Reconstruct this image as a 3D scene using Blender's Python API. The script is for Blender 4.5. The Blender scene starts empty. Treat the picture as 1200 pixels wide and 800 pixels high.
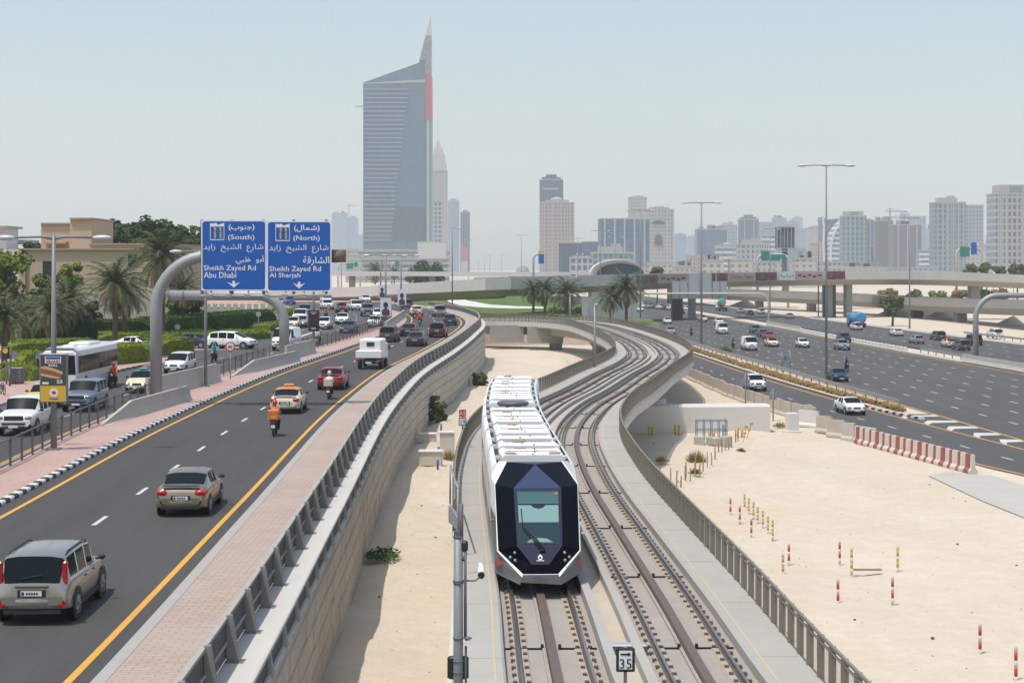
import bpy, math, random
import numpy as np
from mathutils import Vector, Matrix, Euler
random.seed(7)
C = bpy.context.scene.collection
SC = bpy.context.scene
R = math.radians
# ------------------------------------------------------------------ camera
CAMH = 8.55            # eye height above the tram rails and the near road
FPX, HX, HY = 2000.0, 600.0, 315.0   # focal length and horizon in photo pixels (1200 x 800)
cam = bpy.data.cameras.new('camera'); camo = bpy.data.objects.new('camera', cam); C.objects.link(camo)
cam.sensor_fit = 'HORIZONTAL'; cam.sensor_width = 36.0; cam.lens = 36.0*FPX/1200.0
cam.shift_y = -(400.0-HY)/1200.0
cam.clip_start = 0.5; cam.clip_end = 30000
camo.location = (0, 0, CAMH); camo.rotation_euler = (R(90), 0, 0)
SC.camera = camo
# ------------------------------------------------------------------ light
SUN = Vector((-0.25, -0.25, 1.0)).normalized()       # towards the sun
w = bpy.data.worlds.new('World'); SC.world = w; w.use_nodes = True
nt = w.node_tree; nt.nodes.clear()
sky = nt.nodes.new('ShaderNodeTexSky'); sky.sky_type = 'NISHITA'; sky.sun_disc = False
sky.sun_elevation = math.asin(SUN.z); sky.sun_rotation = math.atan2(SUN.x, SUN.y)
sky.air_density = 1.3; sky.dust_density = 2.0; sky.ozone_density = 0.7; sky.altitude = 0
bg = nt.nodes.new('ShaderNodeBackground'); bg.inputs['Strength'].default_value = 0.145
wo = nt.nodes.new('ShaderNodeOutputWorld')
nt.links.new(sky.outputs[0], bg.inputs[0]); nt.links.new(bg.outputs[0], wo.inputs[0])
sl = bpy.data.lights.new('sun', 'SUN'); slo = bpy.data.objects.new('sun', sl); C.objects.link(slo)
sl.energy = 3.3; sl.angle = R(0.6); sl.color = (1.0, 0.935, 0.85)
slo.rotation_euler = SUN.to_track_quat('Z', 'Y').to_euler(); slo.location = (-60, 20, 200)
SC.view_settings.view_transform = 'Standard'; SC.view_settings.look = 'None'
SC.view_settings.gamma = 1.0; SC.view_settings.exposure = 0.10; SC.view_settings.use_curve_mapping = False
SC.cycles.max_bounces = 6; SC.cycles.volume_bounces = 1; SC.cycles.transparent_max_bounces = 12
SC.cycles.volume_max_steps = 64
# ------------------------------------------------------------------ helpers
class MB:
    """collects shapes for ONE mesh object"""
    def __init__(s): s.V = []; s.F = []; s.S = []; s.M = []
    def add(s, vs, fs, smooth=False, m=0):
        b = len(s.V); s.V.extend([tuple(v) for v in vs])
        for f in fs: s.F.append([b+i for i in f]); s.S.append(smooth); s.M.append(m)
        return s
    def quad(s, a, b, c, d, m=0): return s.add([a, b, c, d], [(0, 1, 2, 3)], m=m)
    def poly(s, pts, m=0): return s.add(pts, [tuple(range(len(pts)))], m=m)
    def box(s, c, size, rz=0, m=0, taper=1.0):
        x, y, z = [k/2 for k in size]; vs = []
        for sz, t in ((-z, 1.0), (z, taper)):
            for sx, sy in ((-x, -y), (x, -y), (x, y), (-x, y)):
                vs.append((sx*t, sy*t, sz))
        cr, sr = math.cos(rz), math.sin(rz)
        vs = [(c[0]+a*cr-b*sr, c[1]+a*sr+b*cr, c[2]+d) for a, b, d in vs]
        return s.add(vs, [(3, 2, 1, 0), (4, 5, 6, 7), (0, 1, 5, 4), (1, 2, 6, 5), (2, 3, 7, 6), (3, 0, 4, 7)], m=m)
    def rbox(s, c, size, r=0.1, rz=0, m=0):
        # box with all edges chamfered
        x, y, z = [k/2 for k in size]; r = min(r, x*.9, y*.9, z*.9); rings = []
        for zz, q in ((-z, r), (-z+r, 0), (z-r, 0), (z, r)):
            X, Y = x-q, y-q; k = r
            rings.append([(-X+k, -Y, zz), (X-k, -Y, zz), (X, -Y+k, zz), (X, Y-k, zz), (X-k, Y, zz), (-X+k, Y, zz), (-X, Y-k, zz), (-X, -Y+k, zz)])
        cr, sr = math.cos(rz), math.sin(rz)
        rings = [[(c[0]+a*cr-b*sr, c[1]+a*sr+b*cr, c[2]+d) for a, b, d in q] for q in rings]
        return s.loft(rings, m=m)
    def loft(s, rings, closed=True, cap=True, smooth=False, m=0):
        n = len(rings[0]); vs = [p for r in rings for p in r]; fs = []
        for i in range(len(rings)-1):
            for j in range(n if closed else n-1):
                k = (j+1) % n
                fs.append((i*n+j, i*n+k, (i+1)*n+k, (i+1)*n+j))
        b = len(s.V); s.add(vs, fs, smooth, m)
        if cap and closed:
            s.F.append([b+j for j in range(n)][::-1]); s.S.append(False); s.M.append(m)
            s.F.append([b+(len(rings)-1)*n+j for j in range(n)]); s.S.append(False); s.M.append(m)
        return s
    def tube(s, pts, r, n=8, cap=True, m=0, smooth=True):
        pts = [Vector(p) for p in pts]; rr = r if isinstance(r, (list, tuple)) else [r]*len(pts); rings = []
        up0 = None
        for i, p in enumerate(pts):
            d = (pts[min(i+1, len(pts)-1)]-pts[max(i-1, 0)]).normalized()
            if up0 is None:
                up0 = Vector((0, 0, 1)) if abs(d.z) < .9 else Vector((0, 1, 0))
            a = d.cross(up0); a = a.normalized() if a.length > 1e-6 else Vector((1, 0, 0)); u = a.cross(d); up0 = u
            rings.append([p+(a*math.cos(2*math.pi*k/n)+u*math.sin(2*math.pi*k/n))*rr[i] for k in range(n)])
        return s.loft(rings, True, cap, smooth, m)
    def bar(s, p, q, wd, h, m=0, up=(0, 0, 1)):
        p, q = Vector(p), Vector(q); d = (q-p).normalized(); up = Vector(up)
        if abs(d.dot(up)) > .95: up = Vector((0, 1, 0))
        a = d.cross(up).normalized()*wd/2; u = a.cross(d).normalized()*h/2
        return s.loft([[p-a-u, p+a-u, p+a+u, p-a+u], [q-a-u, q+a-u, q+a+u, q-a+u]], m=m)
    def lathe(s, prof, n=16, c=(0, 0, 0), m=0, smooth=True, cap=True):
        rings = [[(c[0]+r*math.cos(2*math.pi*k/n), c[1]+r*math.sin(2*math.pi*k/n), c[2]+z) for k in range(n)] for r, z in prof]
        return s.loft(rings, True, cap, smooth, m)
    def disc(s, c, r, axis='x', n=16, m=0, depth=0.02):
        c = Vector(c); ax = {'x': (Vector((0, 1, 0)), Vector((0, 0, 1)), Vector((1, 0, 0))), 'y': (Vector((1, 0, 0)), Vector((0, 0, 1)), Vector((0, 1, 0))), 'z': (Vector((1, 0, 0)), Vector((0, 1, 0)), Vector((0, 0, 1)))}[axis]
        rings = [[c+ax[2]*t*depth/2+(ax[0]*math.cos(2*math.pi*k/n)+ax[1]*math.sin(2*math.pi*k/n))*r for k in range(n)] for t in (-1, 1)]
        return s.loft(rings, m=m)
    def blob(s, c, size, n=10, k=6, m=0, p=1.0):
        rings = []
        for i in range(k+1):
            th = math.pi*i/k; sz = -math.cos(th); rad = max(math.sin(th), .02)
            rad = rad**p; sz = math.copysign(abs(sz)**p, sz)
            ring = []
            for j in range(n):
                a = 2*math.pi*j/n; cx, cy = math.cos(a), math.sin(a)
                cx = math.copysign(abs(cx)**p, cx); cy = math.copysign(abs(cy)**p, cy)
                ring.append((c[0]+size[0]/2*rad*cx, c[1]+size[1]/2*rad*cy, c[2]+size[2]/2*sz))
            rings.append(ring)
        return s.loft(rings, True, True, True, m)
    def strip(s, L, Rr, m=0, smooth=False):
        n = len(L); return s.add(list(L)+list(Rr), [(i, n+i, n+i+1, i+1) for i in range(n-1)], smooth, m)
    def xf(s, mat):
        s.V = [tuple(mat @ Vector(v)) for v in s.V]; return s
    def merge(s, o, moff=0):
        b = len(s.V); s.V += o.V; s.F += [[i+b for i in f] for f in o.F]; s.S += o.S; s.M += [k+moff for k in o.M]; return s
    def mesh(s, name):
        me = bpy.data.meshes.new(name); me.from_pydata(s.V, [], s.F)
        me.polygons.foreach_set('use_smooth', s.S); me.polygons.foreach_set('material_index', s.M)
        me.update(); return me
    def build(s, name, mats, parent=None, local=False, recalc=True):
        mats = mats if isinstance(mats, (list, tuple)) else [mats]
        if parent is not None and not local:
            l = parent.matrix_basis.translation if parent.parent is None else parent.parent.matrix_basis.translation+parent.matrix_basis.translation
            s.V = [(a-l[0], b-l[1], c-l[2]) for a, b, c in s.V]
        me = s.mesh(name)
        if recalc:
            import bmesh
            bm = bmesh.new(); bm.from_mesh(me); bmesh.ops.recalc_face_normals(bm, faces=bm.faces); bm.to_mesh(me); bm.free()
        for m in mats: me.materials.append(m)
        return link(name, me, parent)
def link(name, me, parent=None):
    o = bpy.data.objects.new(name, me); C.objects.link(o)
    if parent is not None: o.parent = parent
    return o
def tag(o, label=None, cat=None, group=None, kind=None):
    if label: o['label'] = label
    if cat: o['category'] = cat
    if group: o['group'] = group
    if kind: o['kind'] = kind
    return o
def thing(name, label, cat, loc=(0, 0, 0), rz=0, group=None):
    o = bpy.data.objects.new(name, None); C.objects.link(o); o.empty_display_size = .3
    o.location = loc; o.rotation_euler = (0, 0, rz)
    return tag(o, label, cat, group)
def inst(name, me, parent, mats=None, loc=(0, 0, 0), rot=None):
    o = link(name, me, parent); o.location = loc
    if rot: o.rotation_euler = rot
    if mats:
        for i, m in mats.items(): o.material_slots[i].link = 'OBJECT'; o.material_slots[i].material = m
    return o
def at(px, py, Y):                       # a photo pixel at depth Y
    return Vector(((px-HX)*Y/FPX, Y, CAMH-(py-HY)*Y/FPX))
def ground(px, py, zf):                  # a photo pixel on a ground of height zf(Y)
    z = 0.0
    for _ in range(30):
        Y = FPX*(CAMH-z)/(py-HY); z = .5*z+.5*(zf(Y) if callable(zf) else zf)
    return Vector(((px-HX)*Y/FPX, Y, zf(Y) if callable(zf) else zf))
def curve(pts):
    """smooth function x(Y) through (x, Y) points"""
    pts = sorted(pts, key=lambda p: p[1]); X = np.array([p[0] for p in pts], float); Y = np.array([p[1] for p in pts], float)
    d = np.diff(X)/np.diff(Y); t = np.zeros(len(X)); t[0] = d[0]; t[-1] = d[-1]
    for i in range(1, len(X)-1):
        h0, h1 = Y[i]-Y[i-1], Y[i+1]-Y[i]; t[i] = (d[i-1]*h1+d[i]*h0)/(h0+h1)
    def f(y):
        if y <= Y[0]: return float(X[0]+t[0]*(y-Y[0]))
        if y >= Y[-1]: return float(X[-1]+t[-1]*(y-Y[-1]))
        i = int(np.searchsorted(Y, y)-1); h = Y[i+1]-Y[i]; u = (y-Y[i])/h
        return float((2*u**3-3*u**2+1)*X[i]+(u**3-2*u**2+u)*h*t[i]+(-2*u**3+3*u**2)*X[i+1]+(u**3-u**2)*h*t[i+1])
    return f
def catmull(P, step=1.0):
    P = [Vector(p) for p in P]; P = [P[0]*2-P[1]]+P+[P[-1]*2-P[-2]]; out = []
    for i in range(1, len(P)-2):
        n = max(2, int((P[i+1]-P[i]).length/.25))
        for k in range(n):
            t = k/n; a, b, c, d = P[i-1:i+3]
            out.append(.5*((2*b)+(c-a)*t+(2*a-5*b+4*c-d)*t*t+(3*b-a-3*c+d)*t**3))
    out.append(P[-2]); res = [out[0]]; acc = 0
    for a, b in zip(out, out[1:]):
        L = (b-a).length; 
        while acc+L >= step:
            a = a+(b-a)*((step-acc)/L); res.append(a.copy()); L = (b-a).length; acc = 0
        acc += L
    return res
def normals(path):
    N = []
    for i in range(len(path)):
        d = path[min(i+1, len(path)-1)]-path[max(i-1, 0)]; d.z = 0; d.normalize(); N.append(Vector((d.y, -d.x, 0)))
    return N                            # to the right of travel
def sweep(mb, path, N, sec, closed=True, m=0, smooth=False):
    """sec: (offset to the right, height) outline carried along the path"""
    return mb.loft([[p+n*o+Vector((0, 0, h)) for o, h in sec] for p, n in zip(path, N)], closed, closed, smooth, m)
def text_mb(body, size, ax=Vector((1, 0, 0)), up=Vector((0, 0, 1)), at0=Vector((0, 0, 0)), align='LEFT', bold=0.0, sx=1.0, depth=0.0):
    fd = bpy.data.curves.new('lettering', 'FONT'); fd.body = body; fd.size = size; fd.align_x = align; fd.offset = bold; fd.resolution_u = 2
    o = bpy.data.objects.new('lettering', fd); C.objects.link(o)
    dg = bpy.context.evaluated_depsgraph_get(); ev = o.evaluated_get(dg); me = ev.to_mesh()
    mb = MB(); nrm = ax.cross(up)
    mb.add([at0+ax*v.co.x*sx+up*v.co.y+nrm*(0.0+depth) for v in me.vertices], [tuple(p.vertices) for p in me.polygons])
    ev.to_mesh_clear(); bpy.data.objects.remove(o); bpy.data.curves.remove(fd)
    return mb
# ------------------------------------------------------------------ materials
def mat(name, col, rough=.6, metal=0.0, noise=None, spec=None, bump=None, coat=0.0, alpha=1.0, vec=None, emit=None):
    """noise = (scale, amount, second colour) mottles the base colour; bump = (scale, strength)"""
    m = bpy.data.materials.new(name); m.use_nodes = True; n = m.node_tree.nodes; L = m.node_tree.links; b = n['Principled BSDF']
    col = tuple(col)+(1,) if len(col) == 3 else col
    b.inputs['Base Color'].default_value = col; b.inputs['Roughness'].default_value = rough; b.inputs['Metallic'].default_value = metal
    if spec is not None: b.inputs['Specular IOR Level'].default_value = spec
    if coat: b.inputs['Coat Weight'].default_value = coat; b.inputs['Coat Roughness'].default_value = .06
    if alpha < 1: b.inputs['Alpha'].default_value = alpha
    if emit: b.inputs['Emission Color'].default_value = tuple(emit[0])+(1,); b.inputs['Emission Strength'].default_value = emit[1]
    tc = n.new('ShaderNodeTexCoord')
    src = tc.outputs['Object']
    if vec:
        mp = n.new('ShaderNodeMapping'); mp.inputs['Scale'].default_value = vec; L.new(src, mp.inputs[0]); src = mp.outputs[0]
    m['_src'] = 0
    last = None
    if noise:
        layers = noise if isinstance(noise, list) else [noise]
        cur = None
        for sc_, am, c2 in layers:
            t = n.new('ShaderNodeTexNoise'); t.inputs['Scale'].default_value = sc_; t.inputs['Detail'].default_value = 6; t.inputs['Roughness'].default_value = .62
            L.new(src, t.inputs['Vector'])
            rp = n.new('ShaderNodeValToRGB'); rp.color_ramp.elements[0].position = .38; rp.color_ramp.elements[1].position = .66
            L.new(t.outputs['Fac'], rp.inputs[0])
            mu = n.new('ShaderNodeMath'); mu.operation = 'MULTIPLY'; mu.inputs[1].default_value = am; L.new(rp.outputs[0], mu.inputs[0])
            mx = n.new('ShaderNodeMix'); mx.data_type = 'RGBA'; L.new(mu.outputs[0], mx.inputs['Factor'])
            if cur is None: mx.inputs['A'].default_value = col
            else: L.new(cur, mx.inputs['A'])
            mx.inputs['B'].default_value = tuple(c2)+(1,); cur = mx.outputs['Result']
        L.new(cur, b.inputs['Base Color']); last = cur
    if bump:
        t = n.new('ShaderNodeTexNoise'); t.inputs['Scale'].default_value = bump[0]; t.inputs['Detail'].default_value = 5; L.new(src, t.inputs['Vector'])
        bp = n.new('ShaderNodeBump'); bp.inputs['Strength'].default_value = bump[1]; bp.inputs['Distance'].default_value = bump[2] if len(bump) > 2 else .05
        L.new(t.outputs['Fac'], bp.inputs['Height']); L.new(bp.outputs[0], b.inputs['Normal'])
    del m['_src']
    return m
def brick_mat(name, c1, c2, cm, bw, bh, mortar, axes='YZ', rough=.85, offset=.5, dirt=None, bumps=.3):
    m = bpy.data.materials.new(name); m.use_nodes = True; n = m.node_tree.nodes; L = m.node_tree.links; b = n['Principled BSDF']; b.inputs['Roughness'].default_value = rough
    tc = n.new('ShaderNodeTexCoord'); sp = n.new('ShaderNodeSeparateXYZ'); cb = n.new('ShaderNodeCombineXYZ'); L.new(tc.outputs['Object'], sp.inputs[0])
    if axes == 'SZ':        # horizontal run x+y, height z
        ad = n.new('ShaderNodeMath'); ad.operation = 'ADD'; L.new(sp.outputs['X'], ad.inputs[0]); L.new(sp.outputs['Y'], ad.inputs[1]); L.new(ad.outputs[0], cb.inputs[0]); L.new(sp.outputs['Z'], cb.inputs[1])
    else:
        L.new(sp.outputs[axes[0]], cb.inputs[0]); L.new(sp.outputs[axes[1]], cb.inputs[1])
    t = n.new('ShaderNodeTexBrick'); t.inputs['Scale'].default_value = 1; t.inputs['Brick Width'].default_value = bw; t.inputs['Row Height'].default_value = bh
    t.inputs['Mortar Size'].default_value = mortar; t.inputs['Mortar Smooth'].default_value = .2; t.offset = offset; t.inputs['Bias'].default_value = -.1
    t.inputs['Color1'].default_value = tuple(c1)+(1,); t.inputs['Color2'].default_value = tuple(c2)+(1,); t.inputs['Mortar'].default_value = tuple(cm)+(1,)
    L.new(cb.outputs[0], t.inputs['Vector']); cur = t.outputs['Color']
    if dirt:
        ns = n.new('ShaderNodeTexNoise'); ns.inputs['Scale'].default_value = dirt[0]; ns.inputs['Detail'].default_value = 6; L.new(tc.outputs['Object'], ns.inputs[0])
        rp = n.new('ShaderNodeValToRGB'); rp.color_ramp.elements[0].position = .4; rp.color_ramp.elements[1].position = .72; L.new(ns.outputs[0], rp.inputs[0])
        mu = n.new('ShaderNodeMath'); mu.operation = 'MULTIPLY'; mu.inputs[1].default_value = dirt[1]; L.new(rp.outputs[0], mu.inputs[0])
        mx = n.new('ShaderNodeMix'); mx.data_type = 'RGBA'; L.new(mu.outputs[0], mx.inputs['Factor']); L.new(cur, mx.inputs['A']); mx.inputs['B'].default_value = tuple(dirt[2])+(1,); cur = mx.outputs['Result']
    L.new(cur, b.inputs['Base Color'])
    if bumps:
        bp = n.new('ShaderNodeBump'); bp.inputs['Strength'].default_value = bumps; bp.inputs['Distance'].default_value = .03; bp.invert = True
        L.new(t.outputs['Fac'], bp.inputs['Height']); L.new(bp.outputs[0], b.inputs['Normal'])
    return m
def facade_mat(name, wall, glass, bw, bh, frame, rough=.35, var=.35, frame_v=None):
    """tower cladding: panes of glass in a grid of frames / floor bands (object metres)"""
    m = bpy.data.materials.new(name); m.use_nodes = True; n = m.node_tree.nodes; L = m.node_tree.links; b = n['Principled BSDF']
    tc = n.new('ShaderNodeTexCoord'); sp = n.new('ShaderNodeSeparateXYZ'); L.new(tc.outputs['Object'], sp.inputs[0])
    ad = n.new('ShaderNodeMath'); ad.operation = 'ADD'; L.new(sp.outputs['X'], ad.inputs[0]); L.new(sp.outputs['Y'], ad.inputs[1])
    def band(src, period, fr):
        d = n.new('ShaderNodeMath'); d.operation = 'DIVIDE'; d.inputs[1].default_value = period; L.new(src, d.inputs[0])
        f = n.new('ShaderNodeMath'); f.operation = 'FRACT'; L.new(d.outputs[0], f.inputs[0])
        g = n.new('ShaderNodeMath'); g.operation = 'GREATER_THAN'; g.inputs[1].default_value = fr; L.new(f.outputs[0], g.inputs[0]); return g.outputs[0], d.outputs[0]
    gh, dh = band(ad.outputs[0], bw, frame if frame_v is None else frame_v); gv, dv = band(sp.outputs['Z'], bh, frame)
    mu = n.new('ShaderNodeMath'); mu.operation = 'MULTIPLY'; L.new(gh, mu.inputs[0]); L.new(gv, mu.inputs[1])
    fl1 = n.new('ShaderNodeMath'); fl1.operation = 'FLOOR'; L.new(dh, fl1.inputs[0]); fl2 = n.new('ShaderNodeMath'); fl2.operation = 'FLOOR'; L.new(dv, fl2.inputs[0])
    cb = n.new('ShaderNodeCombineXYZ'); L.new(fl1.outputs[0], cb.inputs[0]); L.new(fl2.outputs[0], cb.inputs[1])
    wn = n.new('ShaderNodeTexWhiteNoise'); wn.noise_dimensions = '3D'; L.new(cb.outputs[0], wn.inputs['Vector'])
    gm = n.new('ShaderNodeMix'); gm.data_type = 'RGBA'; gm.inputs['A'].default_value = tuple(glass)+(1,); gm.inputs['B'].default_value = tuple(min(1, k*(1+var)+.03*var) for k in glass)+(1,); L.new(wn.outputs['Value'], gm.inputs['Factor'])
    mx = n.new('ShaderNodeMix'); mx.data_type = 'RGBA'; L.new(mu.outputs[0], mx.inputs['Factor']); mx.inputs['A'].default_value = tuple(wall)+(1,); L.new(gm.outputs['Result'], mx.inputs['B'])
    L.new(mx.outputs['Result'], b.inputs['Base Color'])
    rr = n.new('ShaderNodeMix'); rr.data_type = 'FLOAT'; L.new(mu.outputs[0], rr.inputs['Factor']); rr.inputs['A'].default_value = .8; rr.inputs['B'].default_value = rough; L.new(rr.outputs['Result'], b.inputs['Roughness'])
    return m
M = {}
M['sand'] = mat('sand', (.62, .56, .46), .95, noise=[(.05, .5, (.55, .485, .385)), (.35, .4, (.66, .605, .515)), (2.6, .28, (.48, .40, .295)), (.12, .42, (.53, .43, .30)), (.9, .30, (.47, .39, .285)), (11, .18, (.38, .32, .24))], bump=(1.6, .5, .12), spec=.15)
M['asphalt'] = mat('asphalt', (.066, .0645, .062), .9, noise=[(.09, .6, (.086, .084, .081)), (9, .35, (.046, .045, .044)), (.6, .25, (.086, .083, .079)), (1.1, .40, (.049, .048, .046))], vec=(1, .05, 1), bump=(28, .15, .01), spec=.3)
M['asphalt_light'] = mat('asphalt_light', (.090, .088, .085), .9, noise=[(.07, .5, (.112, .110, .106)), (6, .25, (.058, .057, .055)), (.5, .40, (.060, .058, .056))], vec=(1, .05, 1), spec=.3)
M['concrete'] = mat('concrete', (.45, .43, .39), .85, noise=[(.35, .4, (.37, .35, .31)), (3.5, .25, (.52, .50, .46))], bump=(9, .12, .02), spec=.25)
M['deck'] = mat('deck_concrete', (.39, .375, .34), .85, noise=[(.22, .5, (.33, .315, .28)), (2.2, .28, (.45, .43, .39)), (14, .15, (.30, .285, .26))], bump=(12, .12, .02), spec=.25)
M['slab'] = mat('track_slab', (.34, .31, .275), .9, noise=[(.3, .55, (.285, .25, .215)), (3.2, .3, (.40, .37, .33))], bump=(12, .12, .02), spec=.2)
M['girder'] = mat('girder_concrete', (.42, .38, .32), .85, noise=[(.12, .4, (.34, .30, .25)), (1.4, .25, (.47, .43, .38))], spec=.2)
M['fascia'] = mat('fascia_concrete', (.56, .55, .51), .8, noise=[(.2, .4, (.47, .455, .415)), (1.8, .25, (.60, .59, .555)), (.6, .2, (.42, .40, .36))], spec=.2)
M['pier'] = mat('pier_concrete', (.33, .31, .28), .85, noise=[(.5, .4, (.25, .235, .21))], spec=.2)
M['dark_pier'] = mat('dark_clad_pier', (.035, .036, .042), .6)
M['cblock'] = mat('concrete_block', (.47, .42, .36), .9, noise=[(.9, .6, (.38, .32, .25)), (4, .3, (.53, .49, .43))], spec=.2)
M['white_conc'] = mat('white_painted_concrete', (.62, .60, .56), .75, noise=[(.4, .35, (.54, .51, .46)), (3, .2, (.66, .64, .6))], spec=.25)
M['wall'] = brick_mat('retaining_wall_panels', (.48, .43, .36), (.53, .475, .40), (.48, .43, .36), 1.5, .75, .002, 'YZ', dirt=(.5, .5, (.42, .355, .275)))
M['paver'] = brick_mat('pink_beige_pavers', (.38, .295, .24), (.43, .34, .28), (.28, .215, .17), .40, .21, .018, 'XY', dirt=(.25, .5, (.42, .36, .31)), bumps=.15)
M['pink'] = brick_mat('pink_pavers', (.42, .27, .23), (.47, .32, .275), (.33, .22, .19), .24, .12, .008, 'YX', dirt=(.25, .45, (.47, .37, .32)), bumps=.1)
M['kerb'] = mat('kerb_stone', (.37, .355, .325), .85, noise=(2, .4, (.30, .285, .26)))
M['kwhite'] = mat('kerb_white_paint', (.66, .65, .62), .7, noise=(3, .4, (.52, .50, .47)))
M['kblack'] = mat('kerb_black_paint', (.030, .030, .032), .7, noise=(3, .5, (.075, .07, .065)))
M['yellow'] = mat('yellow_line_paint', (.68, .345, .03), .7, noise=[(2.5, .35, (.55, .30, .05)), (11, .3, (.38, .25, .08))])
M['wline'] = mat('white_line_paint', (.60, .59, .55), .7, noise=[(3, .5, (.46, .45, .42)), (14, .3, (.30, .30, .29))])
M['grass'] = mat('lawn_grass', (.095, .145, .035), .95, noise=[(.25, .6, (.14, .175, .05)), (3, .4, (.06, .105, .02))], bump=(20, .4, .05), spec=.1)
M['grass2'] = mat('dry_grass', (.20, .20, .06), .95, noise=[(.4, .6, (.28, .24, .10)), (4, .4, (.12, .15, .04))], spec=.1)
M['steel'] = mat('galvanised_steel', (.32, .33, .335), .55, .3, noise=(3, .4, (.33, .34, .35)))
M['pole'] = mat('grey_pole_paint', (.22, .225, .23), .55, .2, noise=(2, .3, (.22, .23, .24)))
M['dkpole'] = mat('dark_grey_paint', (.115, .12, .125), .55, .1)
M['olive'] = mat('olive_grey_fence_paint', (.22, .20, .16), .65, noise=(1.5, .4, (.17, .155, .125)))
M['panel'] = mat('fence_mesh_panel', (.24, .21, .165), .7, alpha=.36)
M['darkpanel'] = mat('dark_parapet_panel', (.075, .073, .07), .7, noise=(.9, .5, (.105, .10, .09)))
M['black'] = mat('black_paint', (.014, .014, .016), .5)
M['rubber'] = mat('black_rubber', (.018, .018, .019), .85)
M['rail'] = mat('rail_steel', (.16, .125, .105), .4, .5, noise=(4, .4, (.10, .075, .06)))
M['railtop'] = mat('rail_head_polished', (.34, .33, .32), .28, .9)
M['brown'] = mat('power_rail_brown', (.125, .088, .072), .55, noise=[(.9, .5, (.09, .062, .052)), (6, .3, (.165, .13, .11))])
M['clip'] = mat('rail_fastener', (.115, .10, .085), .85)
M['glass'] = mat('car_glass', (.011, .016, .019), .07, 0, spec=.07)
M['chrome'] = mat('chrome_trim', (.62, .63, .65), .18, 1.0)
M['lamp'] = mat('headlamp_lens', (.36, .39, .42), .12, .5, spec=.7)
M['tail'] = mat('tail_lamp_red', (.50, .012, .010), .2, spec=.7)
M['plate'] = mat('number_plate', (.72, .72, .70), .5)
M['plateY'] = mat('number_plate_taxi', (.70, .42, .05), .5)
M['rim'] = mat('alloy_rim', (.42, .43, .44), .35, .7)
M['black_trim'] = mat('black_plastic_trim', (.022, .022, .024), .6)
M['white'] = mat('white_paint', (.76, .76, .75), .45)
M['red'] = mat('red_paint', (.50, .035, .028), .55, noise=(4, .35, (.38, .07, .05)))
M['blue'] = mat('sign_blue', (.001, .092, .40), .45)
M['paleorange'] = mat('faded_orange', (.52, .27, .09), .8, noise=(5, .5, (.42, .26, .13)))
M['sblue'] = mat('rail_blue_paint', (.11, .20, .31), .55)
M['green'] = mat('sign_green', (.01, .20, .15), .5)
M['yel'] = mat('yellow_sign_sheet', (.62, .41, .02), .5)
M['orange'] = mat('orange_paint', (.60, .17, .025), .6, noise=(5, .35, (.46, .17, .06)))
M['signwhite'] = mat('sign_white_sheet', (.74, .75, .76), .45)
M['signback'] = mat('sign_back_alloy', (.36, .38, .41), .5, .3)
M['hoard'] = mat('site_hoarding_metal', (.38, .40, .42), .5, .2, noise=(.5, .3, (.33, .35, .37)))
M['trunk'] = mat('palm_trunk', (.155, .105, .07), .95, noise=[(5, .6, (.09, .06, .04))], bump=(9, .9, .1))
M['bark'] = mat('tree_bark', (.11, .085, .06), .95, noise=(4, .5, (.07, .05, .035)))
M['palm'] = mat('palm_frond', (.075, .098, .042), .85, spec=.12, noise=(.8, .7, (.15, .165, .09)))
M['palmdry'] = mat('dry_palm_frond', (.27, .20, .11), .9, spec=.1, noise=(.8, .6, (.18, .135, .075)))
M['leaf'] = mat('dark_green_leaves', (.028, .060, .014), .8, spec=.15, noise=(.5, .7, (.060, .112, .024)))
M['leaf2'] = mat('bright_hedge_leaves', (.115, .165, .016), .8, spec=.15, noise=(.6, .7, (.20, .24, .035)))
M['leaf3'] = mat('olive_shrub_leaves', (.095, .108, .034), .8, spec=.15, noise=(.8, .6, (.16, .165, .07)))
M['leaf4'] = mat('rusty_shrub_leaves', (.22, .12, .03), .8, noise=(.9, .7, (.13, .11, .035)))
M['straw'] = mat('dry_straw_grass', (.33, .26, .10), .9, noise=(1.5, .7, (.20, .20, .06)))
M['beige'] = mat('beige_render', (.50, .385, .275), .9, noise=(.3, .3, (.44, .335, .24)))
M['beige2'] = mat('pale_boundary_wall', (.46, .42, .36), .9, noise=(.3, .4, (.40, .36, .30)))
M['tramwhite'] = mat('tram_white_paint', (.80, .80, .785), .55, spec=.2, noise=(.6, .12, (.72, .72, .70)))
M['tramgrey'] = mat('tram_silver_skirt', (.27, .28, .29), .28, .6)
M['tramblack'] = mat('tram_black_glass', (.003, .004, .007), .06, spec=.05)
M['tramblue'] = mat('tram_blue_glass', (.030, .042, .095), .18, spec=.6)
M['tramlowblue'] = mat('tram_navy_panel', (.010, .014, .040), .2, spec=.3)
M['screen'] = mat('tram_windscreen', (.03, .065, .075), .05, spec=.25)
M['roofgrey'] = mat('roof_equipment_grey', (.30, .30, .30), .6)
M['copper'] = mat('roof_conduit_tan', (.34, .25, .15), .6)
M['fencepost'] = mat('fence_post_grey', (.25, .245, .225), .65, .1, noise=(2, .3, (.20, .195, .18)))
M['barwhite'] = mat('barrier_white_paint', (.58, .54, .47), .85, noise=[(1.2, .5, (.46, .40, .32)), (6, .3, (.66, .63, .58))])
M['barred'] = mat('barrier_faded_red_paint', (.32, .085, .06), .85, noise=[(1.3, .6, (.40, .17, .12)), (7, .3, (.22, .05, .04))])
M['wornyellow'] = mat('worn_yellow_line', (.50, .42, .25), .85, noise=(2, .6, (.42, .37, .27)))
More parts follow.
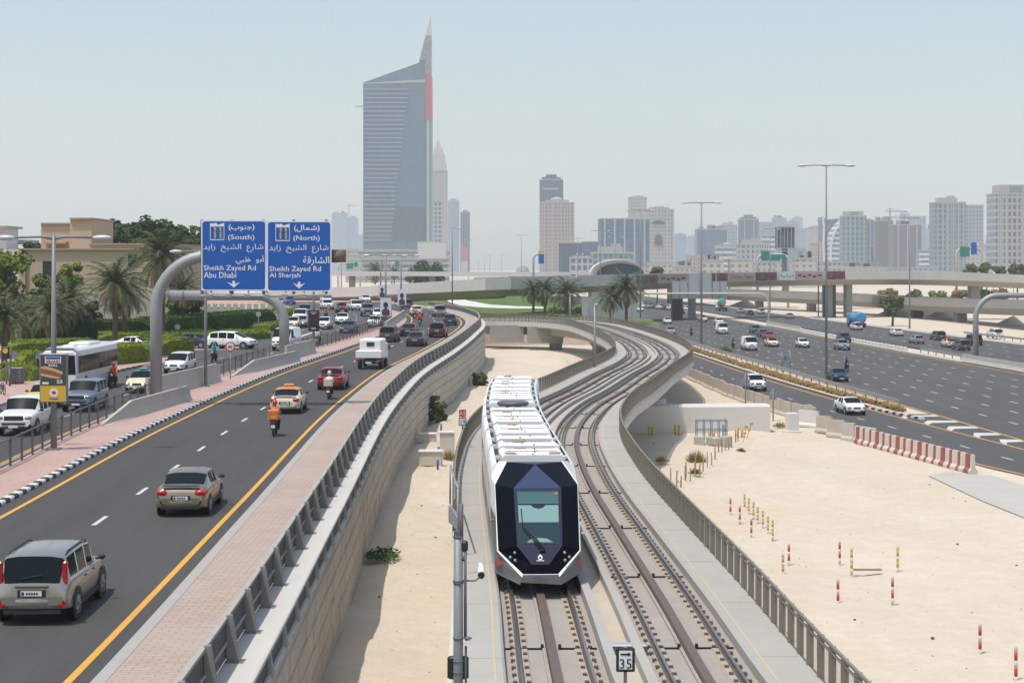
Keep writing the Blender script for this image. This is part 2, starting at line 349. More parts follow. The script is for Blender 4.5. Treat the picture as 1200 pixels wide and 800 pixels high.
M['sandyslab'] = mat('sandy_trough', (.47, .42, .335), .92, noise=[(.5, .6, (.52, .45, .34)), (2, .4, (.38, .345, .29))])
M['railbed'] = mat('rail_bed_grout', (.40, .34, .26), .9, noise=(3, .5, (.30, .255, .2)))
# ================================================================== GROUND LEVELS
ZS = -4.5                    # sand
ZR = -4.3                    # the wide highway on the right
def zL(Y):                   # the near road on the left climbs gently
    if Y < 95: return 0.0
    if Y < 135: return .0113*(Y-95)**2/80.0
    if Y < 265: return .0113*(Y-115)
    return min(1.9, .0113*150+.004*(Y-265))
Ys = [10+i*2.0 for i in range(int((344-10)/2)+1)]
RL = curve([(-8.7, 10), (-8.95, 20), (-9.2, 35.3), (-9.87, 60), (-11.1, 110), (-10.75, 137), (-8.95, 165), (-7.2, 200), (-6.7, 220), (-7.3, 240), (-10.0, 262), (-15, 290), (-23, 325), (-28, 344)])
LLn = curve([(-16.2, 10), (-16.6, 25), (-17.6, 58.8), (-18.7, 92), (-18.4, 131), (-15.9, 168), (-13.9, 200), (-13.5, 226), (-15.9, 259), (-22, 290), (-31, 325), (-36, 344)])
FL = curve([(-20.3, 10), (-20.9, 40), (-21.6, 72), (-22.3, 83), (-22.9, 101), (-22.4, 136), (-21.2, 154), (-18.9, 175), (-16.7, 214), (-16.8, 235), (-19.6, 262), (-26.5, 292), (-37, 330), (-41, 344)])
KL = curve([(-33, 10), (-31.8, 103), (-32, 135), (-30.5, 148), (-28.6, 156), (-27.4, 170), (-29, 190), (-31, 237), (-37.5, 290), (-47, 330), (-51, 344)])
def WK(Y):                   # width of the verge between road edge and inner fence narrows at the bend
    return 2.95 if Y < 140 else max(2.35, 2.95-.6*(Y-140)/60)
FI = lambda Y: RL(Y)+WK(Y)+.1          # inner fence line
LO = lambda Y: FI(Y)+.78               # outer edge of the ledge
def strip_y(mb, xl, xr, dz=0.0, ys=Ys, zf=zL, m=0):
    mb.strip([(xl(y), y, zf(y)+dz) for y in ys], [(xr(y), y, zf(y)+dz) for y in ys], m=m)
def off(f, d): return lambda Y: f(Y)+d
# ---- the sand sheet, out to the horizon (denser near the camera, gently uneven)
def axis(lims):
    v = []
    for a, b, n in lims: v += list(np.linspace(a, b, n, endpoint=False))
    return v+[lims[-1][1]]
gx = axis([(-9000, -1000, 8), (-1000, -100, 12), (-100, -8, 8), (-8, 40, 60), (40, 200, 20), (200, 1000, 10), (1000, 9000, 8)])
gy = axis([(-200, 30, 6), (30, 220, 170), (220, 400, 30), (400, 1000, 12), (1000, 12000, 12)])
def bumpz(x, y):
    if not (-8 < x < 40 and 30 < y < 240): return ZS
    k = min(1, (x+8)/2 if x < -6 else 1, max(0, (34-x)/5) if x > 29 else 1)
    k *= min(1.0, max(0.0, (SNx(y)-2.2-x)/2.0)) if y > 80 else 1
    if y < 125: k *= min(1, max(0, (25-x)/4))
    h = .10*math.sin(x*.55+y*.21)+.07*math.sin(x*1.3-y*.63+1)+.05*math.sin(x*2.1+y*1.5)+.05*math.sin(x*3.7+y*.9)*math.sin(y*1.7-x*1.1)
    if y < 190 and x < 4: h += .28*math.exp(-((x-LO(y)-1.0)/1.5)**2)*(.6+.5*math.sin(y*.37))
    if y > 120 and x < 8: h += max(0, min(.8, (y-120)*.010))
    return ZS+h*k-.02
SNx = curve([(45, 40), (38, 70), (34.5, 88), (32.4, 105), (31.0, 111), (28.2, 132), (24.6, 157), (21.9, 206), (20.3, 250), (19, 300), (14, 420)])
g = MB(); nx = len(gx)
g.add([(x, y, bumpz(x, y)) for y in gy for x in gx], [(j*nx+i, j*nx+i+1, (j+1)*nx+i+1, (j+1)*nx+i) for j in range(len(gy)-1) for i in range(nx-1)], True)
tag(g.build('sand_ground', M['sand']), kind='structure')
# ---- the raised ground that carries the left roads
pl = MB()
xs_l = lambda Y: -260.0
strip_y(pl, xs_l, off(RL, 3.2), -.03)
pl.strip([(-260, 344, zL(344)-.03), (-420, 460, .6), (-600, 700, 0)], [(-24, 344, zL(344)-.03), (-30, 460, .3), (-60, 700, -.5)])
tag(pl.build('left_ground', M['pink']), kind='structure')
# ---- carriageways
rd = MB(); strip_y(rd, off(LLn, -.72), off(RL, .55), .0); tag(rd.build('near_road', M['asphalt']), kind='structure')
rd = MB(); strip_y(rd, KL, off(FL, -.15), .0)
rd.quad((-60, 152, zL(152)+.0), (-27.8, 157, zL(157)), (-27.6, 168, zL(168)), (-60, 166, zL(166)))
tag(rd.build('oncoming_road', M['asphalt_light']), kind='structure')
# ---- near road: kerbs, verge, median
kb = MB()
strip = MB()
sweep_path = lambda f, ys=Ys, dz=0: [Vector((f(y), y, zL(y)+dz)) for y in ys]
pth = sweep_path(off(RL, .55)); sweep(kb, pth, normals(pth), [(0, -.02), (.34, -.02), (.34, .13), (.06, .13), (0, .09)])
tag(kb.build('verge_kerb', M['kerb']), kind='structure')
vg = MB(); vg.strip([(RL(y)+.88, y, zL(y)+.12) for y in Ys], [(FI(y)-.36, y, zL(y)+.12) for y in Ys]); tag(vg.build('paved_verge', M['paver']), kind='structure')
# black and white kerb, 1 m stones
def fine(f, y0, y1, step):
    out = []; y = y0; last = None
    while y < y1: out.append(Vector((f(y), y, zL(y)))); y += step
    return out
kw, kk = MB(), MB(); pts = fine(off(LLn, -1.0), 20, 330, .62)
N = normals(pts)
for i in range(len(pts)-1):
    sweep(kw if i % 2 else kk, pts[i:i+2], N[i:i+2], [(0, -.02), (.28, -.02), (.28, .10), (.23, .15), (0, .15)])
o = thing('painted_kerb', 'black and white painted kerb along the pink median by the near road', 'kerb', (-17, 40, 0))
kw.build('white_stone', M['kwhite'], o); kk.build('black_stone', M['kblack'], o)
md = MB(); strip_y(md, off(FL, -.15), off(LLn, -1.0), .135)
tag(md.build('median_paving', M['pink']), kind='structure')
edge = MB(); pth = sweep_path(off(FL, -.30)); sweep(edge, pth, normals(pth), [(0, -.02), (.16, -.02), (.16, .15), (0, .15)]); tag(edge.build('median_kerb', M['kerb']), kind='structure')
edge = MB(); pth = [p for p in sweep_path(off(KL, -.2)) if p.y < 146 or p.y > 176]
a = [p for p in pth if p.y < 146]; b_ = [p for p in pth if p.y > 176]
for q in (a, b_): sweep(edge, q, normals(q), [(-.1, -.02), (.2, -.02), (.2, .14), (-.1, .14)])
tag(edge.build('pavement_kerb', M['kerb']), kind='structure')
kp = MB(); pts = [Vector((KL(y)-.02, y, zL(y))) for y in np.arange(112, 147, .7)]; N = normals(pts)
for i in range(0, len(pts)-1, 2): sweep(kp, pts[i:i+2], N[i:i+2], [(-.1, .1), (.24, .1), (.24, .155), (-.1, .155)])
tag(kp.build('painted_kerb', M['kblack']), 'black painted stones of the kerb along the left pavement beside the coach', 'kerb')
# ---- markings
mk = MB()
for f in (RL, LLn): mk.strip([(f(y)-.09, y, zL(y)+.006) for y in Ys], [(f(y)+.09, y, zL(y)+.006) for y in Ys])
mk.strip([(FL(y)-.75, y, zL(y)+.006) for y in Ys], [(FL(y)-.6, y, zL(y)+.006) for y in Ys])
ys2 = [y for y in Ys if 176 < y < 330]
mk.strip([(KL(y)+.5, y, zL(y)+.006) for y in ys2], [(KL(y)+.66, y, zL(y)+.006) for y in ys2])
def patch(mb, c, px, L, wd):
    d = Vector(px).normalized(); n = Vector((d.y, -d.x, 0))*wd/2; c = Vector(c)
    mb.quad(c-n, c+n, c+d*L+n, c+d*L-n)
tag(mk.build('yellow_edge_lines', M['yellow']), kind='structure')
ml = MB()
LM = lambda Y: .5*(RL(Y)+LLn(Y))-.3
y = 33.7
while y < 320:
    d = Vector((LM(y+1)-LM(y), 1, zL(y+1)-zL(y))); patch(ml, (LM(y), y, zL(y)+.007), d, 2.1, .16); y += 7.75
for fr in (.33, .66):
    y = 60
    while y < 320:
        f = lambda Y: KL(Y)+(FL(Y)-KL(Y))*fr
        d = Vector((f(y+1)-f(y), 1, zL(y+1)-zL(y))); patch(ml, (f(y), y, zL(y)+.007), d, 2.1, .15); y += 7.75
# the painted island tip where the side street joins
a, b_, c_ = ground(345, 396, zL), ground(368, 391, zL), ground(392, 380, zL)
ml.quad(a+Vector((0, 0, .012)), a+Vector((.5, 0, .012)), c_+Vector((.15, 0, .012)), c_+Vector((0, 0, .012)))
tag(ml.build('white_lane_markings', M['wline']), kind='structure')
# ================================================================== RETAINING WALL with its parapet and ledge
WY = [y for y in Ys if y <= 300]
wt = thing('retaining_wall', 'curving beige block retaining wall with parapet carrying the near road above the sand', 'retaining wall', (-6, 60, ZS))
fw = MB(); fw.strip([(LO(y)-.12, y, ZS-.4) for y in WY], [(LO(y)-.12, y, zL(y)-.55) for y in WY], smooth=True)
rnd = random.Random(2); row = 0; zz = ZS-.3
while zz < 1.2:
    y = 22+(row % 2)*.75
    while y < 262:
        top = zL(y)-.62; a0, a1 = y+.03, y+1.47; h0, h1 = zz+.02, min(zz+.72, top)
        if h1-h0 > .15:
            o_ = -.06+rnd.uniform(0, .045); j = .16 if row % 2 else -.16; b = .05
            q = [(LO(a0)-.12, a0+j*.5, h0), (LO(a1)-.12, a1+j*.5, h0), (LO(a1)-.12, a1-j*.5, h1), (LO(a0)-.12, a0-j*.5, h1)]
            r = [(LO(a0+b)+o_, a0+b+j*.5, h0+b), (LO(a1-b)+o_, a1-b+j*.5, h0+b), (LO(a1-b)+o_, a1-b-j*.5, h1-b), (LO(a0+b)+o_, a0+b-j*.5, h1-b)]
            fw.add(q+r, [(4, 5, 6, 7), (0, 1, 5, 4), (1, 2, 6, 5), (2, 3, 7, 6), (3, 0, 4, 7)])
        y += 1.5
    zz += .75; row += 1
fw.build('block_face', M['wall'], wt, recalc=False)
lg = MB(); pth = [Vector((FI(y), y, zL(y))) for y in WY]
sweep(lg, pth, normals(pth), [(-.35, -.02), (-.35, .30), (-.16, .30), (-.14, .02), (.74, .0), (.78, -.02), (.78, -.11), (.55, -.13), (.5, -.3)])
lg.build('ledge', M['fascia'], wt)
lo = MB(); pth = [Vector((LO(y), y, zL(y)-.62)) for y in WY]; sweep(lo, pth, normals(pth), [(-.12, 0), (.05, 0), (.03, .06), (-.12, .06)]); lo.build('bottom_coping', M['fascia'], wt)
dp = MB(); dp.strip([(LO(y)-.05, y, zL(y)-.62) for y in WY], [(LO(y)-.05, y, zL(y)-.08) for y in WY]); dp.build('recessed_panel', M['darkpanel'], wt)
# ribs of the outer parapet and posts of the inner fence
fen = thing('parapet_fence', 'grey panelled fence with tapered posts along the ledge of the retaining wall', 'fence', (-6.1, 40, 0))
def along(f, y0, y1, step):
    out = []; y = y0
    while y < y1:
        out.append((Vector((f(y), y, zL(y))), Vector((f(y+.5)-f(y-.5), 1, 0)).normalized())); e = (f(y+.1)-f(y))/.1; y += step/math.sqrt(1+e*e)
    return out
def post_mb(p, d, h, w0=.16, w1=.09, th=.075, z0=0.0, lean=0.0):
    n = Vector((d.y, -d.x, 0)); mb = MB()
    r = []
    for z, wd, o in ((z0, w0, 0), (z0+h, w1, -lean)):
        q = p+Vector((0, 0, z))+n*o
        r.append([q-d*th/2-n*w1/2, q+d*th/2-n*w1/2, q+d*th/2+n*(wd-w1/2), q-d*th/2+n*(wd-w1/2)])
    return mb.loft(r)
rest = MB(); ribs = MB()
for k, (p, d) in enumerate(along(FI, 31.1, 300, 3.0)):
    b = post_mb(p+Vector((d.y, -d.x, 0))*.05, d, 1.04, .30, .13, .13)
    b.box((p.x+.16, p.y, p.z+.012), (.40, .26, .02))
    if k < 98: b.build('post', M['fencepost'], fen)
    else: rest.merge(b)
pn = MB(); pth = [Vector((FI(y)-.05, y, zL(y))) for y in WY]; N = normals(pth)
sweep(pn, pth, N, [(-.03, .10), (.03, .10), (.03, .93), (-.03, .93)]); pn.build('infill_panel', M['darkpanel'], fen)
tr = MB(); sweep(tr, pth, N, [(-.06, .93), (.06, .93), (.06, 1.0), (-.06, 1.0)]); sweep(tr, pth, N, [(.03, .42), (.07, .42), (.07, .47), (.03, .47)]); tr.build('top_rail', M['kerb'], fen)
restr = MB()
for k, (p, d) in enumerate(along(LO, 32.5, 300, 3.0)):
    b = MB(); n = Vector((d.y, -d.x, 0)); r = []
    for z, wd, k2 in ((-.60, .14, 3.2), (-.50, .12, 1.7), (-.36, .10, 1.1), (-.11, .06, .9)):
        q = p+Vector((0, 0, z)); r.append([q-d*.09*k2-n*.1, q+d*.09*k2-n*.1, q+d*.09*k2+n*(wd-.06), q-d*.09*k2+n*(wd-.06)])
    b.loft(r)
    if k < 98: b.build('rib', M['kerb'], wt)
    else: restr.merge(b)
# ================================================================== BLACK RAILING AND CONCRETE BARRIERS OF THE MEDIAN
def railing(y0, y1, label):
    t = thing('median_railing', label, 'railing', (FL(y0)+.2, y0, zL(y0)+.13))
    for p, d in along(off(FL, .2), y0, y1, 2.2):
        post_mb(p, d, 1.25, .09, .09, .09, .13).build('post', M['dkpole'], t)
    ys = list(np.arange(y0, y1, 1.0)); pth = [Vector((FL(y)+.2, y, zL(y)+.13)) for y in ys]; N = normals(pth)
    a = MB(); sweep(a, pth, N, [(-.03, 1.14), (.03, 1.14), (.03, 1.2), (-.03, 1.2)]); sweep(a, pth, N, [(-.02, .1), (.02, .1), (.02, .15), (-.02, .15)]); a.build('rail', M['dkpole'], t)
    a = MB(); a.strip([p+Vector((0, 0, .15)) for p in pth], [p+Vector((0, 0, 1.14)) for p in pth]); a.build('mesh_panel', M['railmesh'], t)
M['railmesh'] = mat('railing_mesh', (.03, .03, .033), .6, alpha=.30)
railing(40, 112, 'black metal railing on the pink median behind the billboard pole')
railing(128, 150, 'black metal railing on the median behind the round speed limit sign')
railing(163, 236, 'black metal railing on the median beside the white flatbed truck')
def barrier(p0, p1, h, label, end0=True, end1=False):
    d = (p1-p0); L = d.length; d.normalize(); n = Vector((d.y, -d.x, 0)); mb = MB(); rings = []
    for t, k in ((0, .12 if end0 else 1), (.30 if end0 else .01, 1), (.97, 1), (1, .9 if not end1 else .1)):
        q = p0.lerp(p1, t); hh = h*k
        rings.append([q-n*.30+Vector((0, 0, 0)), q-n*.24+Vector((0, 0, .1*k)), q-n*.11+Vector((0, 0, hh*.45)), q-n*.09+Vector((0, 0, hh)), q+n*.09+Vector((0, 0, hh)), q+n*.11+Vector((0, 0, hh*.45)), q+n*.24+Vector((0, 0, .1*k)), q+n*.30])
    mb.loft(rings)
    return tag(mb.build('concrete_barrier', M['concrete']), label, 'barrier')
up = Vector((0, 0, .135))
barrier(ground(119, 502, zL)+up, ground(221, 471, zL)+up, .95, 'long concrete barrier with sloped near end left of the big curved sign post')
barrier(ground(172, 470, zL)+up, ground(256, 449, zL)+up, 1.35, 'grey concrete barrier behind the big curved sign post', False)
barrier(ground(272, 444, zL)+up, ground(349, 425, zL)+up, .95, 'concrete barrier with sloped near end at the foot of the second curved post')
barrier(ground(335, 424, zL)+up, ground(368, 415, zL)+up, 1.3, 'grey concrete barrier between the second curved post and the speed display', False)
barrier(ground(452, 388, zL)+up, ground(474, 372, zL)+up, 1.0, 'dark concrete barrier on the inside of the bend below the banner poles', False)
# ================================================================== RIGHT HIGHWAY
SF = curve([(41, 80), (37.8, 108), (36.4, 122), (34.6, 137), (32.8, 155), (30.1, 188), (28.6, 214), (27.1, 249.5), (25, 300), (21, 420)])
MN = curve([(41.5, 80), (39.2, 110), (38.3, 128), (37.9, 138), (36.9, 160), (36.1, 175), (35.3, 192), (34.5, 212), (31.9, 265), (30, 330), (27, 430), (22, 560), (10, 800)])
MF = curve([(68, 60), (65, 140), (62.2, 207), (58.6, 292), (56.5, 372), (54.4, 436), (51, 520), (44, 650), (34, 800)])
OF = curve([(92, 150), (88, 260), (83.5, 330), (80.5, 384), (77, 450), (72, 560), (62, 800)])
HY_ = [60+i*5 for i in range(150)]
zr = lambda y: ZR
SNs = lambda Y: SNx(Y) if Y < 420 else SNx(420)-.1*(Y-420)
hw = MB(); ys = [y for y in HY_ if y <= 800]
hw.strip([(SNx(y)-.5 if y < 330 else MN(y)-2, y, ZR) for y in ys], [(MF(y)+1.2, y, ZR) for y in ys]); tag(hw.build('highway', M['asphalt_light']), kind='structure')
hw = MB(); strip_y(hw, off(MF, 6.5), OF, .0, ys, zr); tag(hw.build('far_carriageway', M['asphalt_light']), kind='structure')
hk = MB(); strip_y(hk, OF, off(OF, 1.8), .12, ys, zr); strip_y(hk, off(MF, 1.2), off(MF, 1.6), .14, ys, zr); tag(hk.build('highway_kerb', M['kerb']), kind='structure')
# verge between service road and highway: sand with rusty ground plants
vg = MB(); ysv = [y for y in range(150, 331, 4)]
vg.strip([(SF(y)+.9, y, ZR+.1) for y in ysv], [(MN(y)-.7, y, ZR+.1) for y in ysv]); tag(vg.build('highway_verge', M['sand']), kind='structure')
yl = MB()
for f, y0, y1 in ((SNx, 80, 330), (SF, 108, 330), (MN, 108, 800), (MF, 70, 800)):
    q = [y for y in np.arange(y0, y1, 4)]; yl.strip([(f(y)-.1, y, ZR+.006) for y in q], [(f(y)+.1, y, ZR+.006) for y in q])
tag(yl.build('highway_yellow_lines', M['yellow']), kind='structure')
wl = MB()
for k in range(1, 7):
    f = lambda Y, k=k: MN(Y)+.3+(MF(Y)-MN(Y)-.8)*k/7.0
    y = 90+(k*3.1 % 8.0)
    while y < 560:
        patch(wl, (f(y), y, ZR+.007), (f(y+1)-f(y), 1, 0), 2.2, .19); y += 8.0
f = lambda Y: .5*(SNx(Y)+SF(Y))
y = 92
while y < 320: patch(wl, (f(y), y, ZR+.007), (f(y+1)-f(y), 1, 0), 1.9, .17); y += 7.6
for k in (1, 2, 3):
    f = lambda Y, k=k: MF(Y)+7+(OF(Y)-MF(Y)-7.5)*k/4
    y = 160
    while y < 500: patch(wl, (f(y), y, ZR+.007), (f(y+1)-f(y), 1, 0), 2.2, .19); y += 8
for (x, yy) in ((1092, 503), (1070, 496), (1120, 511), (1045, 489), (1150, 519), (1180, 527)):   # chevrons in the gore
    c = ground(x, yy, ZR)
    L_, R_ = SF(c.y)+.25, MN(c.y)-.25
    wl.poly([(L_, c.y-1.2, ZR+.008), (L_+.25*(R_-L_), c.y+.5, ZR+.008), (R_, c.y+1.0, ZR+.008), (R_, c.y+2.6, ZR+.008), (L_+.3*(R_-L_), c.y+2.8, ZR+.008), (L_, c.y+.4, ZR+.008)])
c1, c2 = ground(993, 497, ZR), ground(1030, 503, ZR)   # arrow-like painted taper in the service road
wl.quad(c1+Vector((0, 0, .009)), c2+Vector((-.3, 0, .009)), c2+Vector((0, .8, .009)), c1+Vector((0, .25, .009)))
tag(wl.build('highway_lane_dashes', M['wline']), kind='structure')
gl = MB(); ysv = [y for y in range(128, 156, 3)]; gl.strip([(SF(y)+.2, y, ZR+.004) for y in ysv], [(MN(y)-.2, y, ZR+.004) for y in ysv]); tag(gl.build('gore_asphalt', M['asphalt_light']), kind='structure')
# grey slab of concrete paving at the right edge of the sand
cp = MB()
cpp = [*[ground(a, b, ZS+.03) for a, b in ((1088, 557), (1112, 552), (1140, 556), (1162, 556), (1200, 569), (1330, 612), (1300, 655), (1200, 606), (1150, 586))]]
cp.poly(cpp); tag(cp.build('concrete_hardstanding', M['concrete']), kind='structure')
sh = MB(); ysv = [y for y in range(60, 331, 4)]; sh.strip([(SNx(y)-2.0, y, ZS-.12) for y in ysv], [(SNx(y)-.45, y, ZR-.003) for y in ysv], smooth=True); tag(sh.build('road_shoulder', M['sand']), kind='structure')
# ---- guard rail in the verge
def guardrail(f, y0, y1, label, dx=0, z=ZR, step=4.0):
    t = thing('guard_rail', label, 'guard rail', (f(y0)+dx, y0, z))
    ys = list(np.arange(y0, y1+.01, 2.0)); pth = [Vector((f(y)+dx, y, z)) for y in ys]; N = normals(pth)
    a = MB(); sweep(a, pth, N, [(-.05, .48), (.03, .46), (-.02, .58), (.05, .66), (-.02, .74), (.03, .84), (-.05, .82)]); a.build('beam', M['steel'], t)
    y = y0
    while y <= y1: MB().box((f(y)+dx+.1, y, z+.4), (.12, .12, .8)).build('post', M['pole'], t); y += step
    return t
guardrail(MN, 157, 330, 'long grey guard rail between the service road and the highway', -1.5)
guardrail(MF, 205, 262, 'guard rail past the far yellow line left of the right curved sign post', 2.6)
guardrail(MF, 120, 214, 'guard rail past the far yellow line right of the right curved sign post', 2.6)
guardrail(OF, 255, 330, 'guard rail on the far side of the far carriageway beneath the lower bridge', 3.5)
# concrete median barriers of the highway
def hbar(y0, y1, label):
    p0, p1 = Vector((MF(y0)+2.6, y0, ZR)), Vector((MF(y1)+2.6, y1, ZR)); o = barrier(p0, p1, .95, label, False); return o
hbar(214, 240, 'pale concrete barrier beside the right curved sign post')
hbar(352, 392, 'pale concrete barrier by the foot of the wide sign gantry on the highway')
t = thing('block_row', 'row of small white blocks past the far yellow line of the highway', 'kerb blocks', (MF(300)+2.2, 300, ZR))
for k, y in enumerate(np.arange(268, 350, 2.4)): MB().rbox((MF(y)+2.2, y, ZR+.3), (.5, 1.3, .6), .06).build('block', M['kwhite'], t)
# ---- low wall of old concrete blocks along the service road
def jersey(p, d, L, h, wd):
    n = Vector((d.y, -d.x, 0)); mb = MB(); r = []
    for s_ in (-L/2, L/2):
        q = p+d*s_; r.append([q-n*wd/2, q-n*wd/2+Vector((0, 0, .18)), q-n*wd*.22+Vector((0, 0, .36)), q-n*wd*.17+Vector((0, 0, h)), q+n*wd*.17+Vector((0, 0, h)), q+n*wd*.22+Vector((0, 0, .36)), q+n*wd/2+Vector((0, 0, .18)), q+n*wd/2])
    return mb.loft(r)
ordn = ['first', 'second', 'third', 'fourth', 'fifth', 'sixth', 'seventh', 'eighth', 'ninth', 'tenth', 'eleventh', 'twelfth', 'thirteenth', 'fourteenth', 'fifteenth', 'sixteenth', 'seventeenth', 'eighteenth', 'nineteenth', 'twentieth',
        'twenty-first', 'twenty-second', 'twenty-third', 'twenty-fourth', 'twenty-fifth', 'twenty-sixth', 'twenty-seventh', 'twenty-eighth', 'twenty-ninth', 'thirtieth', 'thirty-first', 'thirty-second', 'thirty-third', 'thirty-fourth', 'thirty-fifth', 'thirty-sixth']
ys = []; y = 206.0
while y > 143: ys.append(y); y -= 3.05
for k, y in enumerate(ys):
    d = Vector((SNx(y+1)-SNx(y-1), 2, 0)).normalized(); h = 1.15+.06*math.sin(k*2.3)
    b = jersey(Vector((SNx(y)-1.0+.06*math.sin(k*1.7), y, ZS)), d, 2.95, h+.2, .6)
    tag(b.build('concrete_block', M['cblock']), '%s weathered beige block from the far end of the service road wall' % ordn[k], 'concrete block', 'beige concrete blocks along the service road')
# blocks just left of the red and white row
for k, (px, py, rz, col, ww) in enumerate(((948, 500, .2, 'white_conc', 2.2), (966, 507, .5, 'cblock', 1.6), (980, 512, .2, 'cblock', 1.7), (995, 516, .2, 'concrete', 1.2))):
    p = ground(px, py, ZS); d = Vector((math.cos(.95), -math.sin(.95), 0))
    lab = ['white concrete block lying skewed beside the tall white pillar block', 'beige concrete block second right of the white pillar block', 'beige concrete block next to the grey one at the red and white row', 'grey concrete block at the left end of the red and white barriers'][k]
    tag(jersey(p, d, ww, 1.35, .6).build('concrete_block', M[col]), lab, 'concrete block', 'loose concrete blocks')
p = ground(928, 507, ZS); a = MB(); a.rbox((0, 0, .8), (.9, .7, 1.6), .05).rbox((0, 0, .06), (1.25, 1.0, .3), .04)
o = a.build('pillar_block', M['white_conc']); o.location = p; o.rotation_euler = (0, 0, .2); tag(o, 'tall white concrete pillar block standing on the sand by the service road', 'concrete pillar')
# red and white barriers
P0, P1 = ground(1003, 518, ZS), ground(1141, 555, ZS)
n = 16
for k in range(n):
    p = P0.lerp(P1, (k+.5)/n); 
    d = (P1-P0).normalized(); L = (P1-P0).length/n*.985
    t = thing('striped_barrier', '%s red and white striped barrier from the left in the row on the sand' % ordn[k], 'barrier', p, 0, 'red and white barriers')
    wa, ra = MB(), MB(); fr = [0, .28, .62, 1.0] if k % 3 else [0, .2, .8, 1.0]
    for j in range(3):
        c = p+d*(L*((fr[j]+fr[j+1])/2-.5))
        if j == 1: ra.merge(jersey(c, d, L*(fr[j+1]-fr[j]), 1.22, .55))
        else: jersey(c, d, L*(fr[j+1]-fr[j]), 1.22, .55).build('white_section', M['barwhite'], t)
    ra.build('red_section', M['barred'], t)
# kerb stones at the end of the verge
a, b_ = MB(), MB(); q0, q1 = ground(1015, 478, ZR), ground(1082, 492, ZR)
for k in range(16):
    c = q0.lerp(q1, (k+.5)/16); (a if k % 2 else b_).box((c.x, c.y, ZR+.09), ((q1-q0).length/16*.99, .3, .18), math.atan2((q1-q0).y, (q1-q0).x))
t = thing('painted_kerb', 'black and white painted kerb at the tip of the verge by the white sedan', 'kerb', q0); a.build('white_stone', M['kwhite'], t); b_.build('black_stone', M['kblack'], t)
# ================================================================== TRAM VIADUCT
DP = [(3.5, 12, 0), (2.95, 24, 0), (2.55, 35, 0), (2.34, 44, 0), (1.94, 56, 0), (1.62, 66, 0), (1.52, 75, 0), (1.65, 85, 0), (2.3, 95, 0), (3.9, 107.5, 0), (6.2, 120, 0), (9.2, 138, 0), (11.9, 153, 0), (13.9, 168, 0), (14.75, 184, 0), (14.9, 200, 0), (14.4, 220, 0), (13.5, 240, 0), (11.6, 262, 0), (6.5, 277, 0), (-3, 284, 0), (-20, 288, 0), (-60, 292, 0)]
DPATH = catmull(DP, 1.0); DN = normals(DPATH)
HW = 3.88
vd = thing('tram_viaduct', 'curving pale concrete tram viaduct with two tracks snaking away over the sand', 'viaduct', (2.5, 35, ZS))
dk = MB(); sweep(dk, DPATH, DN, [(-HW, .0), (-HW, -.75), (-HW+.5, -.95), (HW-.5, -.95), (HW, -.75), (HW, .0), (HW-.1, .0), (HW-.1, -.30), (-HW+.1, -.30), (-HW+.1, .0)], smooth=False); dk.build('deck', M['fascia'], vd)
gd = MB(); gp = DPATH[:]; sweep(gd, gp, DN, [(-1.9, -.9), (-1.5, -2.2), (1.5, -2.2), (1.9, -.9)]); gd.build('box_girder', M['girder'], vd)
# walkways (raised) and the trough between the tracks
for s_ in (-1, 1):
    a = MB(); sec = [(s_*(HW-.1), -.28), (s_*(HW-.1), .14), (s_*2.72, .14), (s_*2.66, .10), (s_*2.66, -.28)]
    sweep(a, DPATH, DN, sec if s_ > 0 else sec[::-1]); a.build('walkway', M['deck'], vd)
    a = MB(); 
    a.loft([[p+n*(s_*(2.86+o))+Vector((0, 0, .146)) for o in (0, .05)] for p, n in zip(DPATH, DN)], False, False); a.build('yellow_line', M['wornyellow'], vd)
    a = MB(); sec = [(s_*.50, -.28), (s_*.50, .10), (s_*.42, .10), (s_*.30, .10), (s_*.30, -.28)]
    sweep(a, DPATH, DN, [(s_*.34-.11, -.28), (s_*.34+.11, -.28), (s_*.34+.11, .12), (s_*.34-.11, .12)]); a.build('track_kerb', M['deck'], vd)
a = MB(); a.loft([[p+n*o+Vector((0, 0, -.12)) for o in (-.3, .3)] for p, n in zip(DPATH, DN)], False, False); a.build('drain_trough', M['sandyslab'], vd)
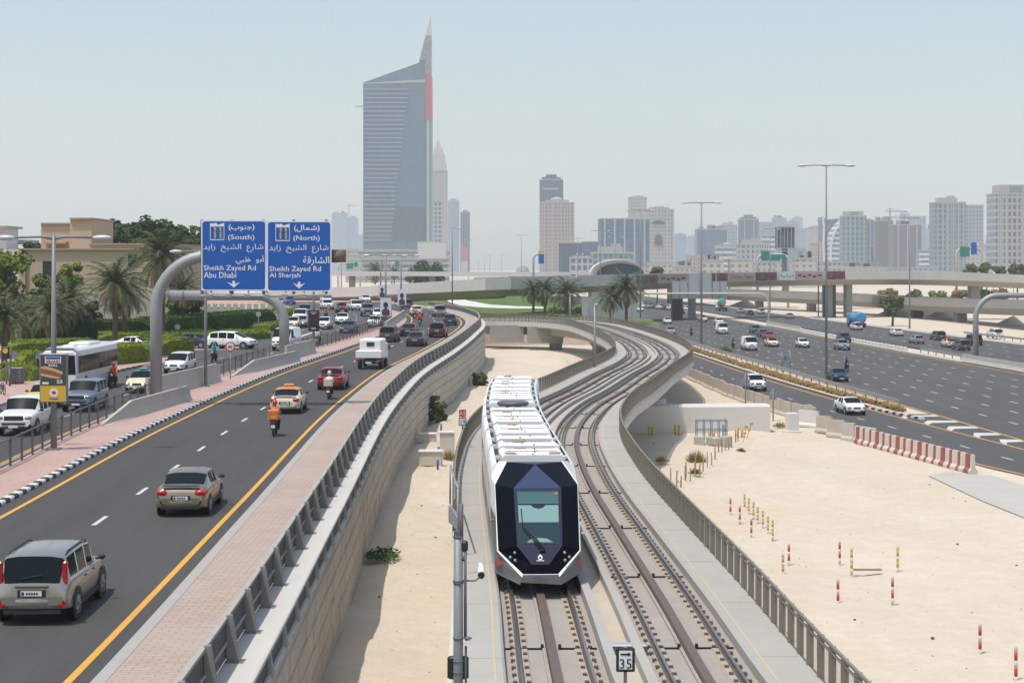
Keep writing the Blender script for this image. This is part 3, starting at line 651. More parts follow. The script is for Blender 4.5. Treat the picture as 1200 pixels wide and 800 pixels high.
for s_, nm, lab in ((-1, 'left', 'steel tramway track with brown power rail under the black and white tram'), (1, 'right', 'empty steel tramway track with brown power rail right of the tram')):
    tc = s_*1.565
    t = thing('tram_track', lab, 'tram track', DPATH[20]+DN[20]*tc)
    a = MB(); sec = [(tc-1.1, -.29), (tc+1.1, -.29), (tc+1.1, -.13), (tc-1.1, -.13)]; sweep(a, DPATH, DN, sec); a.build('track_slab', M['slab'], t)
    a = MB(); 
    for s in (-1, 1): sweep(a, DPATH, DN, [(tc+s*.7175-.19, -.128), (tc+s*.7175+.19, -.128), (tc+s*.7175+.17, -.10), (tc+s*.7175-.17, -.10)])
    a.build('rail_bed', M['railbed'], t)
    for s in (-1, 1):
        x = tc+s*.7525; a = MB()
        sweep(a, DPATH, DN, [(x-.065, -.10), (x+.065, -.10), (x+.065, -.085), (x+.012, -.06), (x+.012, .0), (x+.034, .01), (x+.034, .05), (x-.034, .05), (x-.034, .01), (x-.012, .0), (x-.012, -.06), (x-.065, -.085)])
        r_ = a.build('rail', M['rail'], t)
        a = MB(); a.loft([[p+n*(x+o)+Vector((0, 0, .053)) for o in (-.022, .022)] for p, n in zip(DPATH, DN)], False, False); a.build('polished_head', M['railtop'], t)
    a = MB(); sweep(a, DPATH, DN, [(tc-.115, -.13), (tc+.115, -.13), (tc+.10, .025), (tc-.10, .025)]); a.build('power_rail', M['brown'], t)
    a = MB(); sweep(a, DPATH, DN, [(tc-.20, -.128), (tc-.125, -.128), (tc-.125, -.08), (tc-.20, -.08)]); a.build('cable_duct', M['slab'], t)
    fn = MB(); fp = catmull(DP, .66); fN = normals(fp)
    for p, nn in list(zip(fp, fN))[10:330]:
        dd = Vector((-nn.y, nn.x, 0))
        for s in (-1, 1):
            for q in (-.145, .145):
                c = p+nn*(tc+s*.7525+q); fn.bar(c-dd*.06+Vector((0, 0, -.075)), c+dd*.06+Vector((0, 0, -.08)), .09, .045)
    tag(fn.build('rail_fasteners', M['clip'], t), kind='stuff')
    jt = MB()                                    # slab joints and cable crossings
    for i in range(18, 240, 9):
        p, nn = DPATH[i], DN[i]; dd = Vector((-nn.y, nn.x, 0))
        for (a0, a1) in ((-1.05, -.22), (.22, 1.05)):
            c0, c1 = p+nn*(tc+a0)+Vector((0, 0, -.112)), p+nn*(tc+a1)+Vector((0, 0, -.112)); jt.bar(c0, c1, .05, .045)
        for q in (-.2, .2): jt.box(tuple(p+nn*(tc+q)+Vector((0, 0, -.06))), (.07, .09, .10))
    jt.build('slab_joint', M['rubber'], t)
# expansion joints in the walkway
jt = MB()
for i in list(range(13, 200, 6)):
    p, nn = DPATH[i], DN[i]
    for a0, a1 in ((-HW+.15, -2.7), (2.7, HW-.15)): jt.bar(p+nn*a0+Vector((0, 0, .142)), p+nn*a1+Vector((0, 0, .142)), .03, .006)
jt.build('walkway_joint', M['pier'], vd)
def deck_fence(side, label, skip=0):
    x = side*(HW-.06); t = thing('deck_fence', label, 'fence', DPATH[skip]+DN[skip]*x)
    fp = catmull(DP, 1.1); fN = normals(fp); rest = MB(); n_ = 0
    for p, nn in list(zip(fp, fN))[int(skip/1.1):]:
        d = Vector((-nn.y, nn.x, 0)); b = MB(); q = p+nn*x; b.bar(q+Vector((0, 0, -.25)), q+Vector((0, 0, 1.02)), .045, .15, up=nn)
        if n_ < 98: b.build('post', M['olive'], t)
        else: rest.merge(b)
        n_ += 1
    tag(rest.build('far_posts', M['olive'], t), kind='stuff')
    P, N_ = DPATH[skip:], DN[skip:]
    a = MB(); sweep(a, P, N_, [(x-.03, .98), (x+.03, .98), (x+.03, 1.04), (x-.03, 1.04)]); sweep(a, P, N_, [(x-.025, .86), (x+.025, .86), (x+.025, .89), (x-.025, .89)]); sweep(a, P, N_, [(x-.05, .0), (x+.05, .0), (x+.05, .10), (x-.05, .10)]); a.build('rail', M['olive'], t)
    a = MB(); a.loft([[p+n*x+Vector((0, 0, h)) for h in (.1, .86)] for p, n in zip(P, N_)], False, False); a.build('mesh_panel', M['panel'], t)
deck_fence(1, 'olive grey post and mesh fence along the right edge of the tram viaduct')
deck_fence(-1, 'olive grey post and mesh fence along the left edge of the tram viaduct', 44)
# piers under the deck
for k, i in enumerate((30, 72, 112, 142, 172, 205, 240, 266, 285, 310)):
    if i >= len(DPATH): continue
    p, nn = DPATH[i], DN[i]; a = MB(); ang = math.atan2(nn.y, nn.x)
    a.lathe([(1.05, ZS-.4), (1.05, -2.9), (1.5, -2.3)], 20, (p.x, p.y, 0)); a.build('pier', M['pier'], vd)
# long white crash wall round the pier, and the round drum pier head
a = MB(); c0, c1 = ground(737, 507, ZS), ground(905, 507, ZS); c1.y = c0.y+1.0
d = (c1-c0).normalized(); n_ = Vector((-d.y, d.x, 0))
a.loft([[c0+Vector((0, 0, -.3)), c0+n_*1.7+Vector((0, 0, -.3)), c0+n_*1.7+Vector((0, 0, 2.15)), c0+n_*.15+Vector((0, 0, 2.15)), c0+Vector((0, 0, 2.0))], [c1+Vector((0, 0, -.3)), c1+n_*1.7+Vector((0, 0, -.3)), c1+n_*1.7+Vector((0, 0, 2.15)), c1+n_*.15+Vector((0, 0, 2.15)), c1+Vector((0, 0, 2.0))]])
tag(a.build('crash_wall', M['white_conc']), 'long white rendered concrete wall standing on the sand under the tram viaduct bend', 'concrete wall')
c = ground(762, 493, ZS+.6); a = MB(); a.lathe([(1.25, ZS+.9), (1.25, ZS+2.5)], 24, (c.x, c.y-.6, 0)); a.lathe([(.85, ZS+2.5), (.9, -.9)], 20, (c.x, c.y-.6, 0)); a.build('pier_drum', M['white_conc'], vd)
# low abutment blocks under the far arm of the deck
for k, (x0, x1, yb, hh) in enumerate(((566, 574, 393, 1.6), (574, 614, 399, 2.4), (618, 660, 400, 2.3))):
    q0, q1 = ground(x0, yb, ZS+1.4), ground(x1, yb, ZS+1.4); a = MB(); a.box(((q0.x+q1.x)/2, q0.y+1, ZS+1.3+hh/2), (q1.x-q0.x, 2.0, hh+.4)); a.build('abutment_block', M['pier'], vd)
# ================================================================== FLYOVER AND LOWER BRIDGE
def bridge(name, label, ctrl, width, top_h, fas, gird, pier_xy, pier_to, mats, step=6.0, pierw=2.4):
    """ctrl: near-side parapet top line, world points; the deck lies behind it (to the left of travel)"""
    P = catmull(ctrl, step); N = normals(P); t = thing(name, label, 'bridge', (P[len(P)//2].x, P[len(P)//2].y, ZR))
    a = MB(); sweep(a, P, N, [(0, 0), (.06, -fas), (-.5, -fas-.1), (-.5, -1.05), (-.32, -.95), (-.28, 0)]); a.build('near_parapet', mats[0], t)
    a = MB(); sweep(a, P, N, [(-width, 0), (-width-.06, -fas), (-width+.5, -fas), (-width+.5, -1.05), (-width+.3, -.95), (-width+.28, 0)]); a.build('far_parapet', mats[0], t)
    a = MB(); sweep(a, P, N, [(-.45, -1.0), (-.45, -fas-.05), (-width*.22, -fas-gird), (-width*.78, -fas-gird), (-width+.45, -fas-.05), (-width+.45, -1.0)]); a.build('girder', mats[1], t)
    a = MB(); a.loft([[p+n*o+Vector((0, 0, -.99)) for o in (-width+.5, -.5)] for p, n in zip(P, N)], False, False); a.build('roadway', M['asphalt_light'], t)
    for (pt, w_, d_, m_) in pier_xy:
        i = min(range(len(P)), key=lambda k: abs(P[k].x-pt)); c = P[i]-N[i]*width*.5; h = P[i].z-fas-gird
        a = MB(); a.rbox((c.x, c.y, (h+pier_to)/2), (w_, d_, h-pier_to+.3), .15, 0); a.build('pier', M[m_], t)
    return t
M['ramp'] = mat('ramp_concrete', (.30, .285, .26), .85, noise=[(.2, .4, (.24, .225, .20))])
fl = [(330, 338, 425), (395, 336.8, 402), (450, 333.5, 380), (510, 330, 352), (580, 326, 332), (650, 324.5, 355), (720, 323, 395), (840, 320, 438), (1000, 317.5, 456), (1110, 318.5, 466), (1200, 322, 478), (1330, 327, 490)]
flc = [at(*q) for q in fl]; flc = [Vector((-190, 470, .6)), Vector((-110, 450, 2.6))]+flc[1:]
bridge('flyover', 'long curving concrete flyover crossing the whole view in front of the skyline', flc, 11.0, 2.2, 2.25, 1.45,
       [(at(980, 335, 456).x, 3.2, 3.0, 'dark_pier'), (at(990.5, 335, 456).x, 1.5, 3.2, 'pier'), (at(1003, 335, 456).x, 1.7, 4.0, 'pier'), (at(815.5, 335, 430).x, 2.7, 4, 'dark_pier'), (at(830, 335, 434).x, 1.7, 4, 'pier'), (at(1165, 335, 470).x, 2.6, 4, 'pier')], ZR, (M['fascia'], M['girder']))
br = [(790, 338, 640), (850, 339.5, 575), (950, 343, 515), (1040, 347, 462), (1100, 350, 426), (1194, 351, 362), (1290, 352, 318), (1420, 354, 285)]
bridge('ramp_bridge', 'lower grey curved ramp bridge passing beneath the flyover on the right', [at(*q) for q in br], 9.0, 1.8, 1.95, 1.5,
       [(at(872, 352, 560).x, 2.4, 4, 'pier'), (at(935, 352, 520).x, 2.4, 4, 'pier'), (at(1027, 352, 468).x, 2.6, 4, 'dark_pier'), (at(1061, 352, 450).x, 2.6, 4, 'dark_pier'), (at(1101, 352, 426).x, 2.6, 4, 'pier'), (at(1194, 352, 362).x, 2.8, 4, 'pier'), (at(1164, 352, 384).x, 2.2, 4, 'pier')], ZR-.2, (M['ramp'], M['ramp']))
# flared pier heads of the ramp bridge and banks of sand beneath
a = MB()
for x0, x1, Y in ((880, 935, 575), (965, 1010, 560), (1062, 1095, 470), (1120, 1190, 440), (1210, 1300, 390)):
    p0, p1 = at(x0, 366, Y), at(x1, 366, Y); a.poly([(p0.x, Y, ZR), (p1.x, Y, ZR), (p1.x-2, Y+12, ZR+3.2), (p0.x+2, Y+12, ZR+3.2)])
    a.poly([(p0.x-8, Y+3, ZR), (p0.x, Y, ZR), (p0.x+2, Y+12, ZR+3.2)]); a.poly([(p1.x+8, Y+3, ZR), (p1.x, Y, ZR), (p1.x-2, Y+12, ZR+3.2)])
tag(a.build('sand_banks', M['sand']), kind='structure')
# elevated metro line behind the flyover
a = MB(); t = thing('metro_viaduct', 'thin white elevated metro viaduct behind the flyover', 'viaduct', at(600, 320, 640)*1)
P = [Vector((x, 640+.05*x, 7.4-.004*x)) for x in range(-70, 90, 10)]; N = normals(P); sweep(a, P, N, [(0, 0), (0, -1.7), (-8, -1.7), (-8, 0), (-7.6, 0), (-7.6, -.8), (-.4, -.8), (-.4, 0)]); a.build('deck', M['white_conc'], t)
for x in range(-60, 90, 30): MB().lathe([(1.2, ZR-.2), (1.2, 5.8)], 12, (x, 644+.05*x, 0)).build('pier', M['pier'], t)
# ================================================================== HOARDINGS HUNG ON THE FLYOVER
M['hoard_rose'] = mat('hoarding_rose', (.36, .27, .26), .6); M['hoard_dark'] = mat('hoarding_dark_print', (.05, .030, .032), .5, noise=(.9, .7, (.13, .055, .05)))
M['hoard_red'] = mat('hoarding_red_print', (.21, .055, .05), .5, noise=(.8, .7, (.09, .03, .032))); M['hoard_blue'] = mat('hoarding_pale_print', (.42, .50, .58), .5, noise=(.5, .6, (.62, .63, .64)))
FP = catmull(flc, .5); FN = normals(FP)
def on_flyover(px):
    best = min(range(len(FP)), key=lambda i: abs((FP[i].x*FPX/FP[i].y+HX)-px)); return FP[best], FN[best]
def hoarding(x0, x1, matname, label, text=None):
    p0, n0 = on_flyover(x0); p1, n1 = on_flyover(x1); d = (p1-p0); L = math.hypot(d.x, d.y)*.98; rz = math.atan2(d.y, d.x); c = (p0+p1)/2+Vector((math.sin(rz), -math.cos(rz), 0))*.22+Vector((0, 0, -.05))
    t = thing('hoarding', label, 'hoarding', c, rz, 'advertising boards along the flyover parapet')
    MB().box((0, 0, -1.05), (L, .12, 2.15)).build('board', M[matname], t, local=True)
    if text:
        tm = text_mb(text, 1.5, at0=Vector((0, -.075, -1.55)), align='CENTER'); w_ = max(v[0] for v in tm.V)-min(v[0] for v in tm.V); k = min(1.6, L*.8/w_); tm.V = [(v[0]*k, v[1], v[2]) for v in tm.V]
        tm.build('lettering', M['hoard_dark'], t, local=True, recalc=False)
    else:
        if matname in ('hoard_dark', 'hoard_red'):
            a = MB(); a.blob((L*.05, -.05, -1.0), (L*.62, .14, 1.6), 12, 6); a.build('portrait_print', M['hoard_red' if matname == 'hoard_dark' else 'hoard_dark'], t, local=True)
        else:
            a = MB(); 
            for k in range(5): a.box((-L*.36+L*.18*k, -.07, -.95-.3*(k % 2)), (L*.13, .03, .5))
            a.build('print_blocks', M['hoard_dark' if matname != 'hoard_blue' else 'hoard_rose'], t, local=True)
    return t
hoarding(745.5, 757, 'hoard_dark', 'leftmost dark portrait board on the flyover parapet beside the tall palm')
hoarding(757.5, 770, 'hoard_red', 'red portrait board on the flyover parapet right of the leftmost dark one')
hoarding(771, 804, 'hoard_rose', 'rose board with dark marks on the flyover left of the gantry boards')
hoarding(826, 838, 'hoard_dark', 'dark board on the flyover parapet partly behind the tall lamp post')
hoarding(838.5, 851, 'hoard_red', 'red portrait board on the flyover parapet just left of the lettered board')
hoarding(852, 885, 'hoard_rose', 'rose board with a cosmetics name in dark letters on the flyover parapet', 'Charlotte Tilbury')
hoarding(886, 897.5, 'hoard_dark', 'dark portrait board on the flyover parapet just right of the lettered board')
hoarding(898.5, 910, 'hoard_red', 'red portrait board on the flyover parapet left of the pale blue board')
hoarding(911, 931, 'hoard_blue', 'pale blue and white board on the flyover parapet')
hoarding(932, 965, 'hoard_rose', 'rose board with dark marks on the flyover parapet right of the pale blue board')
hoarding(967, 978, 'hoard_dark', 'dark portrait board on the flyover parapet behind the tallest highway lamp')
hoarding(979, 990, 'hoard_red', 'rightmost red portrait board on the flyover parapet')
# ================================================================== BIG CURVED SIGN POST WITH THE TWO BLUE SIGNS
def arcpts(p, q, r, corner):
    """p up to corner, then to q, with the corner rounded"""
    a = (p-corner).normalized(); b = (q-corner).normalized(); c = corner+a*r+b*r; out = [p]
    for k in range(11):
        u = math.pi/2*k/10; out.append(c-b*r*math.cos(u)-a*r*math.sin(u))
    return out+[q]
GY = 106.0; gs = GY/FPX
gb = at(183, 470, GY); gb.z = zL(GY)+.1
arm_z = CAMH-(300-HY)*gs
t = thing('sign_gantry', 'big grey tubular curved post carrying the two blue direction signs', 'sign gantry', gb)
a = MB(); a.tube(arcpts(gb, Vector((at(404, 300, GY).x, GY, arm_z)), 3.3, Vector((gb.x, GY, arm_z))), .37, 20); a.build('curved_pipe', M['steel'], t)
a = MB(); e = Vector((at(404, 300, GY).x, GY, arm_z)); a.tube([e+Vector((-.9, 0, 0)), e+Vector((.05, 0, 0))], .40, 20); a.build('end_cap', mat('brown_cap', (.16, .11, .07), .7), t)
a = MB(); zb = CAMH-(346.5-HY)*gs
x0, x1 = at(238, 300, GY).x, at(390, 300, GY).x
a.tube([(x0, GY-.75, zb), (x1, GY-.75, zb)], .075, 8)
for k in range(7):
    x = x0+(x1-x0)*(k+.5)/7; a.bar((x, GY-.1, zb+.45), (x, GY-.75, zb), .09, .09); a.box((x, GY-.82, zb+.02), (.34, .22, .16))
a.build('lamp_rail', M['steel'], t)
a = MB()
for x in (238, 273, 310, 345, 383): p = at(x, 300, GY); a.box((p.x, GY-.30, CAMH-(301-HY)*gs), (.16, .3, 4.6))
a.build('sign_bracket', M['dkpole'], t)
# --- Arabic joins: (isolated, final, initial, medial)
ISO = dict(zip('aAbjnwSmlrEyxzdZqh', '\u0627\u0623\u0628\u062c\u0646\u0648\u0634\u0645\u0644\u0631\u0639\u064a\u062e\u0632\u062f\u0638\u0642\u0629'))
AR = {'a': ('\ufe8d', '\ufe8e', '\ufe8d', '\ufe8e'), 'A': ('\ufe83', '\ufe84', '\ufe83', '\ufe84'), 'b': ('\ufe8f', '\ufe90', '\ufe91', '\ufe92'), 'j': ('\ufe9d', '\ufe9e', '\ufe9f', '\ufea0'), 'n': ('\ufee5', '\ufee6', '\ufee7', '\ufee8'), 'w': ('\ufeed', '\ufeee', '\ufeed', '\ufeee'),
      'S': ('\ufeb5', '\ufeb6', '\ufeb7', '\ufeb8'), 'm': ('\ufee1', '\ufee2', '\ufee3', '\ufee4'), 'l': ('\ufedd', '\ufede', '\ufedf', '\ufee0'), 'r': ('\ufead', '\ufeae', '\ufead', '\ufeae'), 'E': ('\ufec9', '\ufeca', '\ufecb', '\ufecc'), 'y': ('\ufef1', '\ufef2', '\ufef3', '\ufef4'),
      'x': ('\ufea5', '\ufea6', '\ufea7', '\ufea8'), 'z': ('\ufeaf', '\ufeb0', '\ufeaf', '\ufeb0'), 'd': ('\ufea9', '\ufeaa', '\ufea9', '\ufeaa'), 'Z': ('\ufec5', '\ufec6', '\ufec7', '\ufec8'), 'q': ('\ufed5', '\ufed6', '\ufed7', '\ufed8'), 'h': ('\ufe93', '\ufe94', '\ufe93', '\ufe94')}
NOJ = set('aAwrzdh')
def arabic(word):
    out = ''
    for w_ in word.split(' '):
        s_ = ''
        for i, ch in enumerate(w_):
            if ch in '()': s_ += {'(': ')', ')': '('}[ch]; continue
            prev = i > 0 and w_[i-1] in AR and w_[i-1] not in NOJ
            nxt = ch not in NOJ and i < len(w_)-1 and w_[i+1] in AR
            s_ += AR[ch][{(1, 0): 1, (0, 1): 2, (1, 1): 3}[(int(prev), int(nxt))]] if prev or nxt else ISO[ch]
        out = s_[::-1]+('  ' if out else '')+out
    return out
SIGNW = {}
def blue_sign(px0, px1, py0, py1, label, ar_dir, en_dir, ar_city, en_city):
    Y = GY-.52; s_ = Y/FPX; p0, p1 = at(px0, py1, Y), at(px1, py0, Y); W_, H_ = p1.x-p0.x, p1.z-p0.z; cx = (p0.x+p1.x)/2
    t = thing('direction_sign', label, 'road sign', (cx, Y, p0.z))
    MB().box((cx, Y, (p0.z+p1.z)/2), (W_, .10, H_)).build('border_plate', M['signwhite'], t)
    a = MB(); b = .075; yb = Y-.058
    k = .22; pts = []
    for (qx, qz, sx, sz) in ((p0.x+b, p0.z+b, 1, 1), (p1.x-b, p0.z+b, -1, 1), (p1.x-b, p1.z-b, -1, -1), (p0.x+b, p1.z-b, 1, -1)):
        r_ = .16
        c_ = (qx+sx*r_, qz+sz*r_); a0 = math.atan2(-sz, -sx)
        for j in range(-2, 3): pts.append((c_[0]+r_*math.cos(a0+j*math.pi/8), yb, c_[1]+r_*math.sin(a0+j*math.pi/8)))
    a.poly(pts); a.build('blue_face', M['blue'], t)
    def place(mb, u0, u1, v0, v1, keep=False):       # fit lettering in a box given in fractions of the sign (v down)
        xs = [v[0] for v in mb.V]; zs = [v[2] for v in mb.V]; wx, wz = max(xs)-min(xs), max(zs)-min(zs)
        X0, X1 = p0.x+u0*W_, p0.x+u1*W_; Z0, Z1 = p1.z-v1*H_, p1.z-v0*H_
        kx, kz = (X1-X0)/wx, (Z1-Z0)/wz
        mb.V = [(X0+(v[0]-min(xs))*kx, yb-.008, Z0+(v[2]-min(zs))*kz) for v in mb.V]; return mb
    tx = MB()
    for s, u0, u1, v0, v1, bold in ((arabic(ar_dir), .42, .82, .055, .155, .012), (en_dir, .41, .82, .205, .295, .008), (arabic('SarE alSyx zayd'), .035, .955, .335, .455, .0), (arabic(ar_city[0]), ar_city[1], .965, .50, .63, .010), ('Sheikh Zayed Rd', .04, .84, .64, .735, .008), (en_city[0], .04, en_city[1], .735, .82, .008)):
        tx.merge(place(text_mb(s, 1.0, bold=bold), u0, u1, v0, v1))
    X = p0.x+.5*W_; Z = p1.z-.912*H_
    ar = [(-.10, .035), (-.035, .012), (-.02, .012), (-.02, .05), (.02, .05), (.02, .012), (.035, .012), (.10, .035), (.0, -.045)]
    c_ = (X, yb-.008, Z)
    pts = [(X+u*W_, yb-.008, Z+v*H_) for u, v in ar]
    b0 = len(tx.V); tx.add(pts, [(0, 1, 8), (1, 2, 5, 6, 8), (2, 3, 4, 5), (6, 7, 8)])
    # white falcon shield with the route number
    sx0, sx1, sz0, sz1 = p0.x+.135*W_, p0.x+.355*W_, p1.z-.285*H_, p1.z-.04*H_
    o = (sx1-sx0)/2; tx.poly([(sx0, yb-.006, sz0+.02), (sx0+.05, yb-.006, sz0), (sx1-.05, yb-.006, sz0), (sx1, yb-.006, sz0+.02), (sx1, yb-.006, sz1), (sx1-.25*o, yb-.006, sz1-.02), (sx0+o*1.1, yb-.006, sz1-.12), (sx0+o*.9, yb-.006, sz1), (sx0+.3*o, yb-.006, sz1-.03), (sx0, yb-.006, sz1)])
    tx.build('lettering', M['signwhite'], t, recalc=False)
    a = MB(); q = .035; a.poly([(sx0+q, yb-.011, sz0+.06), (sx1-q, yb-.011, sz0+.06), (sx1-q, yb-.011, sz1-.22), (sx0+q, yb-.011, sz1-.22)]); a.build('shield_face', M['blue'], t, recalc=False)
    a = place(text_mb('11', 1.0, bold=.02), .20, .31, .165, .255); a.V = [(v[0], yb-.018, v[2]) for v in a.V]
    for sx in (.195, .275):
        X = p0.x+(sx+.02)*W_; a.poly([(X-.05, yb-.018, p1.z-.15*H_), (X+.06, yb-.018, p1.z-.15*H_), (X+.05, yb-.018, p1.z-.10*H_), (X-.06, yb-.018, p1.z-.10*H_)])
    a.build('route_number', M['yel'], t, recalc=False)
    return t
blue_sign(236, 312.2, 258, 340.5, 'left blue direction sign reading South and Abu Dhabi', '(jnwb)', '(South)', ('Abw Zby', .53), ('Abu Dhabi', .54))
blue_sign(312.8, 388.5, 259, 341.5, 'right blue direction sign reading North and Al Sharjah', '(Smal)', '(North)', ('alSarqh', .56), ('Al Sharjah', .52))
# second curved post, facing the other carriageway
G2 = 152.0; b0 = at(333, 424, G2); b0.z = zL(G2)+.1; z2 = CAMH-(346-HY)*G2/FPX
t = thing('sign_gantry', 'second grey curved post whose thick arm points left over the oncoming road', 'sign gantry', b0)
a = MB(); a.tube(arcpts(b0, Vector((at(199, 346, G2).x, G2, z2)), 2.4, Vector((b0.x, G2, z2))), .45, 20); a.build('curved_pipe', M['steel'], t)
a = MB(); x = at(215, 346, G2).x; a.tube([(x-.06, G2, z2), (x+.06, G2, z2)], .50, 20); x = at(199, 346, G2).x; a.tube([(x-.04, G2, z2), (x+.02, G2, z2)], .47, 20); a.build('flange', M['pole'], t)
# right highway gantries
GH = 395.0; b0 = at(900.5, 380, GH); zt = CAMH-(344-HY)*GH/FPX
t = thing('sign_gantry', 'long thin sign gantry over the highway carrying large sign boards seen from behind', 'sign gantry', (b0.x, GH, ZR))
a = MB(); a.tube(arcpts(Vector((b0.x, GH, ZR)), Vector((at(742, 344, GH).x, GH, zt)), 2.2, Vector((b0.x, GH, zt))), .22, 12); a.build('curved_pipe', mat('cream_pipe', (.50, .46, .38), .6), t)
a = MB(); sb = MB()
def bd(x0, x1, y0, y1):
    p0, p1 = at(x0, y1, GH+.4), at(x1, y0, GH+.4); n_ = max(2, int((p1.x-p0.x)/2.2))
    for k in range(n_):
        w_ = (p1.x-p0.x)/n_; a.box((p0.x+w_*(k+.5), GH+.4, (p0.z+p1.z)/2), (w_-.05, .1, p1.z-p0.z)); sb.box((p0.x+w_*k+.05, GH+.28, (p0.z+p1.z)/2), (.12, .12, p1.z-p0.z))
bd(787, 805.5, 329.5, 350); bd(806, 834, 320, 350); bd(834.5, 852, 329.5, 350)
a.build('sign_board', M['hoard'], t); sb.build('stiffener', M['pole'], t)
GR = 249.5; b0 = at(1143.5, 418, GR); zt = CAMH-(346-HY)*GR/FPX
t = thing('sign_gantry', 'grey curved sign post arching out of the right side over the highway', 'sign gantry', (b0.x, GR, ZR))
a = MB(); a.tube(arcpts(Vector((b0.x, GR, ZR)), Vector((b0.x+16, GR, zt)), 3.3, Vector((b0.x, GR, zt))), .40, 18); a.build('curved_pipe', M['steel'], t)
a = MB(); p = Vector((b0.x, GR, -.4)); a.tube([p+Vector((0, 0, -.1)), p+Vector((0, 0, .1))], .46, 18); a.build('flange', M['pole'], t)
# ================================================================== LAMP POSTS
def lamp(base, top_z, arm, label, r=.10, single=0, headscale=1.0, group=None, thick=None, axis=(1, 0, 0)):
    t = thing('street_lamp', label, 'street lamp', base, 0, group); h = top_z-base[2]
    a = MB(); a.tube([(0, 0, -.1), (0, 0, h*.5), (0, 0, h)], [r, r*.85, r*.6], 10); a.box((0, 0, .03), (r*4, r*4, .1)); a.build('pole', thick or M['pole'], t, local=True)
    ax = Vector(axis).normalized()
    sides = (1, -1) if not single else (single,)
    for s in sides:
        b = MB(); b.tube([(0, 0, h-.15), ax*(s*arm*.3)+Vector((0, 0, h-.05)), ax*(s*arm)+Vector((0, 0, h-.1))], [r*.5, r*.4, r*.35], 8); b.build('arm', thick or M['pole'], t, local=True)
        b = MB(); c = ax*(s*(arm+.3*headscale))+Vector((0, 0, h-.10)); b.blob(tuple(c), (.95*headscale if abs(ax.x) > .5 else .4*headscale, .42*headscale if abs(ax.x) > .5 else .95*headscale, .26*headscale), 12, 6); b.build('lamp_head', M['lamphead'], t, local=True)
    return t
M['lamphead'] = mat('lamp_head_pale', (.52, .54, .55), .35)
bL = ground(63, 530, zL)+Vector((0, 0, .13))
LP1 = lamp(bL, 10.1, 1.95, 'nearest grey street lamp carrying the sandwich billboard on the pink median', .15, 0, 1.0)
bP = ground(241, 455, zL)+Vector((0, 0, .13)); lamp(bP, CAMH+22*bP.y/FPX, 1.8, 'street lamp on the median standing in front of the left blue sign', .13)
bQ = ground(367.5, 415, zL)+Vector((0, 0, .13)); lamp(bQ, CAMH+17*bQ.y/FPX, 1.8, 'street lamp on the median carrying the black speed display', .13)
b3 = ground(452, 384, zL)+Vector((0, 0, .13)); LPa = lamp(b3, CAMH+16.5*b3.y/FPX, 2.1, 'street lamp on the median with the lower left portrait banner', .14)
b4 = ground(470, 371, zL)+Vector((0, 0, .13)); LPb = lamp(b4, CAMH+16.5*b4.y/FPX, 2.1, 'street lamp on the median with the right portrait banner', .14)
b5 = ground(446, 361, zL)+Vector((0, 0, .13)); LPc = lamp(b5, CAMH+17*b5.y/FPX, 2.1, 'street lamp on the median with the uppermost left portrait banner', .14)
b6 = ground(530, 358, zL); lamp(b6, CAMH+48*b6.y/FPX, .9, 'tall slim street lamp beyond the outside of the bend of the near road', .12, 1)
b7 = ground(400, 347, 1.9); lamp(b7, CAMH+17*b7.y/FPX, 2.0, 'slim street lamp right of the blue signs where the flyover starts', .12)
HL = [(822, 407.5, 237, 'tall highway lamp left of the highway gantry foot, standing in the verge'), (968.3, 451, 193, 'tallest and nearest highway lamp standing in the verge by the dark sedan'), (750.5, 382, 246, 'tall highway lamp just right of the tallest palm'), (703.5, 362, 270, 'highway lamp between the two pairs of palms'), (721.5, 352, 277, 'highway lamp in front of the dark glass block'), (677, 350, 279, 'highway lamp left of the metro station arch'),
      (1066, 384, 255, 'tall highway lamp behind the bushy tree on the far side of the highway'), (959, 370, 266, 'slim highway lamp left of the tallest lamp beyond the highway'), (902.5, 365, 268, 'slim highway lamp below the billboard tower'), (640, 346, 289, 'faint highway lamp near the small blue and yellow sign'), (611, 344, 275, 'single faint highway lamp left of the twin tan towers'), (588, 339, 298, 'faint lamp far down the highway, rightmost of the distant row'), (574, 336, 299, 'faint lamp far down the highway, second from right of the distant row'), (568, 334, 301, 'faint lamp far down the highway, third from right of the distant row'), (561, 332, 304, 'faint lamp far down the highway, leftmost of the distant row'), (549, 338, 281, 'lamp in front of the tower with the red and white banner')]
for px, py, pt, lab in HL:
    p = ground(px, py, ZR); lamp(p, CAMH+(HY-pt)*p.y/FPX, 2.3, lab, .19 if py < 440 else .15, 0, 1.2, 'tall highway lamps')
# ================================================================== BILLBOARD, SPEED DISPLAY, BANNERS, SMALL SIGNS
def onpole(px0, px1, py0, py1, Y): return at(px0, py1, Y), at(px1, py0, Y)
Yb = bL.y-.30; p0, p1 = onpole(47, 79.5, 414, 471, Yb); cx = (p0.x+p1.x)/2; W_, H_ = p1.x-p0.x, p1.z-p0.z
t = thing('billboard', 'upright billboard with a sandwich picture above a yellow panel on the lamp pole', 'billboard', (cx, Yb, p0.z))
MB().rbox((cx, Yb, (p0.z+p1.z)/2), (W_, .22, H_), .04).build('case', M['pole'], t)
yf = Yb-.115
def face(u0, u1, v0, v1, d=0): return [(p0.x+u0*W_, yf-d, p1.z-v1*H_), (p0.x+u1*W_, yf-d, p1.z-v1*H_), (p0.x+u1*W_, yf-d, p1.z-v0*H_), (p0.x+u0*W_, yf-d, p1.z-v0*H_)]
a = MB(); a.poly(face(.04, .95, .03, .66)); a.build('dark_poster', mat('poster_dark', (.045, .047, .045), .5, noise=(3, .6, (.075, .07, .06))), t)
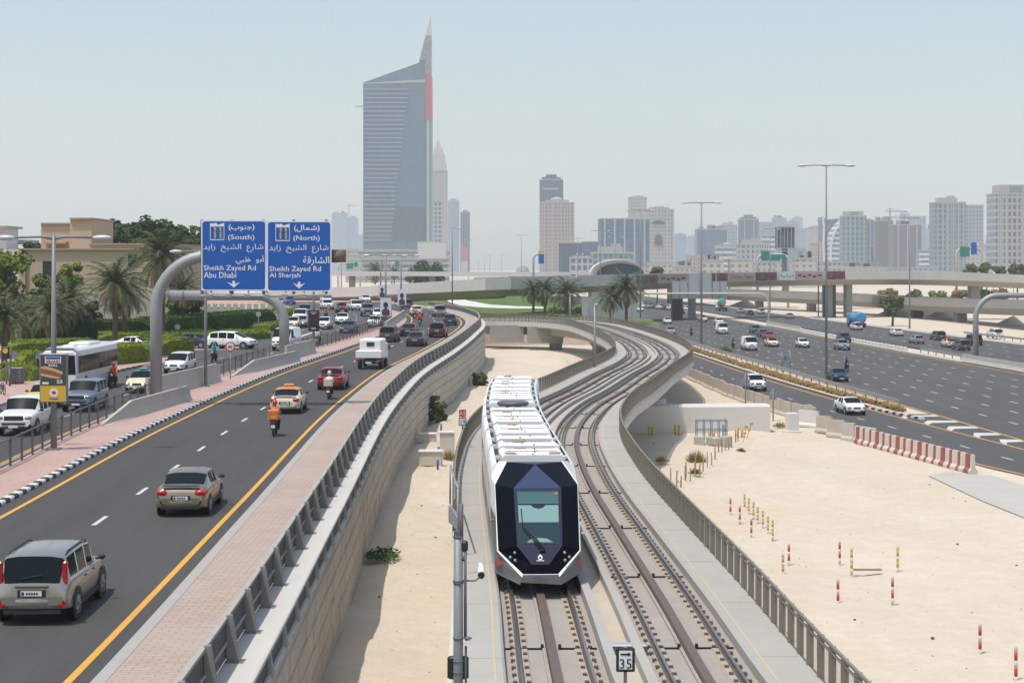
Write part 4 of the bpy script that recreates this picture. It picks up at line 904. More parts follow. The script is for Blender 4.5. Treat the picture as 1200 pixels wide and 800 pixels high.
a = MB(); a.poly(face(.04, .95, .66, .985)); a.build('yellow_panel', M['yel'], t)
def fp(pts, d): return [(p0.x+u*W_, yf-d, p1.z-v*H_) for u, v in pts]
bunm = mat('poster_bun', (.50, .33, .14), .6, noise=(14, .5, (.62, .48, .27))); 
a = MB(); a.poly(fp([(.05, .27), (.2, .255), (.5, .30), (.8, .36), (.86, .40), (.8, .43), (.5, .36), (.05, .305)], .006)); a.poly(fp([(.05, .40), (.3, .43), (.6, .47), (.78, .49), (.72, .52), (.4, .50), (.05, .455)], .006)); a.build('bread_picture', bunm, t)
a = MB(); a.poly(fp([(.05, .31), (.5, .365), (.82, .43), (.8, .48), (.5, .455), (.05, .395)], .005)); a.build('filling_picture', mat('poster_filling', (.25, .045, .02), .6, noise=(16, .7, (.42, .16, .05))), t)
tx = MB()
def lettering(s, u0, u1, v0, v1, d=.008, bold=.03):
    m_ = text_mb(s, 1.0, bold=bold); xs = [v[0] for v in m_.V]; zs = [v[2] for v in m_.V]
    kx = (u1-u0)*W_/(max(xs)-min(xs)); kz = (v1-v0)*H_/(max(zs)-min(zs)); m_.V = [(p0.x+u0*W_+(v[0]-min(xs))*kx, yf-d, p1.z-v1*H_+(v[2]-min(zs))*kz) for v in m_.V]; return m_
tx.merge(lettering('ROLL', .33, .66, .215, .265)); tx.merge(lettering('25', .62, .84, .54, .61)); tx.poly(face(.2, .78, .06, .125, .006)); tx.poly(face(.2, .78, .13, .20, .006)); tx.poly(face(.1, .33, .585, .63, .006))
cpt = (.52, .80); tx.poly([(p0.x+cpt[0]*W_+.2*math.cos(q*math.pi/10), yf-.006, p1.z-cpt[1]*H_+.2*math.sin(q*math.pi/10)) for q in range(20)]); tx.build('lettering', M['signwhite'], t, recalc=False)
tx = lettering('GRAND', .23, .75, .14, .19, .012, .05); tx.poly([(p0.x+cpt[0]*W_+.11*math.cos(q*math.pi/8), yf-.012, p1.z-cpt[1]*H_+.08*math.sin(q*math.pi/8)) for q in range(16)]); tx.build('red_print', M['red'], t, recalc=False)
a = MB(); a.poly(face(.36, .68, .915, .94, .006)); a.poly(face(.23, .75, .07, .115, .012)); a.build('dark_print', M['blue'], t, recalc=False)
# LED speed display
Yd = bQ.y-.3; p0, p1 = onpole(361.5, 374.2, 363, 388, Yd); cx = (p0.x+p1.x)/2; W_, H_ = p1.x-p0.x, p1.z-p0.z; yf = Yd-.16
t = thing('speed_display', 'black electronic speed display with red digits on a lamp pole', 'display', (cx, Yd, p0.z)); MB().rbox((cx, Yd, (p0.z+p1.z)/2), (W_, .3, H_), .03).build('case', M['black'], t)
lettering('174', .16, .84, .38, .56, .008, .0).build('red_digits', mat('led_red', (.12, .008, .012), .4, emit=((.5, .02, .03), .16)), t, recalc=False)
a = MB(); a.poly(face(.15, .82, .09, .125, .004)); a.poly(face(.3, .68, .15, .20, .004)); a.poly(face(.26, .70, .83, .90, .004)); a.build('white_lines', mat('led_white', (.2, .21, .26), .5, emit=((.5, .5, .62), .22)), t, recalc=False)
# portrait banners
M['banner'] = mat('banner_sheet', (.60, .60, .68), .6); M['banner_dark'] = mat('banner_figure', (.02, .018, .03), .7); M['banner_red'] = mat('banner_maroon', (.13, .035, .035), .7)
for (x0, x1, y0, y1, B, lab) in ((445.6, 458.5, 349, 370, b3, 'lower left white banner with a dark portrait hung on a lamp post above the bend'), (466, 476, 339, 357.5, b4, 'right white banner with a dark portrait hung on a lamp post above the bend'), (443.5, 452, 333.5, 348.5, b5, 'upper left white banner with a dark portrait hung on a lamp post')):
    Yq = B.y-.28; p0, p1 = onpole(x0, x1, y0, y1, Yq); cx = (p0.x+p1.x)/2; W_, H_ = p1.x-p0.x, p1.z-p0.z; yf = Yq-.05
    t = thing('portrait_banner', lab, 'banner', (cx, Yq, p0.z), 0, 'portrait banners on lamp posts'); MB().box((cx, Yq, (p0.z+p1.z)/2), (W_, .08, H_)).build('sheet', M['banner'], t)
    a = MB(); a.poly(fp([(.18, .97), (.16, .72), (.3, .62), (.42, .58), (.40, .52), (.30, .50), (.28, .34), (.4, .24), (.6, .24), (.72, .34), (.70, .50), (.6, .52), (.58, .58), (.72, .63), (.86, .74), (.84, .97)], .006)); a.build('figure_print', M['banner_dark'], t, recalc=False)
    a = MB(); a.poly(fp([(.3, .9), (.34, .68), (.5, .64), (.68, .69), (.72, .9)], .010)); a.build('maroon_print', M['banner_red'], t, recalc=False)
# round speed limit sign
p = ground(270, 446, zL)+Vector((0, 0, .13)); t = thing('speed_limit_sign', 'round red ringed speed limit sign on a thin post in the pink median', 'road sign', p); hz = CAMH-(406-HY)*p.y/FPX-p.z
MB().tube([(0, 0, 0), (0, 0, hz)], .04, 8).build('post', M['steel'], t, local=True); MB().disc((0, -.06, hz), .36, 'y', 20, depth=.03).build('red_ring', M['red'], t, local=True); MB().disc((0, -.085, hz), .27, 'y', 20, depth=.02).build('white_face', M['signwhite'], t, local=True)
tm = text_mb('60', .34, at0=Vector((0, -.105, hz-.12)), align='CENTER', bold=.01); tm.build('lettering', M['black'], t, local=True, recalc=False)
# speed sign with arrow between the tracks, A5 sign
def plate_sign(px, py, w_px, h_px, Y, base_z, label, name, paint):
    c = at(px, py, Y); t = thing(name, label, 'rail sign', (c.x, Y+.06, base_z)); MB().tube([(c.x, Y+.06, base_z), (c.x, Y+.06, c.z+h_px*Y/FPX/2)], .035, 8).build('post', M['pole'], t); paint(t, c, w_px*Y/FPX, h_px*Y/FPX); return t
def p35(t, c, w_, h_):
    MB().rbox((c.x, c.y, c.z), (w_, .05, h_), .02).build('black_frame', M['black'], t); MB().box((c.x, c.y-.028, c.z), (w_*.70, .01, h_*.78)).build('white_face', M['signwhite'], t)
    a = text_mb('35', h_*.58, at0=Vector((c.x, c.y-.040, c.z-h_*.35)), align='CENTER', bold=.0); y = c.y-.040; z = c.z+h_*.24
    a.poly([(c.x-w_*.27, y, z-.018), (c.x+.06, y, z-.018), (c.x+.06, y, z+.018), (c.x-w_*.27, y, z+.018)]); a.poly([(c.x+.05, y, z-.045), (c.x+w_*.3, y, z), (c.x+.05, y, z+.045)]); a.build('lettering', M['black'], t, recalc=False)
plate_sign(733, 772.5, 22, 28, 34.6, -.12, 'small black framed sign reading 35 with an arrow between the two tracks', 'speed_board', p35)
def pA5(t, c, w_, h_):
    MB().box((c.x, c.y, c.z+h_*.26), (w_*.92, .04, h_*.44)).build('red_plate', M['red'], t); MB().rbox((c.x, c.y, c.z-h_*.25), (w_, .05, h_*.5), .015).build('black_frame', M['black'], t); MB().box((c.x, c.y-.027, c.z-h_*.25), (w_*.8, .01, h_*.38)).build('white_face', M['signwhite'], t)
    text_mb('A5', h_*.36, at0=Vector((c.x, c.y-.03, c.z+h_*.14)), align='CENTER').build('lettering', M['signwhite'], t, recalc=False); text_mb('19', h_*.36, at0=Vector((c.x, c.y-.04, c.z-h_*.38)), align='CENTER').build('number', M['black'], t, recalc=False)
pz = ground(542, 524, .14); plate_sign(542, 489, 9, 19, pz.y, .14, 'red A5 board above a number plate on a post at the left of the viaduct', 'track_sign', pA5)
# two sheet metal boxes below the 35 sign
c = at(726, 771, 38.5); t = thing('cable_box', 'flat grey metal box lying between the tracks behind the 35 sign', 'cable box', (c.x, 38.5, -.1)); MB().rbox((c.x+.15, 38.5, 0.0), (.95, .3, .22), .03).build('case', M['hoard'], t); MB().box((c.x+.15, 38.34, .02), (.9, .03, .12)).build('dark_front', M['dkpole'], t)
# ================================================================== NEAR POLE WITH CAMERA, SIGNAL BACKS
Yp = 29.0; px_ = at(537, 700, Yp).x; ztop = CAMH-(629-HY)*Yp/FPX
t = thing('signal_pole', 'near grey signal pole with brackets at the left edge of the tram viaduct', 'signal pole', (px_, Yp, -.2))
MB().tube([(px_, Yp, -.5), (px_, Yp, ztop)], .082, 14).build('pole', M['pole'], t)
a = MB(); a.tube([(px_+.05, Yp, ztop-.2), (px_+.05, Yp, CAMH-(590-HY)*Yp/FPX)], .038, 8); a.tube([(px_+.12, Yp-.03, ztop-1.7), (px_+.12, Yp-.03, ztop-.2)], .025, 8); a.tube([(px_+.13, Yp-.03, .6), (px_+.13, Yp-.03, ztop-1.1)], .02, 8); a.build('conduit', M['dkpole'], t)
a = MB()
for py in (681, 683, 748, 775, 788): 
    z = CAMH-(py-HY)*Yp/FPX; a.lathe([(.093, z), (.093, z+.025)], 14, (px_, Yp, 0))
a.lathe([(.088, ztop-.01), (.088, ztop+.02)], 14, (px_, Yp, 0)); a.box((px_-.02, Yp, ztop+.06), (.11, .1, .1)); a.build('clamp', M['dkpole'], t)
for (x0, x1, y0, y1, dy) in ((524, 549, 770, 797, .12), (534.5, 546.5, 633, 646, 0), (536, 544, 652, 657, 0)):
    q0, q1 = at(x0, y1, Yp), at(x1, y0, Yp); MB().rbox(((q0.x+q1.x)/2+(.0 if dy else .03), Yp+dy, (q0.z+q1.z)/2), (q1.x-q0.x, .12, q1.z-q0.z), .03).build('signal_head', M['black'], t)
q = at(547, 752, Yp); MB().box((q.x, Yp-.05, q.z), (.12, .1, .08)).build('junction_box', M['signwhite'], t); MB().blob((q.x+.02, Yp-.05, q.z+.08), (.14, .1, .05)).build('beacon', M['dkpole'], t)
# surveillance camera on its arm: a thing of its own
q0, q1, q2, q3 = at(545, 680, Yp), at(557, 680, Yp), at(564, 674, Yp), at(563, 662, Yp+.35)
t = thing('surveillance_camera', 'white surveillance camera on a bent arm clamped to the near signal pole', 'camera', q0)
MB().tube([q0-Vector((.05, 0, 0)), q1, q1.lerp(q2, .4)+Vector((.02, 0, .01)), q2], .014, 8).build('arm', M['dkpole'], t)
a = MB(); ax = (q2-q3).normalized(); a.tube([q3, q3+ax*.12, q2-ax*.02], [.055, .058, .058], 14); a.build('housing', M['white'], t); MB().tube([q2-ax*.03, q2+ax*.015], [.060, .056], 14).build('lens', M['black'], t)
# end frame of the left fence with the white plate
q0, q1 = at(533, 622, 46), at(533, 560, 62)
t = thing('gate_frame', 'grey steel gate frame with a pale plate ending the left viaduct fence', 'gate', (q0.x, 48, 0))
a = MB()
for (px, y0, y1, Y) in ((527.5, 545, 590, 58), (536.5, 572, 640, 50), (540, 600, 640, 47)): a.tube([at(px, y1, Y), at(px, y0, Y)], .03, 8)
a.tube([at(528, 545, 58), at(533, 562, 55), at(537, 572, 50)], .03, 8); a.tube([at(527.5, 590, 58), at(536.5, 608, 50)], .025, 8)
a.build('frame', M['steel'], t)
a = MB(); pts = [at(525.5, 592, 58), at(534.5, 600, 52), at(534.5, 620, 52), at(525.5, 611, 58)]; a.loft([pts, [p+Vector((.03, 0, 0)) for p in pts]]); a.build('plate', M['hoard'], t)
# lighting/camera post on the far walkway
p = ground(697, 430, .14); t = thing('mast', 'slim pale mast with a small camera on the left walkway of the viaduct bend', 'mast', p); h = CAMH-(357-HY)*p.y/FPX-.14
MB().tube([(0, 0, 0), (0, 0, h)], [.11, .07], 10).build('pole', M['steel'], t, local=True); a = MB(); a.rbox((.12, -.1, h), (.32, .4, .22), .04); a.build('camera', M['signback'], t, local=True)
p = ground(668, 378, .14); t = thing('mast', 'slim mast behind the far arm of the viaduct fence', 'mast', p); h = CAMH-(345-HY)*p.y/FPX-.14; MB().tube([(0, 0, 0), (0, 0, h)], [.14, .09], 10).build('pole', M['steel'], t, local=True); MB().rbox((0, 0, h), (.3, .3, .2), .04).build('cap', M['signback'], t, local=True)
p = ground(717, 379, .14); t = thing('track_signal', 'dark signal head on a green and white post right of the viaduct far end', 'rail signal', p); h = CAMH-(357-HY)*p.y/FPX-.14; MB().tube([(0, 0, 0), (0, 0, h)], .11, 10).build('pole', M['steel'], t, local=True); MB().rbox((0, -.15, h), (.5, .3, 1.2), .05).build('head', M['black'], t, local=True)
# ================================================================== THINGS ON THE RIGHT SAND
def stripe_post(px, py, h, c1, label, group):
    p = ground(px, py, ZS+.02); t = thing('marker_post', label, 'marker post', p, 0, group); 
    for nm, pr, mm in (('white_band', [(.055, -.1), (.055, h*.18)], M['barwhite']), ('coloured_band', [(.055, h*.18), (.055, h*.4)], c1), ('white_band', [(.055, h*.4), (.055, h*.6)], M['barwhite']), ('coloured_band', [(.055, h*.6), (.055, h*.82)], c1), ('white_band', [(.055, h*.82), (.055, h*.97), (.02, h)], M['barwhite'])): MB().lathe(pr, 10).build(nm, mm, t, local=True)
ypost = mat('yellow_post_paint', (.58, .36, .03), .6)
R_, Y_ = M['red'], ypost
for px, py, h, c, lab in ((856, 603, .95, R_, 'leftmost red banded marker post beside the yellow row'), (867, 612, .9, R_, 'second red banded marker post beside the yellow row'), (880.5, 628, .9, R_, 'third red banded marker post below the yellow row'),
    (872.5, 597, .9, Y_, 'farthest of seven yellow marker posts in a slanting row'), (877.5, 602, .9, Y_, 'second of seven yellow marker posts in a slanting row'), (883, 607, .9, Y_, 'third of seven yellow marker posts in a slanting row'), (888, 613, .9, Y_, 'fourth of seven yellow marker posts in a slanting row'), (894, 618, .9, Y_, 'fifth of seven yellow marker posts in a slanting row'), (900, 625, .9, Y_, 'sixth of seven yellow marker posts in a slanting row'), (905.5, 631, .95, Y_, 'nearest of seven yellow marker posts in a slanting row'),
    (924.5, 661, .95, R_, 'red banded post beside a yellow one close to the viaduct fence'), (917.5, 674, .95, Y_, 'yellow banded post close to the viaduct fence'), (984, 658, .95, R_, 'red banded post behind the plank lying on the sand'), (998, 671, 1.1, Y_, 'yellow banded post at the left end of the plank'), (1052, 670, 1.15, Y_, 'yellow banded post right of the plank'), (982, 709, 1.05, R_, 'red banded post in the middle of the sand, left of its twin'), (1046, 706, 1.05, R_, 'red banded post in the middle of the sand, right of its twin'), (1148.5, 767, 1.1, R_, 'red banded post near the bottom right corner'), (1190.5, 800, 1.2, R_, 'nearest and tallest red banded post at the right edge')):
    stripe_post(px, py, h, c, lab, 'banded marker posts on the sand')
q0, q1 = ground(1000, 667, ZS+.1), ground(1033, 667, ZS+.1); a = MB(); a.bar(q0, q1, .2, .06); tag(a.build('plank', mat('weathered_plank', (.30, .20, .13), .9)), 'weathered plank lying on the sand beside a yellow banded post', 'plank')
# orange pegs running towards the white wall
pegs = [(786, 566), (793, 571), (798, 574), (803, 563), (804, 560), (809, 564), (814.5, 557), (815, 551), (820, 557), (824, 552), (829, 547), (834, 545), (838, 540), (842, 533), (846, 533), (850, 530), (854, 528), (857, 524), (862, 518), (865, 517)]
for k, (px, py) in enumerate(pegs):
    p = ground(px, py, ZS); t = thing('orange_peg', '%s orange topped peg counted from the viaduct fence towards the white wall' % ordn[k], 'peg', p, 0, 'orange topped pegs in the sand'); h = .95+.1*math.sin(k*2.1)
    MB().box((0, 0, h*.35), (.07, .07, h*.7), k*.3).build('stake', M['copper'], t, local=True); MB().rbox((.02*math.sin(k), 0, h*.85), (.07, .07, h*.28), .01, k*.3).build('orange_top', M['paleorange'], t, local=True)
for k, (px, py, rz, lean) in enumerate(((871, 517, 0, .5), (875, 513, .6, .8))):
    p = ground(px, py, ZS); t = thing('orange_arrow_marker', ['leaning orange arrow marker in front of the white wall, left one', 'leaning orange arrow marker in front of the white wall, right one'][k], 'marker', p)
    a = MB(); lean *= .45; a.bar((0, 0, -.1), (lean, 0, 1.1), .05, .04); a.build('stick', M['paleorange'], t, local=True); a = MB(); a.box((lean, -.05, 1.1), (.26, .05, .16)); a.box((lean*.5, -.05, .62), (.2, .05, .15)); a.build('arrow_board', M['paleorange'], t, local=True)
for k, (px, py) in enumerate(((760, 511), (764, 511), (791, 509), (795.5, 509), (831, 513), (836, 513), (864, 511), (869, 511))):
    p = ground(px, py, ZS); p.y -= .3; MB_ = MB(); MB_.tube([(0, 0, -.1), (0, 0, .75)], .09, 10); MB_.blob((0, 0, .75), (.18, .18, .1)); o = MB_.build('bollard', ypost); o.location = p
    tag(o, '%s yellow bollard from the left along the foot of the white wall' % ordn[k], 'bollard', 'yellow bollards at the white wall')
# blue handrail frame on blocks
q0, q1 = ground(817, 516, ZS+.3), ground(852, 516, ZS+.3); t = thing('blue_handrail', 'blue steel handrail frame standing on concrete blocks before the white wall', 'handrail', q0); a = MB(); w_ = q1.x-q0.x
for u in np.linspace(0, 1, 5):
    for dy in (0, 1.0): a.box((u*w_, dy, .75), (.06, .06, 1.5))
for z in (.75, 1.45):
    for dy in (0, 1.0): a.box((w_/2, dy, z), (w_, .05, .05))
    for u in (0, 1): a.box((u*w_, .5, z), (.07, 1.0, .07))
for u in (.86, .93): a.box((u*w_, -.1, .5), (.1, .1, 1.4))
a.build('rails', M['sblue'], t, local=True)
for k, (u, dy, s_) in enumerate(((.05, -.35, .8), (.48, -.2, .7), (.6, -.5, .6), (.95, -.4, .8))): MB().rbox((u*w_, dy, .0), (.7*s_+.2, .6, .9*s_), .05, k*.2).build('foot_block', M['concrete'], t, local=True)
# sign backs in the verge
def signback(px, py, label, plates, two=False):
    p = ground(px, py, ZR); s_ = p.y/FPX; t = thing('road_sign', label, 'road sign', p); a = MB()
    top = max((py-y0) for _, y0, _, _ in plates)*s_
    for dx in ((-.5, .5) if two else (0,)): a.tube([(dx, 0, -.3), (dx, 0, top)], .06, 8)
    a.build('post', M['pole'], t, local=True); b = MB()
    for x0, y0, x1, y1 in plates: b.box(((x0+x1)/2*s_, .1, (py-(y0+y1)/2)*s_), ((x1-x0)*s_, .05, (y1-y0)*s_))
    b.build('plate', M['signback2'], t, local=True)
M['signback2'] = mat('sign_back_bluegrey', (.20, .24, .29), .5, .2)
signback(921, 437, 'small lattice of grey sign plates seen from behind in the verge on two posts', [(-6, 417, 0, 422), (-1, 417, 6, 422), (-6, 423, 0, 427), (.5, 423, 6, 427), (-2, 412, 2, 416)], True)
signback(873.5, 472, 'blue grey sign plates on one post in the sand left of the white crossover', [(-2.5, 436, 2.5, 443), (-5.5, 444, -.3, 452), (.2, 444, 5.5, 452)])
signback(906, 490, 'grey triangular sign seen from behind on the sand right of the white wall', [(-2, 455, 2, 459), (-4, 460, 4, 464), (-4.5, 464.5, 4.5, 468)])
# small boxes on the sand at the left of the viaduct
for k, (px, py, w_, h_) in enumerate(((524, 532, 1.0, 1.5), (505, 545, 1.5, .9), (501, 518, 1.3, .6))):
    p = ground(px, py, ZS+.1); t = thing('utility_box', ['cream utility cabinet on the sand between the wall and the A5 sign', 'low cream cabinet by the retaining wall foot', 'farther low cream cabinet beside the shrub at the wall'][k], 'utility box', p); MB().rbox((0, 0, h_/2), (w_, .8, h_), .04).build('body', M['barwhite'], t, local=True); MB().rbox((0, 0, h_+.05), (w_+.15, .95, .12), .03).build('lid', M['kwhite'], t, local=True)
for k, (px, py) in enumerate(((514, 537), (513, 553), (517, 508))):
    p = ground(px, py, ZS+.05); a = MB(); a.tube([(0, 0, 0), (0, 0, .8)], .07, 8); o = a.build('blue_post', M['blue']); o.location = p; tag(o, ['blue post right of the low cream cabinets, middle one', 'nearest blue post by the low cream cabinet', 'farthest blue post below the shrub at the wall'][k], 'marker post')
# rubbish bin and signal on the left pavement
p = ground(19.5, 449, zL); t = thing('litter_bin', 'dark grey litter bin on the pink pavement by the hedge', 'litter bin', p); MB().rbox((0, 0, .55), (1.0, .7, 1.1), .06).build('body', M['dkpole'], t, local=True); MB().rbox((0, 0, 1.12), (1.06, .76, .1), .03).build('lid', M['pole'], t, local=True)
p = ground(7.5, 450, zL); t = thing('crossing_signal', 'pedestrian signal with yellow disc on a grey pole at the left edge', 'signal', p); MB().tube([(0, 0, 0), (0, 0, 2.6)], .08, 8).build('pole', M['pole'], t, local=True); MB().rbox((0, -.1, 2.3), (.5, .3, .9), .05).build('head', M['black'], t, local=True); MB().disc((0, -.27, 2.45), .2, 'y', 14).build('yellow_disc', M['yel'], t, local=True)
for k, (px, py, h) in enumerate(((43, 440, 1.6), (11.5, 452, 1.3), (12.5, 424, 1.0))):
    p = ground(px, py, zL); a = MB(); a.tube([(0, 0, 0), (0, 0, h)], .09, 8); a.blob((0, 0, h), (.2, .2, .14)); o = a.build('bollard', M['dkpole']); o.location = p; tag(o, ['tall dark bollard on the left pavement beside the coach front', 'dark bollard beside the litter bin', 'dark bollard behind the pedestrian signal'][k], 'bollard')
# blue round signs in the gardens at the left
for k, (px, py, pt) in enumerate(((208, 396, 383), (303, 390, 368), (327, 388, 372))):
    p = ground(px, py, zL); h = (py-pt)*p.y/FPX; t = thing('small_sign', ['round pale sign in the hedge behind the dark sedan', 'pale double sign in the garden left of the second curved post', 'slim sign in the garden right beside the second curved post'][k], 'road sign', p); MB().tube([(0, 0, 0), (0, 0, h)], .05, 8).build('post', M['pole'], t, local=True); MB().disc((0, -.07, h), .32, 'y', 14, depth=.03).build('disc', M['signback'], t, local=True)
# parked bicycle-like rack at the left edge
p = ground(3, 462, zL); t = thing('bicycle', 'parked bicycle leaning at the left edge of the pavement', 'bicycle', p, .5)
for y_ in (-.5, .5):
    a = MB(); a.tube([(0, y_+.33*math.cos(q*math.pi/8), .34+.33*math.sin(q*math.pi/8)) for q in range(17)], .03, 6); a.build('wheel', M['rubber'], t, local=True)
a = MB(); a.tube([(0, -.5, .34), (0, -.2, .85), (0, .35, .8), (0, .5, .34)], .025, 6); a.tube([(0, -.2, .85), (0, 0, .34), (0, .35, .8)], .025, 6); a.tube([(-.25, .33, 1.0), (.25, .33, 1.0)], .02, 6); a.build('frame', M['dkpole'], t, local=True); MB().blob((0, -.22, .95), (.16, .28, .08)).build('saddle', M['black'], t, local=True)
# ================================================================== CITY
random.seed(11)
KZ = 1.55                    # the skyline stands well beyond the flyover
def fac(key, *a, **k):
    if key not in M: M[key] = facade_mat(key, *a, **k)
    return M[key]
STY = {
 'blue': lambda: fac('f_blue', (.13, .165, .21), (.035, .075, .13), 4.2, 5.4, .12), 'dark': lambda: fac('f_dark', (.075, .09, .115), (.025, .048, .085), 3.8, 5.4, .12),
 'tan': lambda: fac('f_tan', (.36, .29, .255), (.14, .13, .14), 3.6, 4.4, .45), 'beige': lambda: fac('f_beige', (.38, .36, .33), (.15, .155, .16), 3.6, 4.4, .50),
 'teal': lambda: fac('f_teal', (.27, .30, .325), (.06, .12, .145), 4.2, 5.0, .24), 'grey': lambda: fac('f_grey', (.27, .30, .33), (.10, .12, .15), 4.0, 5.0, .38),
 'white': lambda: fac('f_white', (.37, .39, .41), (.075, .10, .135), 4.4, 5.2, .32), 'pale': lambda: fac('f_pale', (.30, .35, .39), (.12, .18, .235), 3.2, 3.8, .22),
 'brown': lambda: fac('f_brown', (.135, .125, .125), (.05, .06, .075), 3.2, 3.5, .34), 'low': lambda: fac('f_low', (.43, .405, .365), (.17, .165, .155), 4.5, 4.0, .50),
 'strip': lambda: fac('f_strip', (.56, .57, .58), (.09, .13, .17), 60., 5.8, .45, frame_v=.0), 'pink': lambda: fac('f_pink', (.42, .31, .28), (.15, .13, .13), 3.8, 3.8, .45)}
M['roofpl'] = mat('roof_plant', (.35, .335, .315), .8); M['roofdk'] = mat('roof_dark', (.22, .22, .23), .8)
def tower(x0, x1, yt, Z, sty, label, cat='tower', crown=None, fins=0, depth=None, name='tower_block', side=None):
    Z *= KZ; p0, p1 = at(x0, yt, Z), at(x1, yt, Z); W_ = p1.x-p0.x; D = depth or max(14, min(W_*.8, 40)); zt = p0.z
    t = thing(name, label, cat, ((p0.x+p1.x)/2, Z, ZS)); H_ = zt-ZS
    MB().box((0, D/2, H_/2), (W_, D, H_)).build('wall', STY[sty](), t, local=True)
    MB().box((0, D/2, H_+.6), (W_+.6, D+.6, 1.3)).build('roof_parapet', M['roofpl'], t, local=True)
    if crown == 'box':
        a = MB(); a.box((-.04*W_, D/2, H_+1.2+W_*.07), (W_*.6, D*.6, W_*.14)); a.box((.1*W_, D/2, H_+1.2+W_*.16), (W_*.22, D*.3, W_*.1)); a.build('roof_plant', M['roofpl'], t, local=True)
    elif crown == 'tall':
        a = MB(); a.box((0, D/2, H_+W_*.12), (W_*.78, D*.78, W_*.24)); a.build('crown', M['roofpl'], t, local=True); a = MB(); a.box((0, D*.12-.3, H_+W_*.13), (W_*.3, .6, W_*.18)); a.build('crown_opening', M['roofdk'], t, local=True)
    elif crown == 'dome':
        a = MB(); a.box((0, D/2, H_+W_*.05), (W_*.7, D*.7, W_*.1)); a.lathe([(W_*.2, H_+W_*.1), (W_*.18, H_+W_*.14), (W_*.1, H_+W_*.18), (.3, H_+W_*.2)], 20, (0, D/2, 0)); a.build('dome', M['roofpl'], t, local=True)
    elif crown == 'step':
        a = MB(); a.box((0, D/2, H_+W_*.06), (W_*.8, D*.8, W_*.14)); a.box((0, D/2, H_+W_*.18), (W_*.45, D*.45, W_*.14)); a.build('crown', STY[sty](), t, local=True)
    elif crown == 'pile':
        a = MB(); r_ = random.Random(int(x0*7)); 
        for q in range(5): a.box(((r_.random()-.5)*W_*.75, D*.4, H_+1.2+r_.random()*2), (W_*(.12+.15*r_.random()), D*.3, 2+r_.random()*5))
        a.build('roof_plant', M['roofdk'], t, local=True)
    for k in range(fins):
        x = -W_/2+W_*(k+.5)/fins; MB().box((x, -.35, H_*.5), (max(.9, W_*.035), .7, H_*1.0)).build('column', M['roofpl'] if sty in ('tan', 'beige', 'low', 'white', 'teal') else M['signback'], t, local=True)
    return t, W_, H_, D
def crane(px, yt, Z, arm, label):
    Z *= KZ; arm *= KZ; p = at(px, yt, Z); t = thing('tower_crane', label, 'crane', (p.x, Z, ZS)); h = p.z-ZS
    MB().box((0, 0, h/2), (1.6, 1.6, h)).build('mast', M['roofdk'], t, local=True); a = MB(); a.bar((-arm*.3, 0, h-4), (arm, 0, h-4), 1.2, 1.2); a.bar((0, 0, h), (arm*.7, 0, h-3.6), .4, .4); a.bar((0, 0, h), (-arm*.3, 0, h-3.6), .4, .4); a.build('jib', M['roofdk'], t, local=True)
# ---- the tall tower with the slanted roof and spire
TZ = 1400.0*KZ; s_ = TZ/FPX
def X(px): return (px-HX)*s_
def Zt(py): return CAMH-(py-HY)*s_
c0 = (X(465), TZ, ZS); T = thing('glass_tower', 'tall blue glass tower with slanted roof and pointed spire left of centre', 'skyscraper', c0)
def prism(pts, d0, d1, mname, nm, parent=T):
    a = MB(); r0 = [(X(x), TZ+d0, Zt(y)) for x, y in pts]; r1 = [(X(x), TZ+d1, Zt(y)) for x, y in pts]; a.loft([r0, r1]); return a.build(nm, mname, parent)
fac('t_glass', (.052, .105, .15), (.04, .09, .135), 2.2, 5.64, .07, rough=.30, var=.25)
fac('t_dark', (.035, .055, .072), (.027, .048, .066), 2.2, 5.64, .07, rough=.3, var=.3)
base_y = 318
prism([(425.5, base_y), (498.5, base_y), (498.5, 71), (425.5, 97)], 0, 42, M['t_glass'], 'glass_body')
prism([(460, 283), (498, 283), (498, 244), (468, 241.5), (463, 247)], -.7, -.05, M['t_dark'], 'lower_reflection')  # darker reflection low on the facade, put into the glass colour
prism([(426, 97.5), (498.4, 93.2), (498.4, 96.5), (426, 98.5)], -.6, -.05, M['roofpl'], 'roof_band')
M['tband'] = mat('tower_floor_band', (.21, .26, .30), .6); M['trefl'] = mat('tower_reflection_tone', (.075, .10, .12), .35)
y = 104.0; k = 0
while y < 284:
    xr = 479-21*(y-104)/176; prism([(425.8, y), (xr, y), (xr, y+1.15), (425.8, y+1.15)], -1.5, -.02, M['tband'], 'floor_band')
    if y > 235: prism([(425.9, y+1.45), (xr-.4, y+1.45), (xr-.8, y+5.0), (425.9, y+5.0)], -.6, -.02, M['trefl'], 'floor_reflection')  # change of reflection on the lower floors, coloured into these panes
    y += 5.2; k += 1
M['tred'] = mat('tower_red_panel', (.40, .02, .02), .5); M['tteal'] = mat('tower_teal_edge', (.05, .19, .18), .4); M['lattice'] = mat('spire_lattice', (.24, .22, .21), .6, noise=[(.25, .9, (.12, .115, .12))])
prism([(498.6, base_y), (500, base_y), (500, 84), (498.6, 84)], -1, 40, M['t_dark'], 'dark_edge')
prism([(500.1, base_y), (503.2, base_y), (503.2, 141), (500.1, 141)], -1.6, 40, M['roofpl'], 'pale_fin'); prism([(503.3, base_y), (505.5, base_y), (505.5, 141), (503.3, 141)], -1.3, 38, M['tteal'], 'teal_fin')
prism([(499, 140.8), (505.5, 140.8), (505.3, 88), (499, 88)], -2.0, 38, M['tred'], 'red_panel')
prism([(499, 87.8), (505.4, 87.8), (505.4, 42), (498.6, 42), (491, 72.5), (498.4, 70)], -1.5, 14, M['lattice'], 'lattice_spire')
